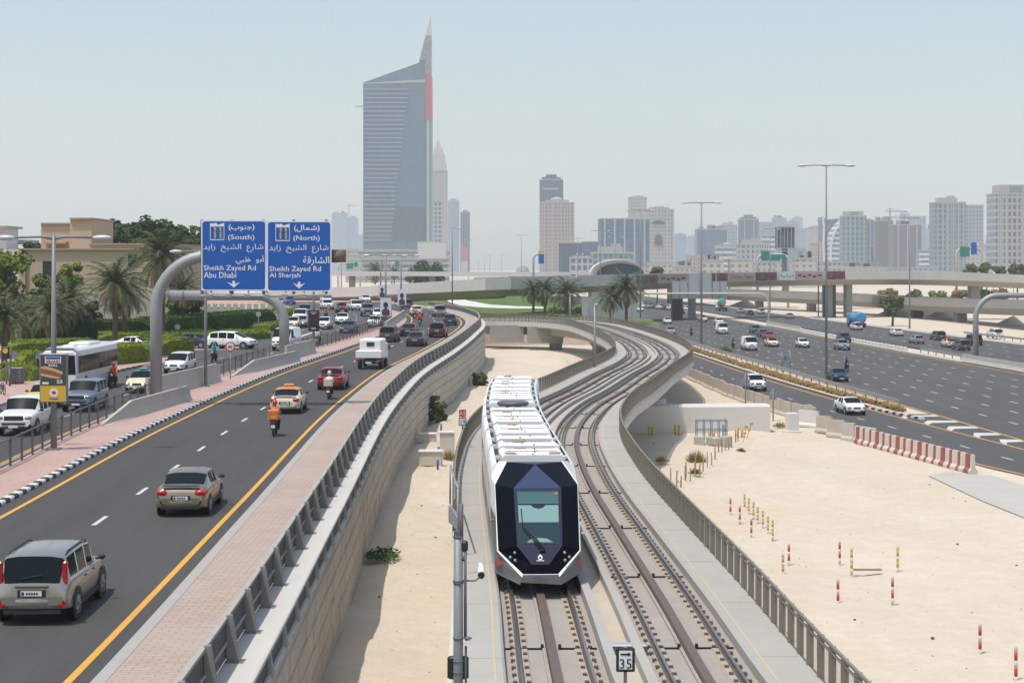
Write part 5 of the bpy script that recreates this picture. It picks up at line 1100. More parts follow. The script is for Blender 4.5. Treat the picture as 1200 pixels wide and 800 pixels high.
prism([(498.7, 41.8), (505.4, 41.8), (505.2, 28), (504.9, 20), (500.5, 35)], -1.2, 8, mat('spire_tip', (.50, .45, .38), .6), 'spire_tip')
prism([(416.5, 124), (425.4, 124), (425.4, 125.2), (416.5, 125.2)], 2, 3.5, M['roofdk'], 'boom')
# ---- multi storey car park and the pale block at its foot
pz = 1050.0; t, W_, H_, D = tower(405, 525, 296, pz, 'strip', 'long low multi storey car park with white bands below the tall glass tower', 'car park', name='car_park')
for k in range(7): MB().box((0, -.9, 5+4.3*k), (W_, 1.4, 1.5)).build('parapet_band', M['roofpl'], t, local=True)
a = MB(); a.add([(X_*1.0, -1.2, z_) for X_, z_ in ((-W_/2, 0), (-W_/2+23, 0), (-W_/2+10, H_+4.5), (-W_/2, H_+4.5))]+[(X_*1.0, 6, z_) for X_, z_ in ((-W_/2, 0), (-W_/2+23, 0), (-W_/2+10, H_+4.5), (-W_/2, H_+4.5))], [(0, 1, 2, 3), (4, 5, 6, 7), (1, 5, 6, 2), (3, 2, 6, 7)]); a.build('slanted_wall', M['roofpl'], t, local=True)
for k in range(6): MB().box((-W_/2+8+k*15, 4, H_+1.9), (5, 6, 1.6)).build('roof_hood', M['roofpl'], t, local=True)
a = MB(); a.box((6.5, -1.3, H_-2.2), (4, .4, 3)); a.build('red_logo', M['tred'], t, local=True)
q0, q1 = at(489, 304, 1550), at(524, 283, 1550); t = thing('billboard_block', 'pale rectangular billboard block right of the car park', 'billboard', ((q0.x+q1.x)/2, 1550, ZS)); MB().box(((q0.x+q1.x)/2, 1553, (q0.z+q1.z)/2), (q1.x-q0.x, 6, q1.z-q0.z)).build('frame', M['roofpl'], t); MB().box(((q0.x+q1.x)/2, 1549.8, (q0.z+q1.z)/2-.3), ((q1.x-q0.x)*.94, .5, (q1.z-q0.z)*.86)).build('sheet', mat('pale_sheet', (.46, .47, .44), .6), t); MB().box(((q0.x+q1.x)/2, 1553, (q0.z+ZS)/2), ((q1.x-q0.x)*.7, 5, q0.z-ZS)).build('base', STY['grey'](), t)
# ---- neighbours of the tall tower
t, W_, H_, D = tower(504, 524, 200, 1900, 'tan', 'tan tower with a rounded stepped crown and mast behind the tall glass tower', crown=None, fins=3)
a = MB(); a.loft([[(x*W_*k-W_*.06*(1-k), D/2+y*W_*k, H_+z) for x, y in ((-.46, -.46), (.46, -.46), (.46, .46), (-.46, .46))] for k, z in ((.98, 0), (.93, 14), (.86, 14.1), (.78, 28), (.66, 28.1), (.5, 40), (.34, 40.1), (.2, 50), (.05, 56), (.02, 92))]); a.build('crown', M['roofpl'], t, local=True)
tower(507, 517.5, 237, 1250, 'white', 'slim white slab block at the right foot of the tall glass tower', crown='box'); tower(525, 538, 236, 2000, 'pale', 'pale blue glass tower right of the tan crowned tower', crown='step', fins=2)
t, W_, H_, D = tower(539.5, 550.5, 249, 1900, 'dark', 'dark blue tower with a red and white banner low on its face', crown='step'); MB().box((-1, -.6, H_*.36), (W_*.7, 1.0, H_*.22)).build('red_banner', M['tred'], t, local=True); MB().box((-1, -.6, H_*.14), (W_*.7, 1.0, H_*.2)).build('white_banner', M['roofpl'], t, local=True)
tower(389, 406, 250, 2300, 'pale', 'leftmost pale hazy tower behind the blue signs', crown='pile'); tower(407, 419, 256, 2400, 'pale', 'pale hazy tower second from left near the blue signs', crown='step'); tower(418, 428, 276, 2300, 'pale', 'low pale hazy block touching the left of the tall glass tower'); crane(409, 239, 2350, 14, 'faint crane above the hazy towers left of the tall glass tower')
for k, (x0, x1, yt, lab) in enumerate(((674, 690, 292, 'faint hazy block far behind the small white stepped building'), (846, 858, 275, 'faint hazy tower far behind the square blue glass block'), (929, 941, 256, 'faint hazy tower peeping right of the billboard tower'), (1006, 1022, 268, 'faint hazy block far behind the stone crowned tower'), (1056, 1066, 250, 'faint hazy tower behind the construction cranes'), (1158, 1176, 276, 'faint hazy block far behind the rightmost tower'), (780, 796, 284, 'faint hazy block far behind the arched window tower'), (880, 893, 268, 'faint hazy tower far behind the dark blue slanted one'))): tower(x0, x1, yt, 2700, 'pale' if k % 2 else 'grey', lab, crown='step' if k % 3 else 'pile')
# ---- centre group
t, W_, H_, D = tower(632.5, 660, 211, 1500, 'dark', 'dark blue tower standing behind the wide tan tower', crown='step'); MB().box((-1, -.5, H_*.91), (W_*.65, .8, 2.2)).build('pale_band', M['roofpl'], t, local=True)
tower(633, 673, 238, 1250, 'tan', 'wide tan tower in front of the dark blue one', crown='dome', fins=4)
tower(655, 682, 285, 1000, 'dark', 'low dark blue glass box right of the wide tan tower'); tower(682, 705, 284, 1150, 'blue', 'second low blue glass box left of the big dark glass block')
t, W_, H_, D = tower(668, 694, 303, 820, 'white', 'small white stepped building in front of the dark blue glass box', 'building', crown='step', name='building')
tower(703, 761, 257, 1100, 'blue', 'big square dark blue glass block near the metro arch', 'office block', crown=None, fins=5); tower(694, 742, 297, 900, 'teal', 'low glass fronted block directly behind the metro arch', 'office block', crown='box')
tower(737, 758, 232, 1450, 'beige', 'beige tower with rounded top behind the big dark glass block', crown='dome', fins=2)
t, W_, H_, D = tower(757, 790, 246, 1250, 'beige', 'beige tower with a tall arched window right of the big dark glass block', crown='dome', fins=4)
a = MB(); cx, cz, r_ = -W_*.06, H_*.60, W_*.13; pts = [(cx-r_, -.9, cz-W_*.25)]+[(cx-r_*math.cos(q*math.pi/8), -.9, cz+r_*math.sin(q*math.pi/8)) for q in range(9)]+[(cx+r_, -.9, cz-W_*.25)]; a.loft([pts, [(x, y-.5, z) for x, y, z in pts]]); a.build('arched_window', M['t_dark'], t, local=True)
a = MB(); r_ = W_*.24; a.loft([[(cx+r_*math.cos(q*math.pi/10), yy, H_*.80+r_*.55*math.sin(q*math.pi/10)) for q in range(11)] for yy in (-.9, -1.4)]); a.build('top_window', M['t_dark'], t, local=True)
# ---- metro station shell
mz = 640.0; q0, q1 = at(692, 322, mz), at(757, 322, mz); t = thing('metro_station', 'metro station with a cream arched shell roof beyond the flyover', 'station', ((q0.x+q1.x)/2, mz, ZS))
cx = (q0.x+q1.x)/2; hw_ = (q1.x-q0.x)/2; zb = q0.z; ht = at(0, 302.5, mz).z-zb
a = MB(); rings = []
for d_, k in ((0, 1.0), (6, 1.03), (18, 1.0), (34, .8), (45, .45)): rings.append([(cx+hw_*k*math.cos(math.pi-q*math.pi/20)*1.0, mz+d_, zb-.5+(ht*k)*math.sin(q*math.pi/20)**.8) for q in range(21)])
a.loft(rings, False, False, True); a.build('shell_roof', mat('cream_shell', (.62, .57, .48), .5), t)
a = MB(); out = [(hw_*math.cos(math.pi-q*math.pi/20), ht*math.sin(q*math.pi/20)**.8) for q in range(21)]; inn = [(x*.86+.8, z*.80-.2) for x, z in out]
a.loft([[(cx+x, mz-1.2, zb-.5+z) for x, z in out], [(cx+x, mz-1.2, zb-.5+z) for x, z in inn], [(cx+x, mz+1, zb-.5+z) for x, z in inn]], False, False, True); a.build('arch_rim', mat('cream_rim', (.60, .55, .47), .5), t)
a = MB(); a.poly([(cx+x, mz+.5, zb-.5+z) for x, z in inn]); a.build('glazing', STY['dark'](), t)
MB().box((cx, mz+14, (zb+ZS)/2), (hw_*1.9, 26, zb-ZS)).build('base', M['pier'], t)
q = at(612.5, 317, 1500); t = thing('dome', 'tiny grey dome far away left of the twin tan towers', 'dome', (q.x, 1500, ZS)); a = MB(); a.lathe([(7, 0), (7, 5), (5.8, 8.5), (3.5, 11), (.3, 12.2)], 16, (0, 0, 4)); a.build('shell', M['roofdk'], t, local=True)
# ---- right skyline: (x0, x1, ytop, Z, style, label, crown, fins)
for x0, x1, yt, Z, sty, lab, cr, fi in (
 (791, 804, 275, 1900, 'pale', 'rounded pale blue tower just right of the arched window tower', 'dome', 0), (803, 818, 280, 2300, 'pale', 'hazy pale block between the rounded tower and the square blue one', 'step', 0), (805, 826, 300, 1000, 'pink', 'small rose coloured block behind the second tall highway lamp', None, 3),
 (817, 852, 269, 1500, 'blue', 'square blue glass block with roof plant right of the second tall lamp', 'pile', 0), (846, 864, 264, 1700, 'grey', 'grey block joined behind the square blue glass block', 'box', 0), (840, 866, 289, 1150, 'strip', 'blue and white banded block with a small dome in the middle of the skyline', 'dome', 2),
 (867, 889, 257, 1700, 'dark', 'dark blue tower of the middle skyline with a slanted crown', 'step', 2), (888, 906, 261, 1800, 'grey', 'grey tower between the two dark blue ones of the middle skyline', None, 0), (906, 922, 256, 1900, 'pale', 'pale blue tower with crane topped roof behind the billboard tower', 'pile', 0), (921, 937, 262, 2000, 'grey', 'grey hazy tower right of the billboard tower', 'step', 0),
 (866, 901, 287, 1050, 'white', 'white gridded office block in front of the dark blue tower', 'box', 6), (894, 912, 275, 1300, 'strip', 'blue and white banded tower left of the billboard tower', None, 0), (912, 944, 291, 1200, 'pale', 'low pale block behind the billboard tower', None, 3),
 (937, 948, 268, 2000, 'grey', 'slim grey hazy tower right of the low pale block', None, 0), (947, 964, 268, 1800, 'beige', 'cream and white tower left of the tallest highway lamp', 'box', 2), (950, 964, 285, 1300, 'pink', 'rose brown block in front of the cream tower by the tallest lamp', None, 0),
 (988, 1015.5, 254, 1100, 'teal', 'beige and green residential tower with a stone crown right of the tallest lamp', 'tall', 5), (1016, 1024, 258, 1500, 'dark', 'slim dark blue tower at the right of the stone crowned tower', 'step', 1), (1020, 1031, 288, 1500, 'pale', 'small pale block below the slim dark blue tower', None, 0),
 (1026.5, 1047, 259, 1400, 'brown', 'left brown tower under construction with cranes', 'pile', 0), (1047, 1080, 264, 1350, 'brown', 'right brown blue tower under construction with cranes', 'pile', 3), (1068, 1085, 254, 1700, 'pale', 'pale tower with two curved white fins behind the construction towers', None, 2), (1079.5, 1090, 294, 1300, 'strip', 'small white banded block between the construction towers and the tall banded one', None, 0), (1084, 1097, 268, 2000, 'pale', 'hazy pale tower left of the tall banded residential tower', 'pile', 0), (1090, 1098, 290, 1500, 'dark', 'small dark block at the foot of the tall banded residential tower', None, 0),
 (1096, 1132, 238, 1050, 'teal', 'tall green glass residential tower with white balconies left of the grey slab', 'box', 6), (1132, 1152.5, 241, 1350, 'grey', 'plain grey slab tower behind the green glass residential tower', None, 0), (1134, 1160, 290, 1100, 'low', 'low beige block with arched roof behind the small sign gantry', 'dome', 0), (1155, 1167, 286, 1900, 'pale', 'small hazy block left of the rightmost tower', None, 0), (1167, 1216, 228, 850, 'white', 'rightmost tall white and grey residential tower at the picture edge', 'tall', 9)):
    tower(x0, x1, yt, Z, sty, lab, crown=cr, fins=fi)
# curved sail shaped pair
for k, (x0, x1, yt, fl_, lab) in enumerate(((965, 983, 254, 1, 'blue tower with a white curved crest left in the sail shaped pair'), (972, 988.5, 258, 0, 'white banded sail shaped tower with a curved left edge'))):
    Z = (1300-60*k)*KZ; s2 = Z/FPX; t = thing('sail_tower', lab, 'tower', ((x0-HX)*s2, Z, ZS)); pts = []
    for q in range(13):
        u = q/12
        if k == 0: pts.append((x0-1.2*math.sin(u*math.pi)-(1.2 if u > .9 else 0), 318-(318-yt)*u))
        else: pts.append((x0+(x1-x0)*(u**4.5), 318-(318-yt)*u))
    if k == 0: pts += [(x0+3.5, yt+3.5), (x1, yt+2), (x1-3, 285), (x1-4, 318)]
    else: pts += [(x1, 318)]
    P3 = [((x-HX)*s2, Z, CAMH-(y-HY)*s2) for x, y in pts]; a = MB(); a.loft([P3, [(x, y+30, z) for x, y, z in P3]]); a.build('wall', STY['blue' if k == 0 else 'strip'](), t)
    E_ = P3[:13]; a = MB(); a.loft([[p, (p[0]+2.2, p[1], p[2]), (p[0]+2.2, p[1]-1.5, p[2]), (p[0], p[1]-1.5, p[2])] for p in E_]); a.build('white_edge', M['white_conc'], t)
for px, yt, Z, arm, lab in ((1043, 244, 1400, 14, 'crane over the left brown construction tower'), (1060, 251, 1400, -16, 'crane over the right brown construction tower'), (1092, 261, 1800, 16, 'faint crane left of the tall banded residential tower')): crane(px, yt, Z, arm, lab)
# low rise rows just above the flyover parapet
for k, (x0, x1, yt, Z, sty, lab) in enumerate(((758, 790, 309, 900, 'low', 'low cream building below the arched window tower'), (824, 848, 306, 700, 'low', 'low cream building with square windows right of the second tall lamp'), (856, 882, 305, 700, 'low', 'low cream building with square windows above the lettered hoarding'), (886, 908, 308, 760, 'beige', 'low beige building above the pale blue hoarding'), (906, 930, 307, 800, 'low', 'low cream row building under the billboard tower'), (932, 956, 304, 760, 'low', 'low cream building with arched windows right of the billboard tower'), (957, 990, 308, 800, 'beige', 'low beige building behind the tallest lamp post'), (992, 1040, 314, 900, 'low', 'long low pale building at the foot of the stone crowned tower'), (1040, 1098, 315, 950, 'white', 'long low white building at the foot of the construction towers'), (790, 812, 313, 820, 'beige', 'low beige building left of the rose coloured block'))):
    tower(x0, x1, yt, Z, sty, lab, 'building', crown='pile' if k % 2 else None, name='low_building')
# billboard tower
bz = 600.0; q0, q1 = at(911, 291, bz), at(931.5, 266, bz); cx = (q0.x+q1.x)/2; t = thing('billboard_tower', 'dark latticed billboard box raised on a thick mast above the skyline', 'billboard', (cx, bz, ZS))
MB().tube([(cx, bz+3, ZS), (cx, bz+3, q0.z)], 1.0, 12).build('mast', M['pole'], t); MB().box((cx, bz+3, (q0.z+q1.z)/2), (q1.x-q0.x, 5, q1.z-q0.z)).build('box', mat('billboard_dark', (.12, .12, .125), .6, noise=(.6, .6, (.2, .2, .2))), t)
a = MB()
for u in np.linspace(0, 1, 6): a.box((q0.x+(q1.x-q0.x)*u, bz+.2, (q0.z+q1.z)/2), (.25, .3, q1.z-q0.z+.8))
for u in (0, 1): a.box((cx, bz+.2, q0.z+(q1.z-q0.z)*u), (q1.x-q0.x, .3, .3))
a.box((cx, bz, q0.z-.9), (q1.x-q0.x+.6, 1.6, .3)); a.build('lattice', M['hoard'], t)
# small green and blue gantry signs far away
M['pipe'] = mat('pale_pipe', (.45, .44, .42), .6)
for px, py, Z, lab, plates, post in ((893, 318, 560, 'two green direction signs on a distant gantry left of the billboard tower', [(892, 901.5, 294, 305, 'green'), (904, 914.5, 298, 305.5, 'green'), (915, 920, 298, 303, 'green')], (888, 924)), (1123, 320, 560, 'green and blue direction signs on a distant arched gantry at the right', [(1125, 1136, 289, 301, 'green'), (1138, 1144.5, 284, 298, 'blue')], (1121.5, 1151)), (411, 322, 800, 'small green signs on a distant gantry left of the car park', [(406, 414, 308, 315, 'green'), (415, 419, 307, 313, 'green')], (396, 422)), (466, 322, 800, 'small green sign on a distant curved post in front of the car park', [(463, 468, 306, 312, 'green')], (459,)), (628, 325, 620, 'small blue sign with yellow top on a distant curved post near the tan towers', [(631, 637.5, 298, 309, 'blue'), (631, 637.5, 294, 298, 'yel')], (625,))):
    t = thing('distant_sign', lab, 'road sign', (at(px, py, Z).x, Z, ZR)); s2 = Z/FPX; a = MB(); yb = min(p[2] for p in plates); yt_ = sum((p[2]+p[3])/2 for p in plates)/len(plates)
    xe = [p[0] for p in plates]+[p[1] for p in plates]
    for x in post:
        tgt = (min(xe)+max(xe))/2; b0 = Vector((at(x, 0, Z).x, Z+.6, ZR)); zz = CAMH-(yt_-2-HY)*s2; a.tube(arcpts(b0, Vector((at(tgt, 0, Z).x, Z+.6, zz)), 2.0, Vector((b0.x, b0.y, zz))), .42, 8)
    a.build('curved_pipe', M['pipe'], t)
    for (xa, xb, ya, yb_, mm) in plates: q0, q1 = at(xa, yb_, Z), at(xb, ya, Z); MB().box(((q0.x+q1.x)/2, Z, (q0.z+q1.z)/2), (q1.x-q0.x, .3, q1.z-q0.z)).build('plate', M[mm], t)
# white tent roof at the right
q = at(1176, 322, 560); t = thing('tent', 'white peaked tent roof among trees at the right edge of the flyover', 'tent', (q.x, 560, ZR)); a = MB(); rings = []
for u in np.linspace(0, 1, 7): rings.append([(3.4*2*(u-.5), yy, 8.6*.98+3.9*(1-(2*u-1)**2)**.8*math.cos((yy-4)/7)) for yy in (0, 2, 4, 6, 8)])
a.loft(rings, False, False, True); a.build('canopy', M['white'], t, local=True)
a = MB()
for x in (-3.3, 3.3):
    for yy in (0.2, 7.8): a.tube([(x, yy, 0), (x, yy, 9)], .15, 6)
a.build('poles', M['steel'], t, local=True)
# ---- beige house and walls at the left
HZ = 232.0; zg = zL(HZ)
def hbox(x0, x1, y0, y1, Y0, Y1, m='beige'):
    q0, q1 = at(x0, y1, Y0), at(x1, y0, Y0); zlo = min(q0.z, zg) if y1 > 380 else q0.z
    return MB().box(((q0.x+q1.x)/2, (Y0+Y1)/2, (zlo+q1.z)/2), (q1.x-q0.x, Y1-Y0, q1.z-zlo))
t = thing('beige_house', 'flat roofed beige house with a roof tower behind the palms at the left', 'house', (at(100, 300, HZ).x, HZ, zg))
hbox(22, 200, 292, 392, HZ, HZ+22).build('wall', M['beige'], t); hbox(105, 205, 286, 392, HZ+1, HZ+24).build('rear_wall', M['beige'], t)
hbox(48, 90, 262, 296, HZ+6, HZ+20).build('roof_room', M['beige'], t); hbox(82, 107, 256, 296, HZ+5, HZ+18).build('stair_tower', M['beige'], t)
cop = mat('beige_coping', (.40, .30, .21), .85)
for (x0, x1, y, Y0, Y1) in ((21, 201, 291, HZ-.4, HZ+22.4), (47.4, 90.6, 261, HZ+5.7, HZ+20.3), (81.5, 107.5, 255, HZ+4.6, HZ+18.4), (104, 205, 285, HZ+.6, HZ+24.4)): hbox(x0, x1, y, y+1.8, Y0, Y1).build('coping', cop, t)
for (x0, x1, y0, y1) in ((50, 60, 306, 326), (24, 28, 294, 320), (150, 160, 297, 312), (120, 131, 318, 334)): hbox(x0, x1, y0, y1, HZ-.15, HZ+.5).build('window', M['black'], t)
hbox(51, 77, 283, 285.5, HZ-1.2+6, HZ+6).build('canopy', cop, t); hbox(27.5, 29.5, 294, 392, HZ-.5, HZ+.3).build('pilaster', cop, t)
t = thing('boundary_wall', 'pale boundary wall behind the hedges in front of the beige house', 'wall', (at(100, 370, 205).x, 205, zL(205)))
for x0, x1 in ((-20, 36), (38, 92), (94, 150), (152, 206)):
    q0, q1 = at(x0, 0, 205), at(x1, 0, 205); MB().box(((q0.x+q1.x)/2, 205, zL(205)+2.1), (q1.x-q0.x, .25, 4.2)).build('panel', M['beige2'], t)
for x0 in (-20, 37, 93, 151, 207): q0 = at(x0, 0, 205); MB().box((q0.x, 205, zL(205)+2.2), (.35, .4, 4.4)).build('pier', M['beige2'], t)
t = thing('pale_villa', 'small pale villa roof beyond the trees at the far left edge', 'house', (at(4, 300, 320).x, 320, 2)); hb = hbox(-20, 26, 292, 340, 320, 340); hb.build('wall', M['white_conc'], t); hbox(-20, 7, 266, 292, 322, 330).build('roof_room', M['white_conc'], t); hbox(-20, 8, 264.5, 267, 320.5, 331).build('roof_slab', M['roofpl'], t); hbox(6, 36, 281, 286, 330, 336).build('far_roof', M['roofpl'], t)
t = thing('garden_wall', 'tan slatted garden wall right of the boundary wall behind the hedge', 'wall', (at(250, 370, 235).x, 235, zL(235)))
for k in range(16): q0 = at(212+k*8, 0, 235); MB().box((q0.x, 235, zL(235)+1.2), (.62, .18, 2.4)).build('slat', M['beige2'], t)
# ---- grey hoarding fence behind the viaduct end and the hoarding at its left
t = thing('site_fence', 'tall grey sheet metal site fence behind the palms at the viaduct far end', 'fence', (at(715, 370, 300).x, 300, -1))
for k in range(9):
    q0 = at(682+k*7.2, 385, 300+k*1.5); MB().box((q0.x+.5, 300+k*1.5, 1.0), (1.04, .08, 5.2)).build('sheet', M['hoard'], t)
# ================================================================== PLANTS
def leafquads(mb, c, rad, n, size, rnd, squash=1.0):
    for _ in range(n):
        while True:
            v = Vector((rnd.uniform(-1, 1), rnd.uniform(-1, 1), rnd.uniform(-1, 1)))
            if v.length <= 1: break
        v = v.normalized()*(v.length**.45); p = Vector(c)+Vector((v.x*rad, v.y*rad, v.z*rad*squash))
        nrm = (v+Vector((rnd.uniform(-.8, .8), rnd.uniform(-.8, .8), rnd.uniform(-.3, 1.0)))).normalized(); a = nrm.orthogonal().normalized(); a = Matrix.Rotation(rnd.uniform(0, 6.28), 3, nrm) @ a; b = nrm.cross(a)
        s_ = size*rnd.uniform(.6, 1.3); mb.quad(p-a*s_-b*s_*.6, p+a*s_*.2-b*s_*.7, p+a*s_+b*s_*.5, p-a*s_*.3+b*s_*.7)
def tree(base, h, rad, label, m='leaf', seed=1, crown_low=.25, squash=.75, n=26, leaf=.32, per=70, name='tree', trunk=True, cat='tree'):
    rnd = random.Random(seed); t = thing(name, label, cat, base)
    cz = h-rad*squash; a = MB()
    for k in range(n):
        th = rnd.uniform(0, 6.28); rr = rad*.78*math.sqrt(rnd.random()); zz = rnd.uniform(-.8, .85)*rad*squash*math.sqrt(max(.05, 1-(rr/rad)**2))
        leafquads(a, (rr*math.cos(th), rr*math.sin(th), cz+zz), rad*rnd.uniform(.24, .42), per, leaf, rnd, .8)
    a.build('crown', M[m], t, local=True, recalc=False)
    if trunk:
        b = MB(); b.tube([(0, 0, -.2), (.1, 0, cz*.5), (0, .1, cz)], [rad*.09+.05, rad*.07+.04, rad*.04], 8)
        for k in range(5): th = k*1.26; b.tube([(0, 0, cz*.7), (rad*.35*math.cos(th), rad*.35*math.sin(th), cz), (rad*.6*math.cos(th), rad*.6*math.sin(th), cz+rad*.3)], [rad*.045, rad*.03, .02], 6)
        b.build('trunk', M['bark'], t, local=True)
    return t
PALM = {}
def palm_meshes(seed):
    if seed in PALM: return PALM[seed]
    rnd = random.Random(seed); g_, d_ = MB(), MB()
    for k in range(74):
        dry = k >= 46; az = k*2.39996+rnd.uniform(-.2, .2); el = R(80-100*(k/46.0)**.9) if not dry else R(rnd.uniform(-68, -12)); L_ = rnd.uniform(.82, 1.05)*(1 if not dry else .8)
        mb = d_ if dry else g_; h = Vector((math.cos(az), math.sin(az), 0)); p = Vector((0, 0, 0)); pts = []; e = el; n_ = 13; droop = rnd.uniform(.09, .14)
        for i in range(n_+1):
            pts.append(p.copy()); p = p+(h*math.cos(e)+Vector((0, 0, math.sin(e))))*(L_/n_); e -= droop*(.5+i/n_)
        sd = Vector((-h.y, h.x, 0))
        for i in range(n_):
            w_ = .011*(1-i/n_)+.004; mb.quad(pts[i]-sd*w_, pts[i]+sd*w_, pts[i+1]+sd*w_*.8, pts[i+1]-sd*w_*.8)
            if i < 1: continue
            d = (pts[i+1]-pts[i]).normalized(); u = sd.cross(d); ll = .20*math.sin(math.pi*min(1, (i+1.2)/(n_+1)))**.6*(1 if not dry else .7)
            for s in (-1, 1):
                for f in (0, .5):
                    q = pts[i].lerp(pts[i+1], f); tip = q+(sd*s*.72+d*.62+u*rnd.uniform(.05, .38)-Vector((0, 0, rnd.uniform(0, .25 if not dry else .7)))).normalized()*ll
                    mb.add([q, q+d*.026, tip], [(0, 1, 2)])
    PALM[seed] = (g_.mesh('palm_fronds'), d_.mesh('dry_fronds')); PALM[seed][0].materials.append(M['palm']); PALM[seed][1].materials.append(M['palmdry']); return PALM[seed]
def palm(base, crown_z, rad, label, seed=1, tr=.26, dry=True):
    t = thing('palm_tree', label, 'palm tree', base, (seed*1.7) % 6.28, 'date palms'); g_, d_ = palm_meshes(seed % 3); h = crown_z-base[2]
    o = inst('crown', g_, t, loc=(0, 0, h)); o.scale = (rad,)*3
    o = inst('dry_fronds', d_, t, loc=(0, 0, h-.05*rad)); o.scale = (rad,)*3
    a = MB(); r_ = []; n_ = 9
    for k in range(n_+1): r_ += [(tr*(1.08 if k % 2 else .95)*(1-.15*k/n_), -.2+(h+.2)*k/n_)]
    a.lathe(r_, 9); a.lathe([(tr*.9, h-.8), (tr*1.7, h-.15), (tr*.6, h+.35)], 9); a.build('trunk', M['trunk'], t, local=True); return t
def palm_px(px, pyb, pyc, rpx, label, seed, zf=zL, tr=.27):
    p = ground(px, pyb, zf); s_ = p.y/FPX; palm(p, CAMH-(pyc-HY)*s_, rpx*s_, label, seed, tr)
palm_px(5, 432, 372, 44, 'palm at the very left edge behind the litter bin', 1); palm_px(79, 399, 352, 46, 'palm directly right of the nearest street lamp with a low blue green crown', 2); palm_px(58, 405, 366, 40, 'low bushy palm hidden partly behind the nearest street lamp', 3)
palm_px(135, 409, 332, 50, 'palm with drooping fronds between the coach and the big curved post', 4); palm_px(146, 401, 345, 40, 'thin trunked palm just right of the drooping palm', 5); palm_px(190, 400, 300, 56, 'tallest left palm behind the big curved sign post', 6, tr=.34); palm_px(30, 402, 372, 38, 'low yellowish palm between the left edge and the nearest lamp', 7); palm_px(214, 393, 340, 34, 'palm right behind the big curved sign post', 8)
zc = lambda Y: -.9
palm_px(625, 372, 341, 22, 'leftmost palm of the trio on the lawn behind the viaduct', 2, zc); palm_px(638.5, 372, 340, 25, 'middle palm of the trio on the lawn behind the viaduct', 4, zc); palm_px(664, 370, 343, 29, 'right palm of the trio on the lawn, above the round bushes', 6, zc); palm_px(716, 379, 349, 26, 'lower palm left of the tallest palm at the viaduct far end', 3, zc); palm_px(734, 379, 338, 31, 'tallest palm at the viaduct far end beside the highway', 5, zc)
palm_px(440, 333, 317, 20, 'palm beyond the flyover below the car park', 1, lambda Y: 1.5); palm_px(462, 333, 319, 12, 'small palm beyond the flyover left of the round tree', 2, lambda Y: 1.5)
def tree_px(px, pyb, pyt, rpx, label, m='leaf', seed=1, zf=zL, **k):
    p = ground(px, pyb, zf) if pyb else None; s_ = p.y/FPX; return tree(p, CAMH-(pyt-HY)*s_-p.z, rpx*s_, label, m, seed, **k)
zt_ = lambda Y: 1.9
for k, (px, pyt, rpx, lab) in enumerate(((118, 257, 22, 'dense green fig tree right of the house tower'), (148, 258, 24, 'dense green fig tree in the middle of the row behind the house'), (178, 255, 25, 'tallest dense green fig tree behind the tallest left palm'), (210, 262, 25, 'dense green fig tree touching the left blue sign'), (232, 275, 18, 'dense green fig tree hidden behind the left blue sign edge'))):
    Y = 275.0; tree(Vector((at(px, 0, Y).x, Y, 1.9)), CAMH-(pyt-HY)*Y/FPX-1.9, rpx*Y/FPX*1.15, lab, 'leaf', k+3, squash=.95, n=40, leaf=.42, per=80)
tree(Vector((at(8, 0, 215).x, 215, 1)), CAMH+22*215/FPX-1, 3.6, 'bright green tree at the left edge beside the beige house', 'leaf2', 20, n=30, leaf=.3); tree(Vector((at(42, 0, 250).x, 250, 1)), CAMH+34*250/FPX-1, 2.2, 'small dark tree peeping over the house roof at the left', 'leaf', 21, n=16)
for k, (px, pyb, pyt, rpx, m, lab) in enumerate(((85, 392, 306, 15, 'leaf2', 'bright green shrub in front of the beige house right of the lamp'), (52, 392, 318, 17, 'leaf3', 'olive flowering shrub in front of the house window'), (30, 396, 342, 20, 'leaf3', 'wide olive shrub left of the nearest street lamp'), (105, 396, 350, 18, 'leaf3', 'olive shrub between two left palms'), (8, 398, 330, 16, 'leaf3', 'tall olive shrub at the left edge'), (218, 390, 338, 20, 'leaf', 'dark green shrub under the blue sign behind the thick arm'), (205, 390, 350, 14, 'leaf2', 'bright shrub behind the big curved post'))):
    tree_px(px, pyb, pyt, rpx, lab, m, 30+k, n=20, leaf=.22, per=60, squash=1.1, name='shrub', cat='shrub')
tree_px(501, 336, 307, 21.5, 'big round dark tree above the flyover below the pale billboard block', 'leaf', 50, lambda Y: 1.5, n=44, leaf=.5, per=90, squash=.85)
tree_px(480, 334, 322, 6, 'small bush left of the big round tree', 'leaf3', 51, lambda Y: 1.5, n=10, name='shrub', cat='shrub')
tree_px(1046, 381, 345, 13.5, 'bushy green tree standing before the lower ramp bridge', 'leaf3', 52, lambda Y: ZR, n=30, leaf=.4, per=60)
for k, (px, pyb, pyt, rpx, m, lab) in enumerate(((1100, 352, 340, 15, 'leaf2', 'bright green shrub bed behind the lower ramp bridge'), (1130, 352, 339, 16, 'leaf4', 'rust coloured shrub bed behind the lower ramp bridge'), (1070, 350, 340, 13, 'leaf3', 'olive shrubs behind the tall lamp beyond the lower ramp bridge'), (1172, 352, 339, 13, 'leaf4', 'small rust coloured shrub right of the pier beyond the ramp bridge'), (1040, 350, 339, 12, 'leaf4', 'brown shrubs behind the bushy tree beyond the ramp bridge'), (1152, 351, 340, 9, 'leaf', 'dark shrubs by the slim pier beyond the ramp bridge'))):
    Y = 560.0; tree(Vector((at(px, 0, Y).x, Y, -4.3)), CAMH-(pyt-HY)*Y/FPX+4.3, rpx*Y/FPX, lab, m, 60+k, n=20, leaf=.5, per=60, squash=.7, name='shrub', cat='shrub', trunk=False)
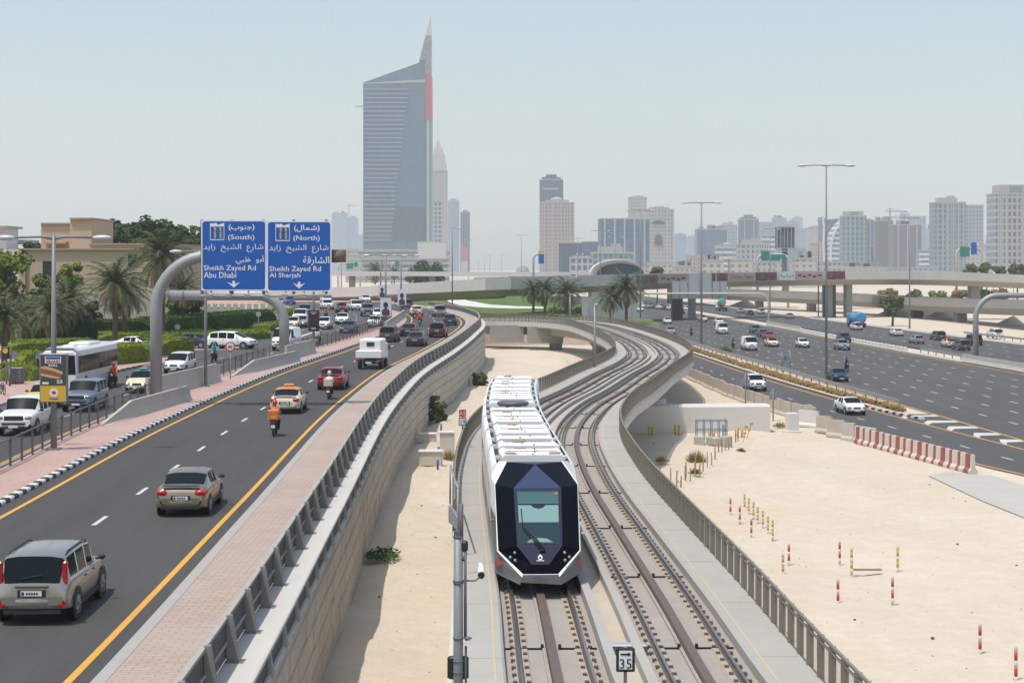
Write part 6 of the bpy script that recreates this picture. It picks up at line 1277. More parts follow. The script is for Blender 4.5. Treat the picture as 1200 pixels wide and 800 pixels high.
for k, (px, pyt, rpx, lab) in enumerate(((1137, 309, 9, 'distant tree right of the green gantry sign'), (1156, 306, 9, 'distant tree below the blue gantry sign'), (1171, 312, 8, 'distant tree in front of the white tent'), (1192, 309, 11, 'distant tree at the right picture edge by the tent'), (770, 313, 8, 'distant tree below the arched window tower'))):
    Y = 545.0; tree(Vector((at(px, 0, Y).x, Y, -4.3)), CAMH-(pyt-HY)*Y/FPX+4.3, rpx*Y/FPX, lab, 'leaf3', 70+k, n=18, leaf=.45, per=60)
# hedges
def hedge(x0, x1, yb, h, depth, label, m='leaf2', seed=1, skew=0.0, name='hedge'):
    p0, p1 = ground(x0, yb, zL), ground(x1, yb-skew, zL); t = thing(name, label, 'hedge', p0); rnd = random.Random(seed); d = p1-p0; L_ = d.length; d.normalize(); n = Vector((-d.y, d.x, 0)).normalized()
    a = MB(); k = max(3, int(L_/1.2)); rings = []
    for i in range(k+1):
        c = d*(L_*i/k); j = [rnd.uniform(-.1, .1) for _ in range(4)]; e = .7 if i in (0, k) else 1
        rings.append([c+n*(.12+j[0])+Vector((0, 0, -.1)), c+n*(.12+j[1])+Vector((0, 0, h*e-.25)), c+n*.4+Vector((0, 0, h*e-.1+j[2])), c+n*(depth-.4)+Vector((0, 0, h*e-.1+j[3])), c+n*(depth-.1)+Vector((0, 0, h*e-.25)), c+n*(depth-.1)+Vector((0, 0, -.1))])
    a.loft(rings)
    for _ in range(int(min(5200, L_*(h+depth)*34))):
        u = rnd.random()*L_; v = rnd.random()*(h+depth); q = d*u+(n*.05+Vector((0, 0, v)) if v < h else n*(v-h)+Vector((0, 0, h-.06)))
        q += Vector((rnd.uniform(-.06, .06), rnd.uniform(-.06, .06), rnd.uniform(-.07, .07))); nn = Vector((rnd.uniform(-1, 1), rnd.uniform(-1.2, .4), rnd.uniform(-.2, 1))).normalized(); aa = nn.orthogonal().normalized(); bb = nn.cross(aa); s_ = rnd.uniform(.05, .11); a.quad(q-aa*s_, q-bb*s_, q+aa*s_, q+bb*s_)
    a.build('foliage', M[m], t, local=True, recalc=False); return t
hedge(38, 178, 400, 2.2, 3, 'long dark tall hedge in front of the pale boundary wall', 'leaf', 1, 3); hedge(194, 325, 397, 2.4, 4, 'long dark tall hedge behind the round pale sign', 'leaf', 2, 12); hedge(14, 112, 412, 1.0, 6, 'wide low bright hedge between the palms at the left', 'leaf2', 3, 2); hedge(117, 182, 403, 1.2, 5, 'low bright hedge behind the white sedan of the side street', 'leaf2', 4, 1); hedge(196, 268, 402, 1.1, 6, 'low bright hedge right of the big curved post', 'leaf2', 5, 3)
hedge(131, 177, 428, 1.7, 2.2, 'clipped bright hedge right of the coach', 'leaf2', 6, 5); hedge(188, 229, 417, 1.6, 3, 'clipped bright hedge between the big curved post and the white minivan', 'leaf2', 7, 3); hedge(0, 38, 446, 1.4, 2.2, 'clipped dark hedge behind the litter bin at the left edge', 'leaf2', 8, 0); hedge(27, 48, 440, 1.9, 2, 'short tall hedge by the coach front', 'leaf2', 9, 1)
hedge(262, 318, 403, 1.0, 5, 'low light green hedge left of the second curved post', 'leaf2', 10, 7); hedge(318, 336, 388, 1.0, 8, 'light green hedge right of the second curved post', 'leaf2', 11, 4); hedge(333, 352, 374, 1.2, 5, 'far light green hedge beside the queue of oncoming cars', 'leaf2', 12, 4)
# lawns
def lawn(pts, z, m, nm='lawn'):
    a = MB(); a.poly([Vector((p.x, p.y, p.z)) for p in pts]); tag(a.build(nm, M[m]), kind='structure')
lw = MB(); 
gy2 = [300, 345, 410, 450, 520, 620]
lw.strip([(-75, y, -.9) for y in gy2], [(26-.045*(y-300), y, -.9) for y in gy2]); tag(lw.build('lawn', M['grass']), kind='structure')
lw = MB(); lw.strip([(-55, 292, -.85), (-55, 300, -.9)], [(22, 292, -1.2), (26, 300, -.9)]); lw.poly([(-55, 345, -.88), (26, 345, -.88), (26, 352, -.88), (-55, 352, -.88)]); lw.poly([(-55, 312, -.88), (26, 312, -.88), (26, 318, -.88), (-55, 318, -.88)]); tag(lw.build('dry_lawn', M['grass2']), kind='structure')
lw = MB(); lw.poly([ground(a, b, -.86) for a, b in ((520, 346), (534, 345.5), (548, 352), (575, 356.8), (605, 358.6), (640, 359.4), (640, 361.2), (600, 361.4), (565, 360.2), (540, 358), (526, 354))]); tag(lw.build('path', M['white_conc']), kind='structure')
lw = MB(); lw.quad((26, 300, -.9), (26, 300, ZS), (11.6, 620, ZS), (11.6, 620, -.9)); lw.quad((22, 292, -1.2), (22, 292, ZS), (26, 300, ZS), (26, 300, -.9)); lw.quad((-60, 292, -.9), (22, 292, -1.2), (22, 292, ZS), (-60, 292, ZS)); tag(lw.build('lawn_bank', M['sand']), kind='structure')
lw = MB(); lw.quad((-64, 176, zL(176)+.02), (-29, 178, zL(178)+.02), (-33, 236, zL(236)+.02), (-120, 236, zL(236)+.02)); lw.quad((-120, 120, zL(120)+.02), (-40, 120, zL(120)+.02), (-34.5, 148, zL(148)+.02), (-120, 148, zL(148)+.02)); lw.quad((-90, 236, zL(236)+.02), (-33, 236, zL(236)+.02), (-48, 300, zL(300)+.02), (-90, 300, zL(300)+.02)); tag(lw.build('garden_lawn', M['grass']), kind='structure')
for k, (px, w_, lab) in enumerate(((650, 3.0, 'left round bush on the lawn below the palm trio'), (675, 4.8, 'right wide round bush on the lawn below the palm trio'))):
    p = ground(px, 371, zc); tree(p, 2.2, w_*.5, lab, 'leaf' if k else 'leaf2', 80+k, n=20, leaf=.2, per=70, squash=.8, name='bush', cat='bush', trunk=False)
# shrubs at the wall foot, weeds
def weed(px, py, h, w_, label, m, seed, z=ZS, n=220):
    p = ground(px, py, z); rnd = random.Random(seed); a = MB()
    for _ in range(n):
        q = Vector((rnd.gauss(0, .28)*w_, rnd.gauss(0, .28)*w_, 0)); l = h*rnd.uniform(.4, 1.1)*max(.3, 1-q.length/w_*.8); d = Vector((q.x/w_*.9+rnd.uniform(-.3, .3), q.y/w_*.9+rnd.uniform(-.3, .3), 1)).normalized(); s_ = Vector((-d.y-.3, d.x, 0)).normalized()*.03; a.add([q-s_, q+s_, q+d*l], [(0, 1, 2)])
    o = a.build('weed_tuft', M[m], recalc=False); o.location = p; tag(o, label, 'weed')
def wallshrub(px, py, h, r, label, seed):
    p = ground(px, py, ZS+.1); tree(p, h, r, label, 'leaf3', seed, n=26, leaf=.13, per=60, squash=h/r*.45, name='shrub', cat='shrub')
wallshrub(511, 499, 2.5, .95, 'near leafy shrub growing at the foot of the retaining wall', 90); wallshrub(563, 457, 2.1, .85, 'far leafy shrub growing at the end of the retaining wall', 91)
weed(816, 541, 1.0, 1.0, 'yellow green grass tuft right of the viaduct shadow, larger one', 'straw', 1, n=420); weed(775, 541, .6, .7, 'low green tuft in the viaduct shadow edge', 'straw', 2); weed(914, 500, .6, .9, 'grass tuft left of the white pillar block', 'straw', 3); weed(868, 529, .35, .5, 'small rusty tuft in front of the white wall', 'leaf4', 4); weed(815, 555, .5, .6, 'dry brown tuft among the orange pegs', 'leaf4', 5); weed(526, 538, .8, .7, 'dry tuft beside the cream cabinet', 'straw', 6); weed(850, 413, 1.6, 2.2, 'green tuft standing in the verge behind the guard rail', 'leaf3', 7, ZR, 260)
rnd = random.Random(5); a = MB()
for _ in range(420): r_ = .95*math.sqrt(rnd.random()); th = rnd.uniform(0, 6.28); c = Vector((r_*math.cos(th)*.8, r_*math.sin(th)*1.6, rnd.uniform(0, .22))); nn = Vector((rnd.uniform(-.5, .5), rnd.uniform(-.5, .5), 1)).normalized(); aa = nn.orthogonal().normalized(); bb = nn.cross(aa); s_ = rnd.uniform(.05, .1); a.quad(c-aa*s_, c-bb*s_, c+aa*s_, c+bb*s_)
o = a.build('creeper', M['leaf'], recalc=False); p = ground(449, 655, ZS+.2); p.z = bumpz(p.x, p.y)+.05; o.location = p; tag(o, 'flat patch of green creeper on the sand in the wall shadow', 'plant')
gcv = MB(); rnd = random.Random(9)
for y in np.arange(152, 332, .5):
    x0, x1 = SF(y)+1.4, MN(y)-1.7
    if x1-x0 < .5: continue
    for _ in range(16):
        c = Vector((rnd.uniform(x0, x0+(x1-x0)*.55), y+rnd.uniform(0, .5), ZR+.12+rnd.uniform(0, .4))); nn = Vector((rnd.uniform(-.7, .7), rnd.uniform(-.9, .3), 1)).normalized(); aa = nn.orthogonal().normalized(); bb = nn.cross(aa); s_ = rnd.uniform(.1, .22); gcv.quad(c-aa*s_, c-bb*s_, c+aa*s_, c+bb*s_)
tag(gcv.build('ground_cover', M['leaf4'], recalc=False), 'rusty and olive ground cover plants along the guard rail in the verge', 'plants', kind='stuff')
# pebbles and scraps on the sand
pb = MB(); rnd = random.Random(4)
for _ in range(1300):
    y = 40+rnd.random()**1.5*110; x = rnd.uniform(-5.4, 26) ; 
    if -4.5 < x < 8 and y < 120: x = rnd.choice([rnd.uniform(-5.4, -2.6), rnd.uniform(7, 26)])
    s_ = rnd.uniform(.008, .03)+(.05 if rnd.random() < .03 else 0); pb.blob((x, y, bumpz(x, y)+s_*.2), (s_*2, s_*2*rnd.uniform(.7, 1.3), s_), 6, 3)
tag(pb.build('pebbles', M['bark']), 'scattered dark pebbles and scraps on the pale sand', 'pebbles', kind='stuff')
# ================================================================== VEHICLES
def paint(nm, col, metal=.0, rough=.32): 
    if nm not in M: M[nm] = mat(nm, col, rough, metal, coat=.3)
    return M[nm]
paint('car_white', (.72, .72, .71)); paint('car_silver', (.40, .41, .42), .5); paint('car_gold', (.34, .275, .19), .7, .27); paint('car_beige', (.40, .375, .33), .7, .27); paint('car_black', (.012, .013, .016)); paint('car_navy', (.018, .030, .060)); paint('car_red', (.26, .012, .022)); paint('car_maroon', (.085, .022, .022), .2)
paint('car_grey', (.085, .09, .10), .3); paint('car_bluegrey', (.19, .22, .29), .4); paint('cab_cream', (.66, .60, .43)); paint('cab_orange', (.62, .22, .03)); paint('cab_green', (.01, .24, .17)); paint('cab_red', (.45, .04, .03)); paint('cab_yellow', (.70, .50, .01)); paint('car_blue', (.02, .05, .26)); paint('coach_grey', (.60, .61, .64))
# station: t along length (0 rear, 1 front), top z, belt z, half width factor, underside z ; flag g = side glass on the next interval, w = windscreen, r = rear window
SPEC = {
 'sedan': dict(L=4.55, W=1.78, wr=.76, st=[(0, .66, .62, .80, .45, ''), (.012, .93, .88, .90, .36, ''), (.04, 1.02, .95, .95, .27, ''), (.15, 1.07, .97, 1, .22, 'r'), (.30, 1.385, .975, 1, .20, ''), (.315, 1.40, .975, 1, .2, 'g'), (.40, 1.46, .97, 1, .2, 'g'), (.475, 1.47, .965, 1, .2, ''), (.49, 1.47, .965, 1, .2, 'g'), (.60, 1.43, .95, 1, .2, 'w'), (.765, 1.02, .93, .99, .2, ''), (.80, .985, .90, .985, .2, ''), (.90, .87, .83, .95, .2, ''), (.965, .74, .71, .86, .24, ''), (1, .56, .54, .70, .32, '')], wy=(.19, .80), wrad=.32),
 'suv': dict(L=4.6, W=1.82, wr=.80, st=[(0, .70, .66, .86, .48, ''), (.01, 1.02, .98, .93, .40, 'r'), (.065, 1.62, 1.06, .97, .32, ''), (.09, 1.655, 1.06, .98, .28, 'g'), (.25, 1.70, 1.05, 1, .26, ''), (.27, 1.70, 1.05, 1, .26, 'g'), (.45, 1.70, 1.03, 1, .26, ''), (.47, 1.70, 1.03, 1, .26, 'g'), (.61, 1.63, 1.02, 1, .26, 'w'), (.745, 1.14, 1.00, .99, .26, ''), (.78, 1.10, .98, .985, .26, ''), (.91, 1.0, .93, .95, .28, ''), (.97, .88, .83, .88, .34, ''), (1, .64, .62, .74, .42, '')], wy=(.19, .80), wrad=.36),
 'offroad': dict(L=4.95, W=1.97, wr=.82, st=[(0, .80, .76, .90, .55, ''), (.01, 1.15, 1.10, .95, .46, 'r'), (.05, 1.78, 1.16, .98, .40, ''), (.08, 1.83, 1.16, .99, .36, 'g'), (.25, 1.88, 1.15, 1, .34, ''), (.27, 1.88, 1.15, 1, .34, 'g'), (.44, 1.89, 1.14, 1, .34, ''), (.46, 1.89, 1.14, 1, .34, 'g'), (.60, 1.83, 1.12, 1, .34, 'w'), (.70, 1.28, 1.12, .99, .34, ''), (.73, 1.24, 1.10, .985, .34, ''), (.90, 1.16, 1.06, .97, .36, ''), (.965, 1.08, 1.0, .93, .42, ''), (1, .80, .76, .86, .50, '')], wy=(.19, .79), wrad=.40),
 'hatch': dict(L=4.1, W=1.72, wr=.78, st=[(0, .64, .60, .84, .44, ''), (.015, .98, .94, .92, .34, 'r'), (.12, 1.42, 1.0, .97, .26, ''), (.15, 1.45, 1.0, .98, .23, 'g'), (.33, 1.50, .98, 1, .21, ''), (.35, 1.50, .98, 1, .21, 'g'), (.57, 1.45, .95, 1, .21, 'w'), (.78, 1.02, .93, .98, .21, ''), (.81, .98, .9, .97, .21, ''), (.92, .85, .80, .93, .23, ''), (.975, .72, .68, .84, .3, ''), (1, .55, .52, .68, .36, '')], wy=(.19, .81), wrad=.31),
 'minivan': dict(L=4.9, W=1.88, wr=.82, st=[(0, .68, .64, .86, .46, ''), (.01, 1.05, 1.0, .93, .36, 'r'), (.07, 1.60, 1.05, .97, .28, ''), (.09, 1.65, 1.05, .98, .26, 'g'), (.26, 1.74, 1.03, 1, .24, ''), (.275, 1.74, 1.03, 1, .24, 'g'), (.45, 1.74, 1.01, 1, .24, ''), (.465, 1.74, 1.01, 1, .24, 'g'), (.62, 1.66, .98, 1, .24, 'w'), (.82, 1.12, .95, .98, .24, ''), (.85, 1.08, .93, .97, .24, ''), (.94, .94, .85, .92, .26, ''), (.98, .80, .74, .84, .32, ''), (1, .60, .56, .70, .38, '')], wy=(.19, .82), wrad=.34),
 'van': dict(L=5.2, W=1.9, wr=.86, st=[(0, .70, .66, .93, .46, ''), (.006, 1.20, 1.12, .97, .40, 'r'), (.03, 2.06, 1.18, .99, .34, ''), (.05, 2.13, 1.18, 1, .30, ''), (.16, 2.18, 1.18, 1, .28, ''), (.40, 2.2, 1.18, 1, .28, ''), (.62, 2.2, 1.18, 1, .28, 'g'), (.80, 2.13, 1.16, 1, .28, 'w'), (.935, 1.34, 1.12, .97, .28, ''), (.965, 1.20, 1.06, .94, .30, ''), (.99, .96, .88, .88, .36, ''), (1, .66, .62, .78, .42, '')], wy=(.20, .80), wrad=.34),
}
def car_rings(sp):
    rings = []; w = sp['W']/2; rw = sp['wr']
    for t, zt, zb, wf, zu, fl in sp['st']:
        y = (t-.5)*sp['L']; hw = w*wf; h = zt-zb
        lo = [(0, zu), (hw*.86, zu), (hw*.965, zu+.13), (hw, zu+.5*(zb-zu)), (hw*.985, zb-.10), (hw*.955, zb)]
        if h > .16:
            k = min(1, h/.42); wr = hw*(.955+(rw-.955)*k); up = [(hw*.925, zb+.035), (hw*.925+(wr-hw*.925)*.86, zb+h*.84), (wr*.93, zt-.045), (wr*.55, zt-.006), (0, zt)]
        else: up = [(hw*.90, zb+h*.45), (hw*.78, zb+h*.75), (hw*.6, zt-.012), (hw*.35, zt-.003), (0, zt)]
        rings.append([(x, y, z) for x, z in lo+up])
    return rings
CARS = {}
def rounded_lamp(mb, c, s_): mb.blob(c, s_, 10, 6, p=.6)
def build_car(kind):
    if kind in CARS: return CARS[kind]
    sp = SPEC[kind]; rg = car_rings(sp); n = len(rg[0]); st = sp['st']; L, W = sp['L'], sp['W']
    body, ws, rw, sgL, sgR = MB(), MB(), MB(), MB(), MB()
    for s in (1, -1):
        for i in range(len(rg)-1):
            fl = st[i][5]
            for j in range(n-1):
                q = [rg[i][j], rg[i+1][j], rg[i+1][j+1], rg[i][j+1]]; q = [(x*s, y, z) for x, y, z in q]
                if s < 0: q = q[::-1]
                if fl == 'w' and j >= 7: tgt = ws
                elif fl == 'r' and j >= 7 and (kind != 'van'): tgt = rw
                elif fl == 'g' and j == 6: tgt = sgR if s > 0 else sgL
                else: tgt = body
                tgt.add(q, [(0, 1, 2, 3)], True, 1 if (tgt is body and j <= 1) else 0)
        for i, rev in ((0, s > 0), (-1, s < 0)):
            pts = [(x*s, y, z) for x, y, z in rg[i]]; body.add(pts[::-1] if rev else pts, [tuple(range(n))], False, 0)
    # weld body so shading is smooth
    import bmesh
    def finish(mb, nm, mats):
        me = mb.mesh(nm); bm = bmesh.new(); bm.from_mesh(me); bmesh.ops.remove_doubles(bm, verts=bm.verts, dist=.002); bmesh.ops.recalc_face_normals(bm, faces=bm.faces); bm.to_mesh(me); bm.free()
        for m in mats: me.materials.append(m)
        return me
    for s in (-1, 1):                       # arches, sills, handles
        for wy in sp['wy']: body.disc((s*(W/2-.015), (wy-.5)*L, sp['wrad']+.01), sp['wrad']+.075, 'x', 22, m=1, depth=.05)
        body.box((s*(W/2-.02), 0, .34), (.05, L*.42, .10), m=1)
        for hy in (-.12*L, .08*L): body.box((s*(W/2-.012), hy, sp['st'][5][2]-.13), (.03, .18, .03), m=1)
    if kind in ('suv', 'sedan', 'hatch', 'minivan'):
        z_ = .50 if kind != 'suv' else .56
        body.loft([[(x*W/2, -L/2+y+d, z_+z) for x, y in ((-.985, .42), (-.97, .16), (-.84, .03), (0, -.03), (.84, .03), (.97, .16), (.985, .42))]+[(x*W/2, -L/2+.45, z_+z) for x in (.9, -.9)] for z, d in ((-.17, .04), (-.13, 0), (.07, 0), (.12, .03))], True, True, True)
    body.box((0, -L/2+.04, .33 if kind != 'offroad' else .43), (W*.74, .10, .09), m=1)
    body.box((0, L/2+.005, .36 if kind != 'offroad' else .46), (W*.56, .10, .12), m=1)
    P = {'body': (finish(body, 'car_body', [M['car_white'], M['black_trim']]), 'paint')}
    P['windscreen'] = (finish(ws, 'windscreen', [M['glass']]), None)
    if rw.V: P['rear_window'] = (finish(rw, 'rear_window', [M['glass']]), None)
    side = [(finish(sgL, 'side_window', [M['glass']]), None), (finish(sgR, 'side_window', [M['glass']]), None)]
    hz = {'sedan': .66, 'suv': .84, 'offroad': .95, 'hatch': .68, 'minivan': .76, 'van': .90}[kind]; tz = {'sedan': .84, 'suv': 1.0, 'offroad': 1.0, 'hatch': .86, 'minivan': .98, 'van': .95}[kind]
    lamps = []
    for s in (-1, 1):
        a = MB(); rounded_lamp(a, (s*W*.36, L/2-.14, hz), (.36, .30, .17)); lamps.append(('headlight', a, 'lamp'))
        a = MB()
        if kind == 'suv': a.rbox((s*W*.425, -L/2+.13, 1.22), (.11, .14, .62), .03)
        elif kind in ('van', 'minivan', 'offroad'): a.rbox((s*W*.44, -L/2+.03, tz), (.16, .10, .36), .03)
        else: rounded_lamp(a, (s*W*.37, -L/2+.10, tz), (.40, .26, .19))
        lamps.append(('tail_light', a, 'tail'))
        a = MB(); a.blob((s*(W/2+.09), L*.19, st[5][2]+.08), (.20, .13, .15), 8, 5); a.bar((s*(W/2-.06), L*.185, st[5][2]+.03), (s*(W/2+.05), L*.185, st[5][2]+.06), .05, .05); lamps.append(('mirror', a, 'black_trim'))
    gr = MB(); gr.rbox((0, L/2-.04, hz-.02), (W*(.36 if kind != 'offroad' else .5), .10, .15 if kind != 'offroad' else .24), .03); gr.box((0, L/2-.01, hz-.30), (W*.6, .09, .10)); lamps.append(('grille', gr, 'black_trim'))
    gr = MB(); gr.rbox((0, -L/2-.012, .66 if kind in ('sedan', 'hatch') else .78), (.66, .03, .18), .01); lamps.append(('plate_recess', gr, 'black_trim'))
    gr = MB(); gr.box((0, -L/2-.035, .66 if kind in ('sedan', 'hatch') else .78), (.50, .02, .12)); lamps.append(('rear_plate', gr, 'plate'))
    gr = MB(); gr.box((0, L/2+.06, .40 if kind != 'offroad' else .5), (.48, .02, .11)); lamps.append(('front_plate', gr, 'plate'))
    gr = MB(); z_ = .66 if kind in ('sedan', 'hatch') else .78
    for q in range(5): gr.box((-.10+.06*q, -L/2-.0475, z_), (.04, .006, .055))
    gr.box((-.20, -L/2-.0475, z_), (.06, .006, .08)); lamps.append(('plate_marks', gr, 'black_trim'))
    if kind == 'sedan': a = MB(); a.rbox((0, -L/2+.10, 1.075), (W*.72, .16, .035), .012); lamps.append(('boot_spoiler', a, 'black_trim'))
    if kind == 'suv':
        for s in (-1, 1): a = MB(); a.tube([(s*W*.375, -L*.38, 1.60), (s*W*.375, -L*.33, 1.67), (s*W*.375, L*.04, 1.68), (s*W*.375, L*.10, 1.60)], .022, 6); lamps.append(('roof_rail', a, 'black_trim'))
        a = MB(); a.bar((-.25, -L/2+.06, 1.12), (.25, -L/2+.09, 1.2), .03, .03); lamps.append(('wiper', a, 'black_trim'))
        for s in (-1, 1): a = MB(); a.box((s*W*.40, -L/2+.0, .50), (.20, .05, .06)); lamps.append(('reflector', a, 'tail'))
        a = MB(); a.rbox((0, -L/2+.0, .93), (.80, .05, .05), .015); lamps.append(('chrome_strip', a, 'black_trim'))
    parts = []
    for nm, a, m_ in lamps:
        me = a.mesh(nm); me.materials.append(M[m_] if m_ != 'paint' else M['car_white']); parts.append((nm, me, 'paint' if m_ == 'paint' else None))
    tw = MB(); r = sp['wrad']; tw.lathe([(r*.62, -.11), (r*.9, -.115), (r, -.08), (r, .08), (r*.9, .115), (r*.62, .11)], 22); tw.xf(Matrix.Rotation(R(90), 4, 'Y')); tyre = tw.mesh('tyre'); tyre.materials.append(M['rubber'])
    rm = MB(); rm.disc((0, 0, 0), r*.64, 'x', 20, depth=.236)
    for k in range(5): c, s_ = math.cos(k*1.2566), math.sin(k*1.2566); rm.bar((.118, c*.04, s_*.04), (.118, c*r*.6, s_*r*.6), .05, .05, up=(1, 0, 0)); rm.bar((-.118, c*.04, s_*.04), (-.118, c*r*.6, s_*r*.6), .05, .05, up=(1, 0, 0))
    rim = rm.mesh('rim'); rim.materials.append(M['rim'])
    CARS[kind] = (P, side, parts, tyre, rim, sp); return CARS[kind]
def put_car(kind, pos, head, col, label, cat='car', roof=None, extras=None, group=None, scale=1.0, name=None, zf=None):
    """pos: ground point under the middle; head: travel direction"""
    P, side, parts, tyre, rim, sp = build_car(kind); rz = math.atan2(-head.x, head.y)
    t = thing(name or {'sedan': 'sedan_car', 'suv': 'sport_utility_car', 'offroad': 'offroad_car', 'hatch': 'hatchback_car', 'minivan': 'minivan', 'van': 'van'}[kind], label, cat, pos, rz, group)
    if abs(head.z) > 1e-4: t.rotation_euler = (math.atan2(head.z, math.hypot(head.x, head.y)), 0, rz)
    t.scale = (scale,)*3; pm = M[col]
    for nm, (me, k) in P.items(): inst(nm, me, t, {0: pm} if k else None)
    for me, k in side: inst('side_window', me, t)
    for nm, me, k in parts: inst(nm, me, t, {0: pm} if k else None)
    for s in (-1, 1):
        for wy in sp['wy']:
            w_ = inst('wheel', tyre, t, loc=(s*(sp['W']/2-.105), (wy-.5)*sp['L'], sp['wrad'])); inst('rim', rim, w_)
    if roof:                                 # taxi: coloured roof skin and lamp
        rg = car_rings(sp); a = MB(); i0 = [i for i, q in enumerate(sp['st']) if q[1] > sp['st'][5][1]-.1]
        for i in range(i0[0], i0[-1]):
            for s in (1, -1):
                for j in range(7, 10):
                    q = [(x*s, y, z+.006) for x, y, z in (rg[i][j], rg[i+1][j], rg[i+1][j+1], rg[i][j+1])]; a.add(q if s > 0 else q[::-1], [(0, 1, 2, 3)], True)
        # pillars of the same colour behind the rear doors
        a.build('roof', M[roof], t, local=True, recalc=False); b = MB(); b.rbox((0, .05, sp['st'][7][1]+.09), (.62, .2, .15), .03); b.build('taxi_lamp', M[roof], t, local=True)
    return t
def dirL(f, Y, s=1):
    e = .5; return Vector((f(Y+e)-f(Y-e), 2*e, zL(Y+e)-zL(Y-e))).normalized()*s
def car_L(kind, px, py, col, label, lane='R', head=None, **k):
    """car whose nearest end touches the ground at photo pixel (px, py) on the left roads"""
    p = ground(px, py, zL); L = SPEC[kind]['L']*k.get('scale', 1)
    if head is None: h = dirL(RL if lane == 'R' else FL, p.y+L/2); away = h
    else: h = Vector(head).normalized(); away = Vector((0, 1, 0))*(abs(h.y))+Vector((h.x*(1 if h.y > 0 else -1), 0, 0)) if head else h
    c = p+(h if lane == 'R' or head is None else away)*(L/2-.25); c.z = zL(c.y)+.008
    return put_car(kind, c, h if lane == 'R' else (-h if head is None else h), col, label, **k)
G1 = 'vehicles driving away on the near road'; G2_ = 'oncoming vehicles on the left road'
car_L('suv', 40, 731, 'car_beige', 'nearest silver beige sport utility car with tall red rear lamps at the lower left', cat='car')
car_L('sedan', 213, 605, 'car_gold', 'gold sedan with small boot spoiler driving away in the right lane')
o = car_L('sedan', 334, 485, 'cab_cream', 'cream taxi with orange roof driving away on the near road', cat='taxi', roof='cab_orange')
car_L('sedan', 387, 457, 'car_red', 'bright red sedan behind the rider with the pale box', scale=1.03)
car_L('suv', 454, 401, 'car_grey', 'dark grey sport utility car ahead of the white flatbed truck')
car_L('sedan', 478, 394.5, 'car_black', 'black sedan with red rear lamps left of the maroon sport utility car'); car_L('sedan', 486, 406, 'car_navy', 'black blue sedan ahead of the white truck in the right lane')
car_L('suv', 512, 395.5, 'car_maroon', 'maroon sport utility car in the right lane of the bend'); car_L('hatch', 527, 381.5, 'car_navy', 'small dark navy hatchback close to the outer kerb of the bend')
car_L('sedan', 489, 370, 'car_white', 'white sedan in the bend ahead of two orange riders'); car_L('suv', 516, 371, 'car_silver', 'silver pickup like car leading the right lane of the bend'); car_L('suv', 478, 362, 'car_grey', 'dark car with blue window farthest along the near road by the right banner')
car_L('offroad', 17, 511, 'car_white', 'big white off road car behind the black railing at the left edge', 'O'); car_L('offroad', 90, 483, 'car_bluegrey', 'blue grey off road car right of the billboard pole', 'O', scale=.97); car_L('sedan', 44, 480, 'cab_yellow', 'taxi with yellow roof hidden partly behind the big white off road car', 'O', cat='taxi', roof='cab_yellow')
car_L('sedan', 161, 461, 'cab_cream', 'cream taxi with green roof beside the big curved post', 'O', cat='taxi', roof='cab_green'); car_L('minivan', 204, 438, 'car_white', 'white people carrier right of the big curved post', 'O', scale=.93)
car_L('van', 329, 411, 'car_white', 'white van half hidden by the second curved post', 'O')
pz_ = ground(270, 409, zL); put_car('minivan', pz_+Vector((0, 1.1, 0)), Vector((.97, -.25, 0)).normalized(), 'car_white', 'white minivan turning out of the side street seen from its side')
pz_ = ground(226, 408, zL); put_car('sedan', pz_+Vector((0, 1, 0)), Vector((.9, -.42, 0)).normalized(), 'car_navy', 'dark navy sedan waiting in the side street behind the clipped hedge')
pz_ = ground(156, 412, zL); put_car('sedan', pz_+Vector((0, 1, 0)), Vector((.95, -.3, 0)).normalized(), 'car_white', 'white sedan in the side street behind the low hedge right of the coach')
for kind, px, py, col, lab, kw in (('sedan', 341, 385.5, 'cab_cream', 'cream taxi first in the queue left of the second curved post', dict(cat='taxi')), ('sedan', 351, 384, 'car_silver', 'silver sedan second in the queue by the second curved post', {}), ('offroad', 350, 379, 'car_white', 'white off road car in the queue above the silver sedan', {}), ('offroad', 357, 372, 'car_bluegrey', 'blue grey tall car at the back of the queue', {}), ('hatch', 378, 386, 'car_white', 'white hatchback just right of the black speed display', {}),
    ('sedan', 400, 380, 'car_white', 'white sedan in the middle of the oncoming road', {}), ('sedan', 406, 391, 'car_navy', 'dark blue sedan nearest in the middle of the oncoming road', {}), ('suv', 385, 363, 'car_white', 'white car left of the dark red one on the oncoming road', {}), ('sedan', 384, 355.5, 'car_white', 'white car farther behind the white car left of the dark red one', {}), ('suv', 401, 367, 'car_red', 'dark red car in the middle of the far oncoming road', {}), ('minivan', 419, 364, 'car_white', 'white people carrier at the inner edge of the oncoming bend', {}), ('sedan', 430, 354.5, 'car_white', 'white car farthest along the oncoming bend', {}), ('offroad', 431, 371, 'car_bluegrey', 'pale blue grey off road car by the lower left banner', {}), ('sedan', 438, 384, 'car_white', 'white sedan nearest the lower left banner pole', {}), ('sedan', 444, 374, 'car_white', 'white sedan half hidden behind the lower left banner', {}), ('sedan', 341, 357, 'car_blue', 'bright blue sedan far left above the queue', {})):
    car_L(kind, px, py, col, lab, 'O', **kw)
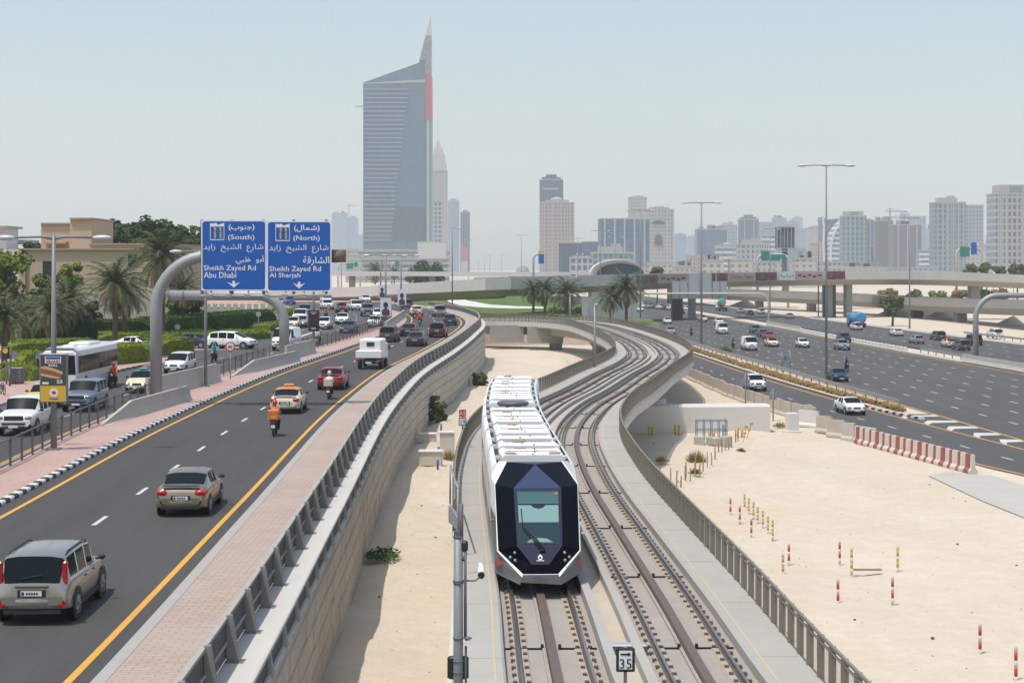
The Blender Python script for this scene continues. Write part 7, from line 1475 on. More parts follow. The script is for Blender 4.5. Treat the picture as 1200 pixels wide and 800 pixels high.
# highway cars coming towards the camera
def car_H(kind, px, py, col, label, f=None, s=-1, dz=.01, **k):
    p = ground(px, py, ZR); f = f or MN; L = SPEC[kind]['L']; h = Vector((f(p.y+5)-f(p.y-5), 10, 0)).normalized(); c = p+h*(L/2-.2); c.z = ZR+dz; return put_car(kind, c, h*s, col, label, **k)
for kind, px, py, col, lab, kw in (('suv', 889, 458.5, 'car_white', 'white crossover car in the service road below the guard rail', dict(f=SF)), ('sedan', 1004, 486.5, 'car_white', 'white sedan in the service road above the red and white barriers', dict(f=SF)), ('sedan', 986, 447.5, 'car_navy', 'dark sedan right of the tallest lamp foot on the highway', {}), ('van', 881, 411, 'car_white', 'white van in the middle of the highway left of the cream taxi', {}), ('sedan', 907, 406.5, 'cab_cream', 'cream taxi with red roof on the highway', dict(cat='taxi', roof='cab_red')), ('sedan', 903, 398.5, 'car_red', 'red sedan directly behind the cream taxi on the highway', {}), ('hatch', 896, 395.5, 'car_navy', 'dark hatchback left of the red sedan on the highway', {}), ('suv', 887, 391, 'car_grey', 'dark grey tall car left of the dark hatchback on the highway', {}),
    ('hatch', 943, 407.5, 'car_white', 'white hatchback on the highway left of the tallest lamp', {}), ('suv', 990, 410.5, 'car_silver', 'silver car just right of the tallest lamp on the highway', {}), ('suv', 992, 401.5, 'car_black', 'dark car hidden behind the silver one right of the tallest lamp', {}), ('van', 848, 391.5, 'car_white', 'white van right of the second tall lamp on the highway', {}), ('suv', 844, 381, 'car_white', 'white car behind the white van right of the second tall lamp', {}), ('sedan', 825, 377, 'cab_cream', 'cream taxi passing behind the second tall lamp', dict(cat='taxi', roof='cab_red')), ('sedan', 783, 379.5, 'car_white', 'white sedan left of the second tall lamp on the highway', {}), ('sedan', 787, 392, 'car_silver', 'silver dark sedan nearest the viaduct bend on the highway', {}), ('sedan', 751, 365, 'car_white', 'white sedan behind the lamp by the tallest palm', {}), ('suv', 799, 368, 'car_black', 'black car in the flyover shadow on the highway', {})):
    car_H(kind, px, py, col, lab, **kw)
for kind, px, py, col, lab, kw in (('sedan', 869, 367, 'car_silver', 'silver car behind the mixer truck on the far carriageway', {}), ('sedan', 880, 369.5, 'car_black', 'black sedan on the far carriageway near the gantry foot', {}), ('suv', 893, 368, 'car_white', 'white car left of the gantry foot on the far carriageway', {}), ('sedan', 927, 373.5, 'car_silver', 'silver sedan alone in the bridge shadow on the far carriageway', {}), ('suv', 1006, 387, 'car_white', 'white car in front of the blue tanker on the far carriageway', {}), ('sedan', 1054, 394, 'car_white', 'white sedan by the foot of the far tall lamp', {}), ('hatch', 1077.5, 403, 'car_silver', 'silver hatchback on the far carriageway right of the far tall lamp', {}), ('suv', 1103, 399, 'car_grey', 'dark car on the far carriageway right of the silver hatchback', {}), ('sedan', 1117, 407.5, 'cab_cream', 'cream taxi with red roof left of the right curved post', dict(cat='taxi', roof='cab_red')), ('suv', 1131, 411, 'car_grey', 'dark grey car just left of the right curved post', {}), ('offroad', 1145, 405, 'car_black', 'black off road car behind the right curved post', {}), ('suv', 1170, 396, 'car_white', 'white car far right near the ramp bridge', {})):
    car_H(kind, px, py, col, lab, f=OF, s=1, **kw)
# queue of far cars below the flyover
rnd = random.Random(3)
for k, (px, py, col, lab) in enumerate(((755, 352.5, 'car_white', 'leftmost white car of the row parked under the flyover'), (761, 353, 'car_silver', 'silver car second from left in the row under the flyover'), (769, 354, 'car_navy', 'dark car in the row under the flyover left of the cream one'), (774, 355, 'cab_cream', 'cream car in the middle of the row under the flyover'), (781, 355.5, 'car_navy', 'dark car right of the cream one in the row under the flyover'), (787, 356.5, 'car_white', 'white car right of the middle in the row under the flyover'), (792, 357, 'car_silver', 'silver car near the right end of the row under the flyover'), (805, 357, 'car_white', 'rightmost white car in the row under the flyover beside the dark pier'))):
    Y = 560.0-6*k; c = Vector((at(px, 0, Y).x, Y, ZR+.01)); put_car('suv' if k % 2 else 'sedan', c, Vector((.3, -1, 0)).normalized(), col, lab, group='cars in the row under the flyover')
# white car on the flyover
p_, n_ = on_flyover(690); c = p_-n_*3.2+Vector((0, 0, -.97)); put_car('sedan', c, Vector((n_.y*-1, n_.x, 0)).normalized(), 'car_white', 'white sedan crossing the flyover above the palms')
# ---- white truck with covered bed
p = ground(434, 433, zL); h = dirL(RL, p.y+2); t = thing('flatbed_truck', 'white small truck with a covered load bed driving away behind the red sedan', 'truck', Vector((p.x, p.y+2.5, zL(p.y+2.5))), math.atan2(-h.x, h.y))
MB().rbox((0, -.9, 1.22), (2.15, 3.4, .62), .05).build('load_bed', M['car_white'], t, local=True); a = MB(); a.rbox((.12, -.8, 1.95), (1.8, 3.0, 1.0), .10); a.build('cover', M['tramwhite'], t, local=True); a = MB(); a.rbox((0, 1.6, 1.35), (1.95, 1.6, 1.5), .18); a.build('cab', M['car_white'], t, local=True)
a = MB(); a.box((-.82, .72, 1.9), (.32, .06, .5)); a.build('rear_window', M['glass'], t, local=True); a = MB(); a.box((.12, -2.32, 2.05), (.62, .05, .34)); a.build('cover_window', M['screen'], t, local=True)
a = MB(); a.box((0, -2.45, .74), (2.1, .3, .10)); a.box((0, -.3, .66), (.9, 4.4, .22)); a.box((0, -2.3, .5), (1.7, .1, .1)); a.build('chassis', M['black_trim'], t, local=True)
for s in (-1, 1): 
    a = MB(); a.box((s*.86, -2.62, .70), (.30, .06, .13)); a.build('tail_light', M['tail'], t, local=True); a = MB(); a.rbox((s*1.12, 2.0, 1.6), (.16, .1, .34), .03); a.build('mirror', M['black_trim'], t, local=True)
    for yy in (-1.5, 1.5): a = MB(); a.disc((s*.86, yy, .40), .40, 'x', 18, depth=.26); a.build('wheel', M['rubber'], t, local=True)
a = MB(); a.box((0, -2.63, .55), (.5, .02, .13)); a.build('number_plate', M['plate'], t, local=True)
# ---- coach
t = thing('coach', 'white and grey coach with dark windows behind the billboard on the oncoming road', 'coach', Vector((-30.1, 119.2, zL(119))), math.pi)
prof = [(-1.22, .35), (-1.25, .6), (-1.25, 2.5), (-1.17, 3.0), (-.95, 3.18), (.95, 3.18), (1.17, 3.0), (1.25, 2.5), (1.25, .6), (1.22, .35)]
a = MB(); a.loft([[(x*k, y, .35+(z-.35)*k2) for x, z in prof] for y, k, k2 in ((-5.7, .96, .97), (-5.55, 1, 1), (5.2, 1, 1), (5.6, .985, .97), (5.85, .94, .90))]); a.build('body', M['coach_grey'], t, local=True)
a = MB(); a.loft([[(x*1.012, y, z+.012) for x, z in prof[2:8]] for y in (-5.6, 5.3)], False, False); a.loft([[(x*.99, y, z*.99+.02) for x, z in prof[2:8]] for y in (5.3, 5.72)], False, False)
a.rbox((0, -1.0, 3.26), (1.5, 3.2, .22), .08); a.rbox((0, 3, 3.23), (.8, 1.0, .14), .05); a.build('roof', M['car_white'], t, local=True)
a = MB(); a.poly([(-1.12, 5.885, 1.45), (1.12, 5.885, 1.45), (1.06, 5.875, 2.72), (-1.06, 5.875, 2.72)]); a.build('windscreen', M['glass'], t, local=True); a = MB(); a.poly([(-1.15, 5.88, .5), (1.15, 5.88, .5), (1.15, 5.88, 1.42), (-1.15, 5.88, 1.42)]); a.build('front_panel', M['car_white'], t, local=True)
for s in (-1, 1):
    for k in range(8): a = MB(); a.box((s*1.262, -5.0+1.38*k+.2, 2.10), (.03, 1.34, 1.12)); a.build('side_window', M['glass'], t, local=True)
    for yy in (-3.3, 3.6): a = MB(); a.disc((s*1.12, yy, .5), .5, 'x', 20, depth=.3); a.build('wheel', M['rubber'], t, local=True); a = MB(); a.disc((s*1.245, yy, .62), .66, 'x', 20, depth=.02); a.build('wheel_arch', M['black_trim'], t, local=True)
    a = MB(); a.rbox((s*.92, 5.9, .85), (.36, .06, .2), .02); a.build('headlight', M['lamp'], t, local=True); a = MB(); a.rbox((s*1.42, 5.85, 2.3), (.14, .16, .5), .04); a.build('mirror', M['black_trim'], t, local=True)
    a = MB(); a.box((s*1.268, -1.5, 1.25), (.012, 2.6, .22)); a.build('side_lettering_strip', M['car_white'], t, local=True)
# ---- mixer truck, tanker
def heavy(px, py, label, drum, nm, cabm):
    p = ground(px, py, ZR); h = Vector((OF(p.y+5)-OF(p.y-5), 10, 0)).normalized(); t = thing(nm, label, 'truck', p+h*4, math.atan2(-h.x, h.y))
    a = MB(); a.box((0, 0, .95), (1.0, 8.0, .3)); a.box((0, -3.9, .8), (2.4, .2, .4)); a.build('chassis', M['black_trim'], t, local=True); a = MB(); a.rbox((0, 3.3, 1.9), (2.4, 1.8, 2.3), .2); a.build('cab', M[cabm], t, local=True)
    if nm == 'mixer_truck': a = MB(); a.tube([(0, 2.0, 2.1), (0, 1.2, 2.3), (0, -.8, 2.7), (0, -2.6, 2.9), (0, -3.6, 3.0)], [.6, 1.15, 1.3, 1.0, .6], 18); a.build('drum', M[drum], t, local=True); a = MB(); a.box((0, -3.6, 2.4), (1.2, .8, .9)); a.build('chute', M['orange'], t, local=True)
    else: a = MB(); a.tube([(0, -3.9, 2.1), (0, -3.8, 2.1), (0, 2.2, 2.1), (0, 2.3, 2.1)], [1.0, 1.25, 1.25, 1.0], 20); a.build('tank', M[drum], t, local=True); a = MB(); a.box((0, -1, 3.35), (.8, 5, .12)); a.build('walkway', M[drum], t, local=True)
    for s in (-1, 1):
        for yy in (-3, -1.8, 2.9): a = MB(); a.disc((s*1.0, yy, .5), .5, 'x', 16, depth=.4); a.build('wheel', M['rubber'], t, local=True)
        a = MB(); a.box((s*.95, -4.02, .85), (.35, .06, .2)); a.build('tail_light', M['tail'], t, local=True)
paint('teal_drum', (.02, .30, .30)); paint('tank_blue', (.05, .27, .48))
heavy(848, 364.5, 'teal drum concrete mixer truck on the far carriageway beneath the bridges', 'teal_drum', 'mixer_truck', 'car_white'); heavy(1009, 384, 'bright blue water tanker truck on the far carriageway by the pier', 'tank_blue', 'tanker_truck', 'tank_blue')
# ================================================================== RIDERS
def skin_mesh(nm, verts, edges, radii, sub=2):
    me = bpy.data.meshes.new(nm); me.from_pydata(verts, edges, []); o = bpy.data.objects.new(nm, me); C.objects.link(o); m_ = o.modifiers.new('s', 'SKIN'); m_.use_smooth_shade = True
    for i, r in enumerate(radii): v = me.skin_vertices[0].data[i]; v.radius = (r, r); v.use_root = (i == 0)
    s_ = o.modifiers.new('u', 'SUBSURF'); s_.levels = sub; s_.render_levels = sub
    dg = bpy.context.evaluated_depsgraph_get(); out = bpy.data.meshes.new_from_object(o.evaluated_get(dg)); bpy.data.objects.remove(o); bpy.data.meshes.remove(me); out.name = nm; return out
RV = [(0, -.18, .88), (0, -.15, 1.08), (0, -.08, 1.30), (0, -.03, 1.43), (0, .0, 1.56), (0, .02, 1.66),
      (.19, -.06, 1.36), (.27, .12, 1.14), (.26, .38, 1.08), (.25, .47, 1.07), (-.19, -.06, 1.36), (-.27, .12, 1.14), (-.26, .38, 1.08), (-.25, .47, 1.07),
      (.11, -.14, .86), (.20, .26, .80), (.19, .10, .40), (.19, .12, .32), (.19, .24, .29), (-.11, -.14, .86), (-.20, .26, .80), (-.19, .10, .40), (-.19, .12, .32), (-.19, .24, .29)]
RE = [(0, 1), (1, 2), (2, 3), (3, 4), (4, 5), (2, 6), (6, 7), (7, 8), (8, 9), (2, 10), (10, 11), (11, 12), (12, 13), (0, 14), (14, 15), (15, 16), (16, 17), (17, 18), (0, 19), (19, 20), (20, 21), (21, 22), (22, 23)]
RR = [.155, .155, .165, .075, .085, .075, .075, .055, .042, .04, .075, .055, .042, .04, .10, .085, .06, .05, .045, .10, .085, .06, .05, .045]
rider_me = skin_mesh('rider_body', RV, RE, RR)
rider_me.materials.append(mat('skin_tone', (.22, .125, .08), .6)); rider_me.materials.append(M['orange']); rider_me.materials.append(mat('dark_trousers', (.02, .022, .03), .8)); rider_me.materials.append(M['black'])
for p_ in rider_me.polygons:
    c = p_.center; p_.use_smooth = True
    p_.material_index = 0 if c.z > 1.47 else (0 if (c.y > .42 and c.z > .95) else (2 if (c.z < .93 and not (c.y < -.1 and c.z > .9)) else 1))
    if c.z < .36: p_.material_index = 3
def bike_parts():
    D = {}
    for nm, y in (('front_wheel', .66), ('rear_wheel', -.60)):
        a = MB(); a.tube([(0, y+.25*math.cos(q*math.pi/8), .30+.25*math.sin(q*math.pi/8)) for q in range(17)], .055, 8); a.disc((0, y, .30), .12, 'x', 10, m=1, depth=.09); D[nm] = (a, [M['rubber'], M['rim']])
    a = MB(); a.rbox((0, .02, .52), (.26, .62, .30), .06); a.rbox((0, -.35, .72), (.30, .75, .16), .06); a.blob((0, .28, .82), (.32, .46, .26)); a.tube([(-.06, .66, .30), (-.06, .52, .95)], .03, 6); a.tube([(.06, .66, .30), (.06, .52, .95)], .03, 6); a.tube([(-.34, .44, 1.05), (0, .50, 1.0), (.34, .44, 1.05)], .022, 6); a.tube([(.13, -.1, .35), (.16, -.75, .42)], .045, 8); a.box((0, -.78, .55), (.16, .1, .30)); D['frame'] = (a, [M['black']])
    a = MB(); a.blob((0, .62, .90), (.24, .18, .24)); D['headlight'] = (a, [M['lamp']]); a = MB(); a.rbox((0, -.80, .74), (.22, .08, .10), .02); D['tail_light'] = (a, [M['tail']]); a = MB(); a.box((0, -.86, .52), (.20, .02, .15)); D['number_plate'] = (a, [M['plate']])
    out = {}
    for nm, (a, ms) in D.items():
        me = a.mesh(nm)
        for m_ in ms: me.materials.append(m_)
        out[nm] = me
    return out
BK = bike_parts(); a = MB(); a.blob((0, .03, 1.69), (.27, .32, .30), 12, 8); HELM = a.mesh('helmet'); HELM.materials.append(M['black']); a = MB(); a.rbox((0, -.62, 1.10), (.56, .50, .52), .04); BOX = a.mesh('delivery_box'); BOX.materials.append(M['orange'])
paint('shirt_teal', (.02, .30, .36), 0, .8); paint('shirt_orange', (.62, .13, .01), 0, .8); paint('shirt_red', (.50, .05, .02), 0, .8); paint('shirt_white', (.60, .60, .58), 0, .8); paint('shirt_green', (.01, .16, .10), 0, .8); paint('shirt_dark', (.03, .035, .05), 0, .8); paint('shirt_purple', (.06, .03, .14), 0, .8); paint('box_cream', (.58, .52, .42), 0, .6)
def rider(pos, head, shirt, helmet, box, lab_b, lab_p):
    rz = math.atan2(-head.x, head.y); t = thing('motorcycle', lab_b, 'motorcycle', pos, rz, 'motorcycles'); 
    for nm, me in BK.items(): inst(nm, me, t)
    if box: 
        inst('delivery_box', BOX, t, {0: M[box]})
        if box == 'orange':
            a = MB(); a.poly([(-.14, -.875, 1.02), (.0, -.875, .93), (.16, -.875, 1.02), (.17, -.875, 1.12), (.06, -.875, 1.05), (-.06, -.875, 1.06), (-.12, -.875, 1.12)]); a.build('box_emblem', M['yel'], t, local=True, recalc=False)
    q = thing('person', lab_p, 'person', pos, rz, 'motorcycle riders'); inst('body', rider_me, q, {1: M[shirt]}); inst('helmet', HELM, q, {0: M[helmet]})
def rider_px(px, py, zone, s, shirt, helmet, box, lb, lp):
    p = ground(px, py, zL if zone in 'RO' else ZR); f = {'R': RL, 'O': FL, 'H': MN}[zone]; h = Vector((f(p.y+3)-f(p.y-3), 6, 0)).normalized()*s; p.z += .01; rider(p, h, shirt, helmet, box, lb, lp)
for a_ in ((322, 510, 'R', 1, 'shirt_orange', 'shirt_red', 'orange', 'motorcycle with an orange delivery box behind the cream taxi', 'rider in orange on the motorcycle nearest the camera behind the taxi'),
    (386, 467, 'R', 1, 'shirt_white', 'shirt_white', 'box_cream', 'motorcycle with a pale box behind the red sedan', 'rider in white behind the red sedan'),
    (486, 374, 'R', 1, 'shirt_orange', 'shirt_red', None, 'left of two motorcycles side by side in the bend', 'rider in orange on the left of two motorcycles in the bend'), (492, 381, 'R', 1, 'shirt_red', 'shirt_orange', 'shirt_red', 'right of two motorcycles in the bend with a red box', 'rider with red box on the right of two motorcycles in the bend'),
    (133, 454, 'O', -1, 'shirt_orange', 'shirt_red', None, 'motorcycle coming on between the coach and the cream taxi', 'rider in orange jacket coming on beside the coach'), (251, 425, 'O', -1, 'shirt_teal', 'shirt_teal', None, 'motorcycle coming on in front of the white turning minivan', 'rider in teal in front of the white turning minivan'),
    (382, 374, 'O', -1, 'shirt_orange', 'shirt_red', None, 'motorcycle coming on above the speed display', 'rider in orange red just right of the speed display'), (396, 369, 'O', -1, 'shirt_teal', 'shirt_teal', None, 'motorcycle half hidden left of the dark red car', 'rider in teal left of the dark red car'), (373, 404, 'O', 1, 'shirt_green', 'shirt_green', 'box_cream', 'motorcycle with a pale box below the speed display', 'rider in green below the speed display'),
    (810, 394, 'H', -1, 'shirt_dark', 'shirt_dark', None, 'motorcycle on the highway left of the second tall lamp', 'dark clothed rider left of the second tall lamp'), (859, 408, 'H', -1, 'shirt_green', 'shirt_dark', None, 'motorcycle on the highway left of the white van', 'rider in dark green left of the white highway van'), (992, 435, 'H', -1, 'shirt_purple', 'shirt_purple', None, 'motorcycle behind the dark sedan on the highway', 'rider in purple behind the dark highway sedan')):
    rider_px(*a_)
# ================================================================== TRAM
tp = catmull([Vector(DP[0])]+[Vector(p) for p in DP[1:]], .25); tn = normals(tp); TC = -1.565
ctr = [p+n*TC for p, n in zip(tp, tn)]
i0 = min(range(len(ctr)), key=lambda i: abs(ctr[i].y-44.6)); ctr = ctr[i0:]; tn2 = tn[i0:]
acc = [0.0]
for a, b in zip(ctr, ctr[1:]): acc.append(acc[-1]+(b-a).length)
def tpos(d):
    i = min(max(1, int(np.searchsorted(acc, d))), len(acc)-1); u = (d-acc[i-1])/(acc[i]-acc[i-1]); return ctr[i-1].lerp(ctr[i], u), tn2[i-1].lerp(tn2[i], u).normalized()
def chord(d0, d1):                       # a rigid module: straight between two points of the track
    a, b = tpos(d0)[0], tpos(d1)[0]
    def f(d, x, z):
        t_ = (d-d0)/(d1-d0); p = a.lerp(b, t_); h = (b-a).normalized(); n = Vector((h.y, -h.x, 0)); x = x if abs(x) < 1.15 else math.copysign(1.15+(abs(x)-1.15)*.45, x); z = z if z < 2.3 else 2.3+(z-2.3)*.82; return (p.x+n.x*x, p.y+n.y*x, z+.05)
    return f
TR = thing('tram', 'black fronted white and silver tram coming round the bend of the viaduct', 'tram', tpos(0)[0])
cab = chord(0.0, 7.2)
# faceted black front: (half width, height, distance back from the nose)
def fr(x, z, d): return cab(d, x, z)
A_, B_, C_, D_ = (.78, 3.20, 3.7), (1.14, 2.60, 2.5), (1.09, .98, 1.0), (.46, .50, .10)
Wt, Wb, T_, AP = (.65, 2.58, 1.85), (.60, 1.17, .56), (.235, .74, .18), (0, 3.17, 3.3)
S = lambda q: (-q[0], q[1], q[2])
def facet(nm, polys, m, push=0.0):
    a = MB()
    for P_ in polys: a.poly([fr(x, z, d-push) for x, z, d in P_])
    return a.build(nm, M[m], TR)
facet('front_mask', [[A_, AP, Wt, B_], [S(A_), S(B_), S(Wt), AP], [B_, Wt, Wb, C_], [S(B_), S(C_), S(Wb), S(Wt)], [C_, Wb, T_, D_], [S(C_), S(D_), S(T_), S(Wb)], [D_, T_, S(T_), S(D_)], [A_, S(A_), AP]], 'tramblack')
facet('front_apex', [[AP, S(Wt), Wt]], 'tramblue'); facet('lower_panel', [[Wb, S(Wb), S(T_), T_]], 'tramlowblue')
fw_ = facet('windscreen', [[Wt, S(Wt), S(Wb), Wb]], 'tramlowblue')
def lerp3(a, b, u): return tuple(a[i]+(b[i]-a[i])*u for i in range(3))
def wsp(u, v, push=.02): 
    t_ = lerp3(S(Wt), Wt, u); b_ = lerp3(S(Wb), Wb, u); q = lerp3(b_, t_, v); return fr(q[0], q[1], q[2]-push)
M['cabinterior'] = mat('pale_blind_behind_screen', (.17, .31, .30), .15, spec=.3); M['cabtop'] = mat('screen_upper_band', (.055, .12, .135), .10, spec=.25); M['cabdark'] = mat('screen_lower_glass', (.018, .042, .06), .06, spec=.2)
def pane(nm, u0, u1, v0, v1, m, push): a = MB(); a.poly([wsp(u0, v0, push), wsp(u1, v0, push), wsp(u1, v1, push), wsp(u0, v1, push)]); return a.build(nm, M[m], TR)
pane('glass_pane', .06, .94, .03, .95, 'screen', .012); pane('upper_blind', .07, .93, .70, .92, 'cabtop', .020); pane('sun_blind', .07, .93, .39, .68, 'cabinterior', .020); pane('lower_glass', .07, .93, .05, .385, 'cabdark', .020)
a = MB(); a.poly([wsp(.34, .685, .028), wsp(.40, .64, .028), wsp(.5, .62, .028), wsp(.6, .64, .028), wsp(.66, .685, .028)]); a.build('mirror_shade', M['tramlowblue'], TR)
a = MB(); a.poly([wsp(.22, .06, .027), wsp(.80, .06, .027), wsp(.66, .12, .027), wsp(.5, .135, .027), wsp(.33, .12, .027)]); a.build('dashboard', M['cabinterior'], TR)
a = MB(); a.poly([wsp(.86, .88, .03), wsp(.92, .88, .03), wsp(.92, .91, .03), wsp(.86, .91, .03)]); a.build('orange_lamp', M['orange'], TR)
a = MB(); a.tube([wsp(.60, -.06, .10), wsp(.42, .13, .09), wsp(.16, .32, .07)], .022, 6); a.tube([wsp(.55, -.05, .10), wsp(.36, .12, .09), wsp(.15, .30, .07)], .018, 6); a.tube([wsp(.13, .62, .05), wsp(.145, .31, .05)], .014, 6); a.tube([wsp(.50, -.07, .06), wsp(.62, -.07, .06)], .03, 6); a.build('wiper', M['black'], TR)
lowp = lambda x, z, push=.03: fr(x, z-.08, .18+(.56-.18)*(z-.82)/(1.25-.82)-push)
a = MB(); ring = [(.058*math.cos(q*math.pi/8), .985+.058*math.sin(q*math.pi/8)) for q in range(17)]; rin = [(.034*math.cos(q*math.pi/8), .978+.030*math.sin(q*math.pi/8)) for q in range(17)]
a.loft([[lowp(x, z) for x, z in ring], [lowp(x, z) for x, z in rin]], False, False); a.poly([lowp(-.02, 1.055), lowp(.02, 1.055), lowp(0, 1.02)]); a.poly([lowp(-.10, .905), lowp(.10, .905), lowp(.10, .918), lowp(-.10, .918)]); a.build('front_emblem', M['signwhite'], TR, recalc=False)
for s in (-1, 1):                            # lamp clusters
    for (x, z) in ((.66, .98), (.78, .88), (.66, .82)):
        # on facet C-Wb-T-D
        d = .12+(z-.58)/(1.06-.58)*.93*(.55+.45*(x-.44)/.62)
        a = MB(); p_ = Vector(fr(s*x, z, d-.10)); a.blob(tuple(p_), (.085, .05, .085), 10, 6); a.build('headlight', M['lamp'] if z > .85 else M['roofgrey'], TR)
# white rim and silver skirt round the mask
def rim(nm, P0, P1, m):
    a = MB(); a.loft([[fr(*q) for q in P0], [fr(*q) for q in P1]], False, False); return a.build(nm, M[m], TR)
I_ = [A_, B_, C_, D_, S(D_), S(C_), S(B_), S(A_)]
O_ = [(.80, 3.215, 3.73), (1.165, 2.61, 2.53), (1.118, .96, 1.0), (.495, .435, .05), (-.495, .435, .05), (-1.118, .96, 1.0), (-1.165, 2.61, 2.53), (-.80, 3.215, 3.73)]
rim('white_rim', I_, O_, 'tramwhite')
F2 = [(1.0, 3.16, 4.2), (1.29, 2.60, 4.2), (1.325, 1.0, 4.2), (1.30, .33, 3.6)]
for s in (1, -1):
    q = lambda P_: (P_[0]*s, P_[1], P_[2])
    a = MB(); a.poly([fr(*q(O_[0])), fr(*q(O_[1])), fr(*q(F2[1])), fr(*q(F2[0]))]); a.poly([fr(*q(O_[1])), fr(*q((1.15, 1.75, 1.8))), fr(*q((1.325, 1.75, 4.2))), fr(*q(F2[1]))]); a.build('cab_shoulder', M['tramwhite'], TR)
    a = MB(); a.poly([fr(*q((1.15, 1.75, 1.8))), fr(*q(O_[2])), fr(*q((1.24, .72, 1.35))), fr(*q((1.325, 1.0, 4.2))), fr(*q((1.325, 1.75, 4.2)))])
    a.poly([fr(*q(O_[2])), fr(*q(O_[3])), fr(*q((.54, .22, .10))), fr(*q((1.16, .33, 1.25))), fr(*q((1.24, .72, 1.35)))]); a.poly([fr(*q((1.24, .72, 1.35))), fr(*q((1.16, .33, 1.25))), fr(*q(F2[3])), fr(*q(F2[2]))]); a.build('cab_skirt', M['tramgrey'], TR)
    a = MB(); a.poly([fr(*q((1.10, .80, 1.06))), fr(*q((1.0, .66, .83))), fr(*q((1.11, .55, 1.05))), fr(*q((1.20, .66, 1.22)))]); 
    a.V = [(v[0], v[1]-.03, v[2]) for v in a.V]; a.build('tail_light', mat('tram_tail_red', (.42, .07, .05), .3) if 'ttr' not in M else M['ttr'], TR)
    a = MB(); a.blob(fr(*q((1.31, 1.55, 2.6))), (.07, .1, .09)); a.build('side_marker', M['orange'], TR)
a = MB(); a.poly([fr(*O_[3]), fr(*O_[4]), fr(-.52, .28, .10), fr(.54, .22, .10)]); a.build('chin', M['tramgrey'], TR)
a = MB(); a.poly([fr(.47, .49, .08), fr(-.47, .49, .08), fr(-.485, .445, .04), fr(.485, .445, .04)]); a.build('chin_lip', M['tramblue'], TR)
a = MB(); a.loft([[fr(x, z, d) for x, z in ((-1.1, .2), (1.1, .2), (1.15, .9), (-1.15, .9))] for d in (1.6, 7.0)]); a.build('underframe', M['black_trim'], TR)
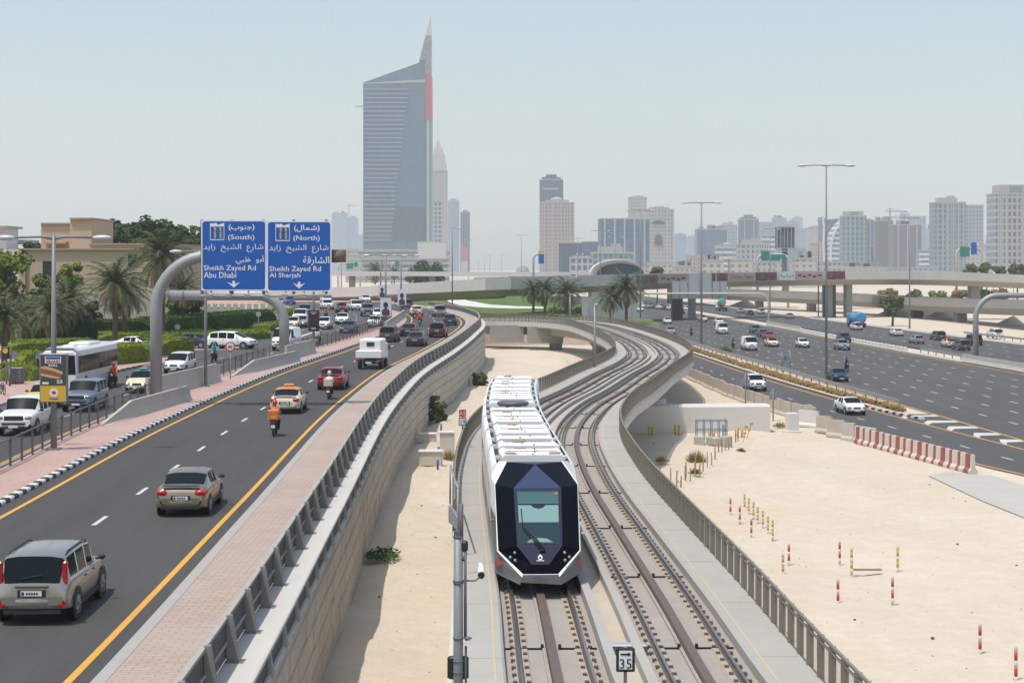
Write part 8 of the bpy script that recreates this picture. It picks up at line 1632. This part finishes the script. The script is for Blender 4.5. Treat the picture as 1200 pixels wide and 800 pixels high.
# modules
SEC = [(1.20, .30), (1.305, .36), (1.325, 1.0), (1.325, 1.30)]; SECW = [(1.325, 1.30), (1.325, 2.30)]; SECT = [(1.325, 2.30), (1.30, 2.62), (1.24, 2.86), (1.14, 3.06), (1.06, 3.10)]
def module(d0, d1, f, seed, first=False):
    rnd = random.Random(seed); e = .0 if first else .28; x0, x1 = d0+e, d1-.28
    for s in (1, -1):
        a = MB(); a.loft([[f(d, s*x, z) for x, z in SEC] for d in (x0, x1)], False, False, True); a.build('lower_side', M['tramgrey'], TR)
        a = MB(); a.loft([[f(d, s*x, z) for x, z in SECT] for d in np.linspace(x0, x1, 5)], False, False, True); a.build('roof_fairing', M['tramwhite'], TR)
        a = MB(); a.loft([[f(d, s*x, z) for x, z in SECW] for d in (x0, x1)], False, False); a.build('side_band', M['tramwhite'], TR)
        n_ = max(2, int((x1-x0)/1.9))
        for k in range(n_): u0 = x0+(x1-x0)*(k+.08)/n_; u1 = x0+(x1-x0)*(k+.92)/n_; a = MB(); a.loft([[f(d, s*1.333, z) for z in (1.38, 2.24)] for d in (u0, u1)], False, False); a.build('side_window', M['tramblack'], TR)
        a = MB(); a.loft([[f(d, s*x, z) for x, z in ((1.06, 3.10), (1.03, 2.96), (.93, 2.96))] for d in (x0, x1)], False, False); a.build('roof_gutter', M['black_trim'], TR)
        for k in range(1): u = x0+(x1-x0)*.3; a = MB(); a.loft([[f(d, s*x, z) for x, z in ((.94, 3.14), (1.02, 3.17), (1.10, 3.13), (1.10, 3.08), (.94, 3.0))] for d in (u-.06, u+.06)]); a.build('roof_bracket', M['tramwhite'], TR)
    a = MB(); a.loft([[f(d, x, 2.95) for x in (-1.0, 1.0)] for d in (x0, x1)], False, False); a.build('roof_deck', M['dkpole'], TR)
    for d in (x0, x1): a = MB(); a.poly([f(d, x, z) for x, z in SEC+SECW[1:]+SECT[1:]]+[f(d, -x, z) for x, z in (SEC+SECW[1:]+SECT[1:])[::-1]]); a.build('end_wall', M['tramwhite'], TR)
    pod = x0+(.05 if first else .1); k = 0
    while pod < x1-.7:
        L_ = min(rnd.choice([1.15, 1.5, 1.9]), x1-.1-pod); zt = 3.30+rnd.choice([0, .03, .06]); w_ = .90+rnd.choice([0, .02])
        if seed == 4 and k == 1:
            a = MB(); a.loft([[f(d, x, z) for x, z in ((-w_, 3.0), (w_, 3.0), (w_, 3.14), (-w_, 3.14))] for d in (pod, pod+1.7)]); a.build('roof_equipment', M['hoard'], TR)
            a = MB(); a.lathe([(.62, 3.15), (.62, 3.27), (.5, 3.30)], 20, f(pod+.85, 0, 0)[:2]+(0.05,)); a.build('fan_ring', M['dkpole'], TR)
            for q in range(6): a = MB(); c, s_ = math.cos(q*math.pi/3), math.sin(q*math.pi/3); b_ = Vector(f(pod+.85, 0, 3.29)); a.bar(b_, b_+Vector((c*.55, s_*.55, 0)), .10, .03); a.build('fan_blade', M['roofgrey'], TR)
            pod += 1.8; k += 1; continue
        a = MB(); a.loft([[f(d, x, z) for x, z in ((-w_, 2.97), (-w_, zt-.08), (-w_+.09, zt), (w_-.09, zt), (w_, zt-.08), (w_, 2.97))] for d in (pod, pod+L_)]); a.build('roof_pod', M['tramwhite'], TR)
        for q in range(2): u = pod+L_*(.25+.45*q)+rnd.uniform(-.1, .1); xx = rnd.uniform(-.25, .25); a = MB(); a.loft([[f(d, xx+o, zt+.006) for o in (-.022, .022)] for d in (u-.24, u+.24)], False, False); a.build('panel_seam', M['dkpole'], TR)
        if True:
            u = pod+L_*.72
            for o in ((-.3,) if k % 4 else ()): a = MB(); a.loft([[f(d, o+x, zt+h_) for x, h_ in ((-.18, .0), (-.18, .05), (.18, .05), (.18, .0))] for d in (u-.05, u+.05)]); a.build('lifting_bar', M['copper'], TR)
            a = MB(); a.loft([[f(d, x, zt+.01) for x in (-.75, .75)] for d in (pod+L_-.13, pod+L_-.03)], False, False); a.build('vent_slot', M['black_trim'], TR)
        pod += L_+.17; k += 1
    if first:
        for s in (-1, 1):
            for q in (0, .35): a = MB(); b0 = Vector(f(x0+.25+q, s*(.62+.1*q), 3.36)); a.bar(b0-Vector((.16, 0, 0)), b0+Vector((.16, s*.03, 0)), .13, .05); a.build('cab_roof_vent', M['copper'], TR)
cuts = [4.2, 9.2, 14.6, 20.0, 25.4, 30.8, 36.6, 42.0]
for k in range(7):
    d0, d1 = cuts[k], cuts[k+1]; f = chord(d0, d1) if k else chord(0.0, 9.2); module(d0, d1, f, k+1, k == 0)
    g = chord(d1-.35, d1+.35); 
    if k < 6: a = MB(); a.loft([[g(d, x*sx, z) for x, z, sx in [(1.20, .5, 1), (1.24, 2.3, 1), (1.0, 2.98, 1), (1.0, 2.98, -1), (1.24, 2.3, -1), (1.20, .5, -1)]] for d in (d1-.32, d1-.16, d1, d1+.16, d1+.32)]); a.build('bellows', M['rubber'], TR)
    for wd in (1.6, 3.4): 
        for s in (-1, 1): a = MB(); c = Vector(f(d0+wd, s*.72, .30)); a.disc(tuple(c), .30, 'x', 14, depth=.12); a.build('wheel', M['dkpole'], TR)
# ================================================================== HAZE
hz = MB(); hz.box((0, 3400, 180), (9000, 7400, 374)); ho = hz.build('haze', M['sand']); tag(ho, 'pale dusty haze over the city', 'haze', kind='stuff'); ho.data.materials.clear()
hm = bpy.data.materials.new('haze'); hm.use_nodes = True; n = hm.node_tree.nodes; n.clear(); out = n.new('ShaderNodeOutputMaterial'); pv = n.new('ShaderNodeVolumePrincipled')
pv.inputs['Color'].default_value = (.84, .92, .98, 1); pv.inputs['Density'].default_value = .00018; pv.inputs['Anisotropy'].default_value = .15; hm.node_tree.links.new(pv.outputs[0], out.inputs['Volume']); ho.data.materials.append(hm)
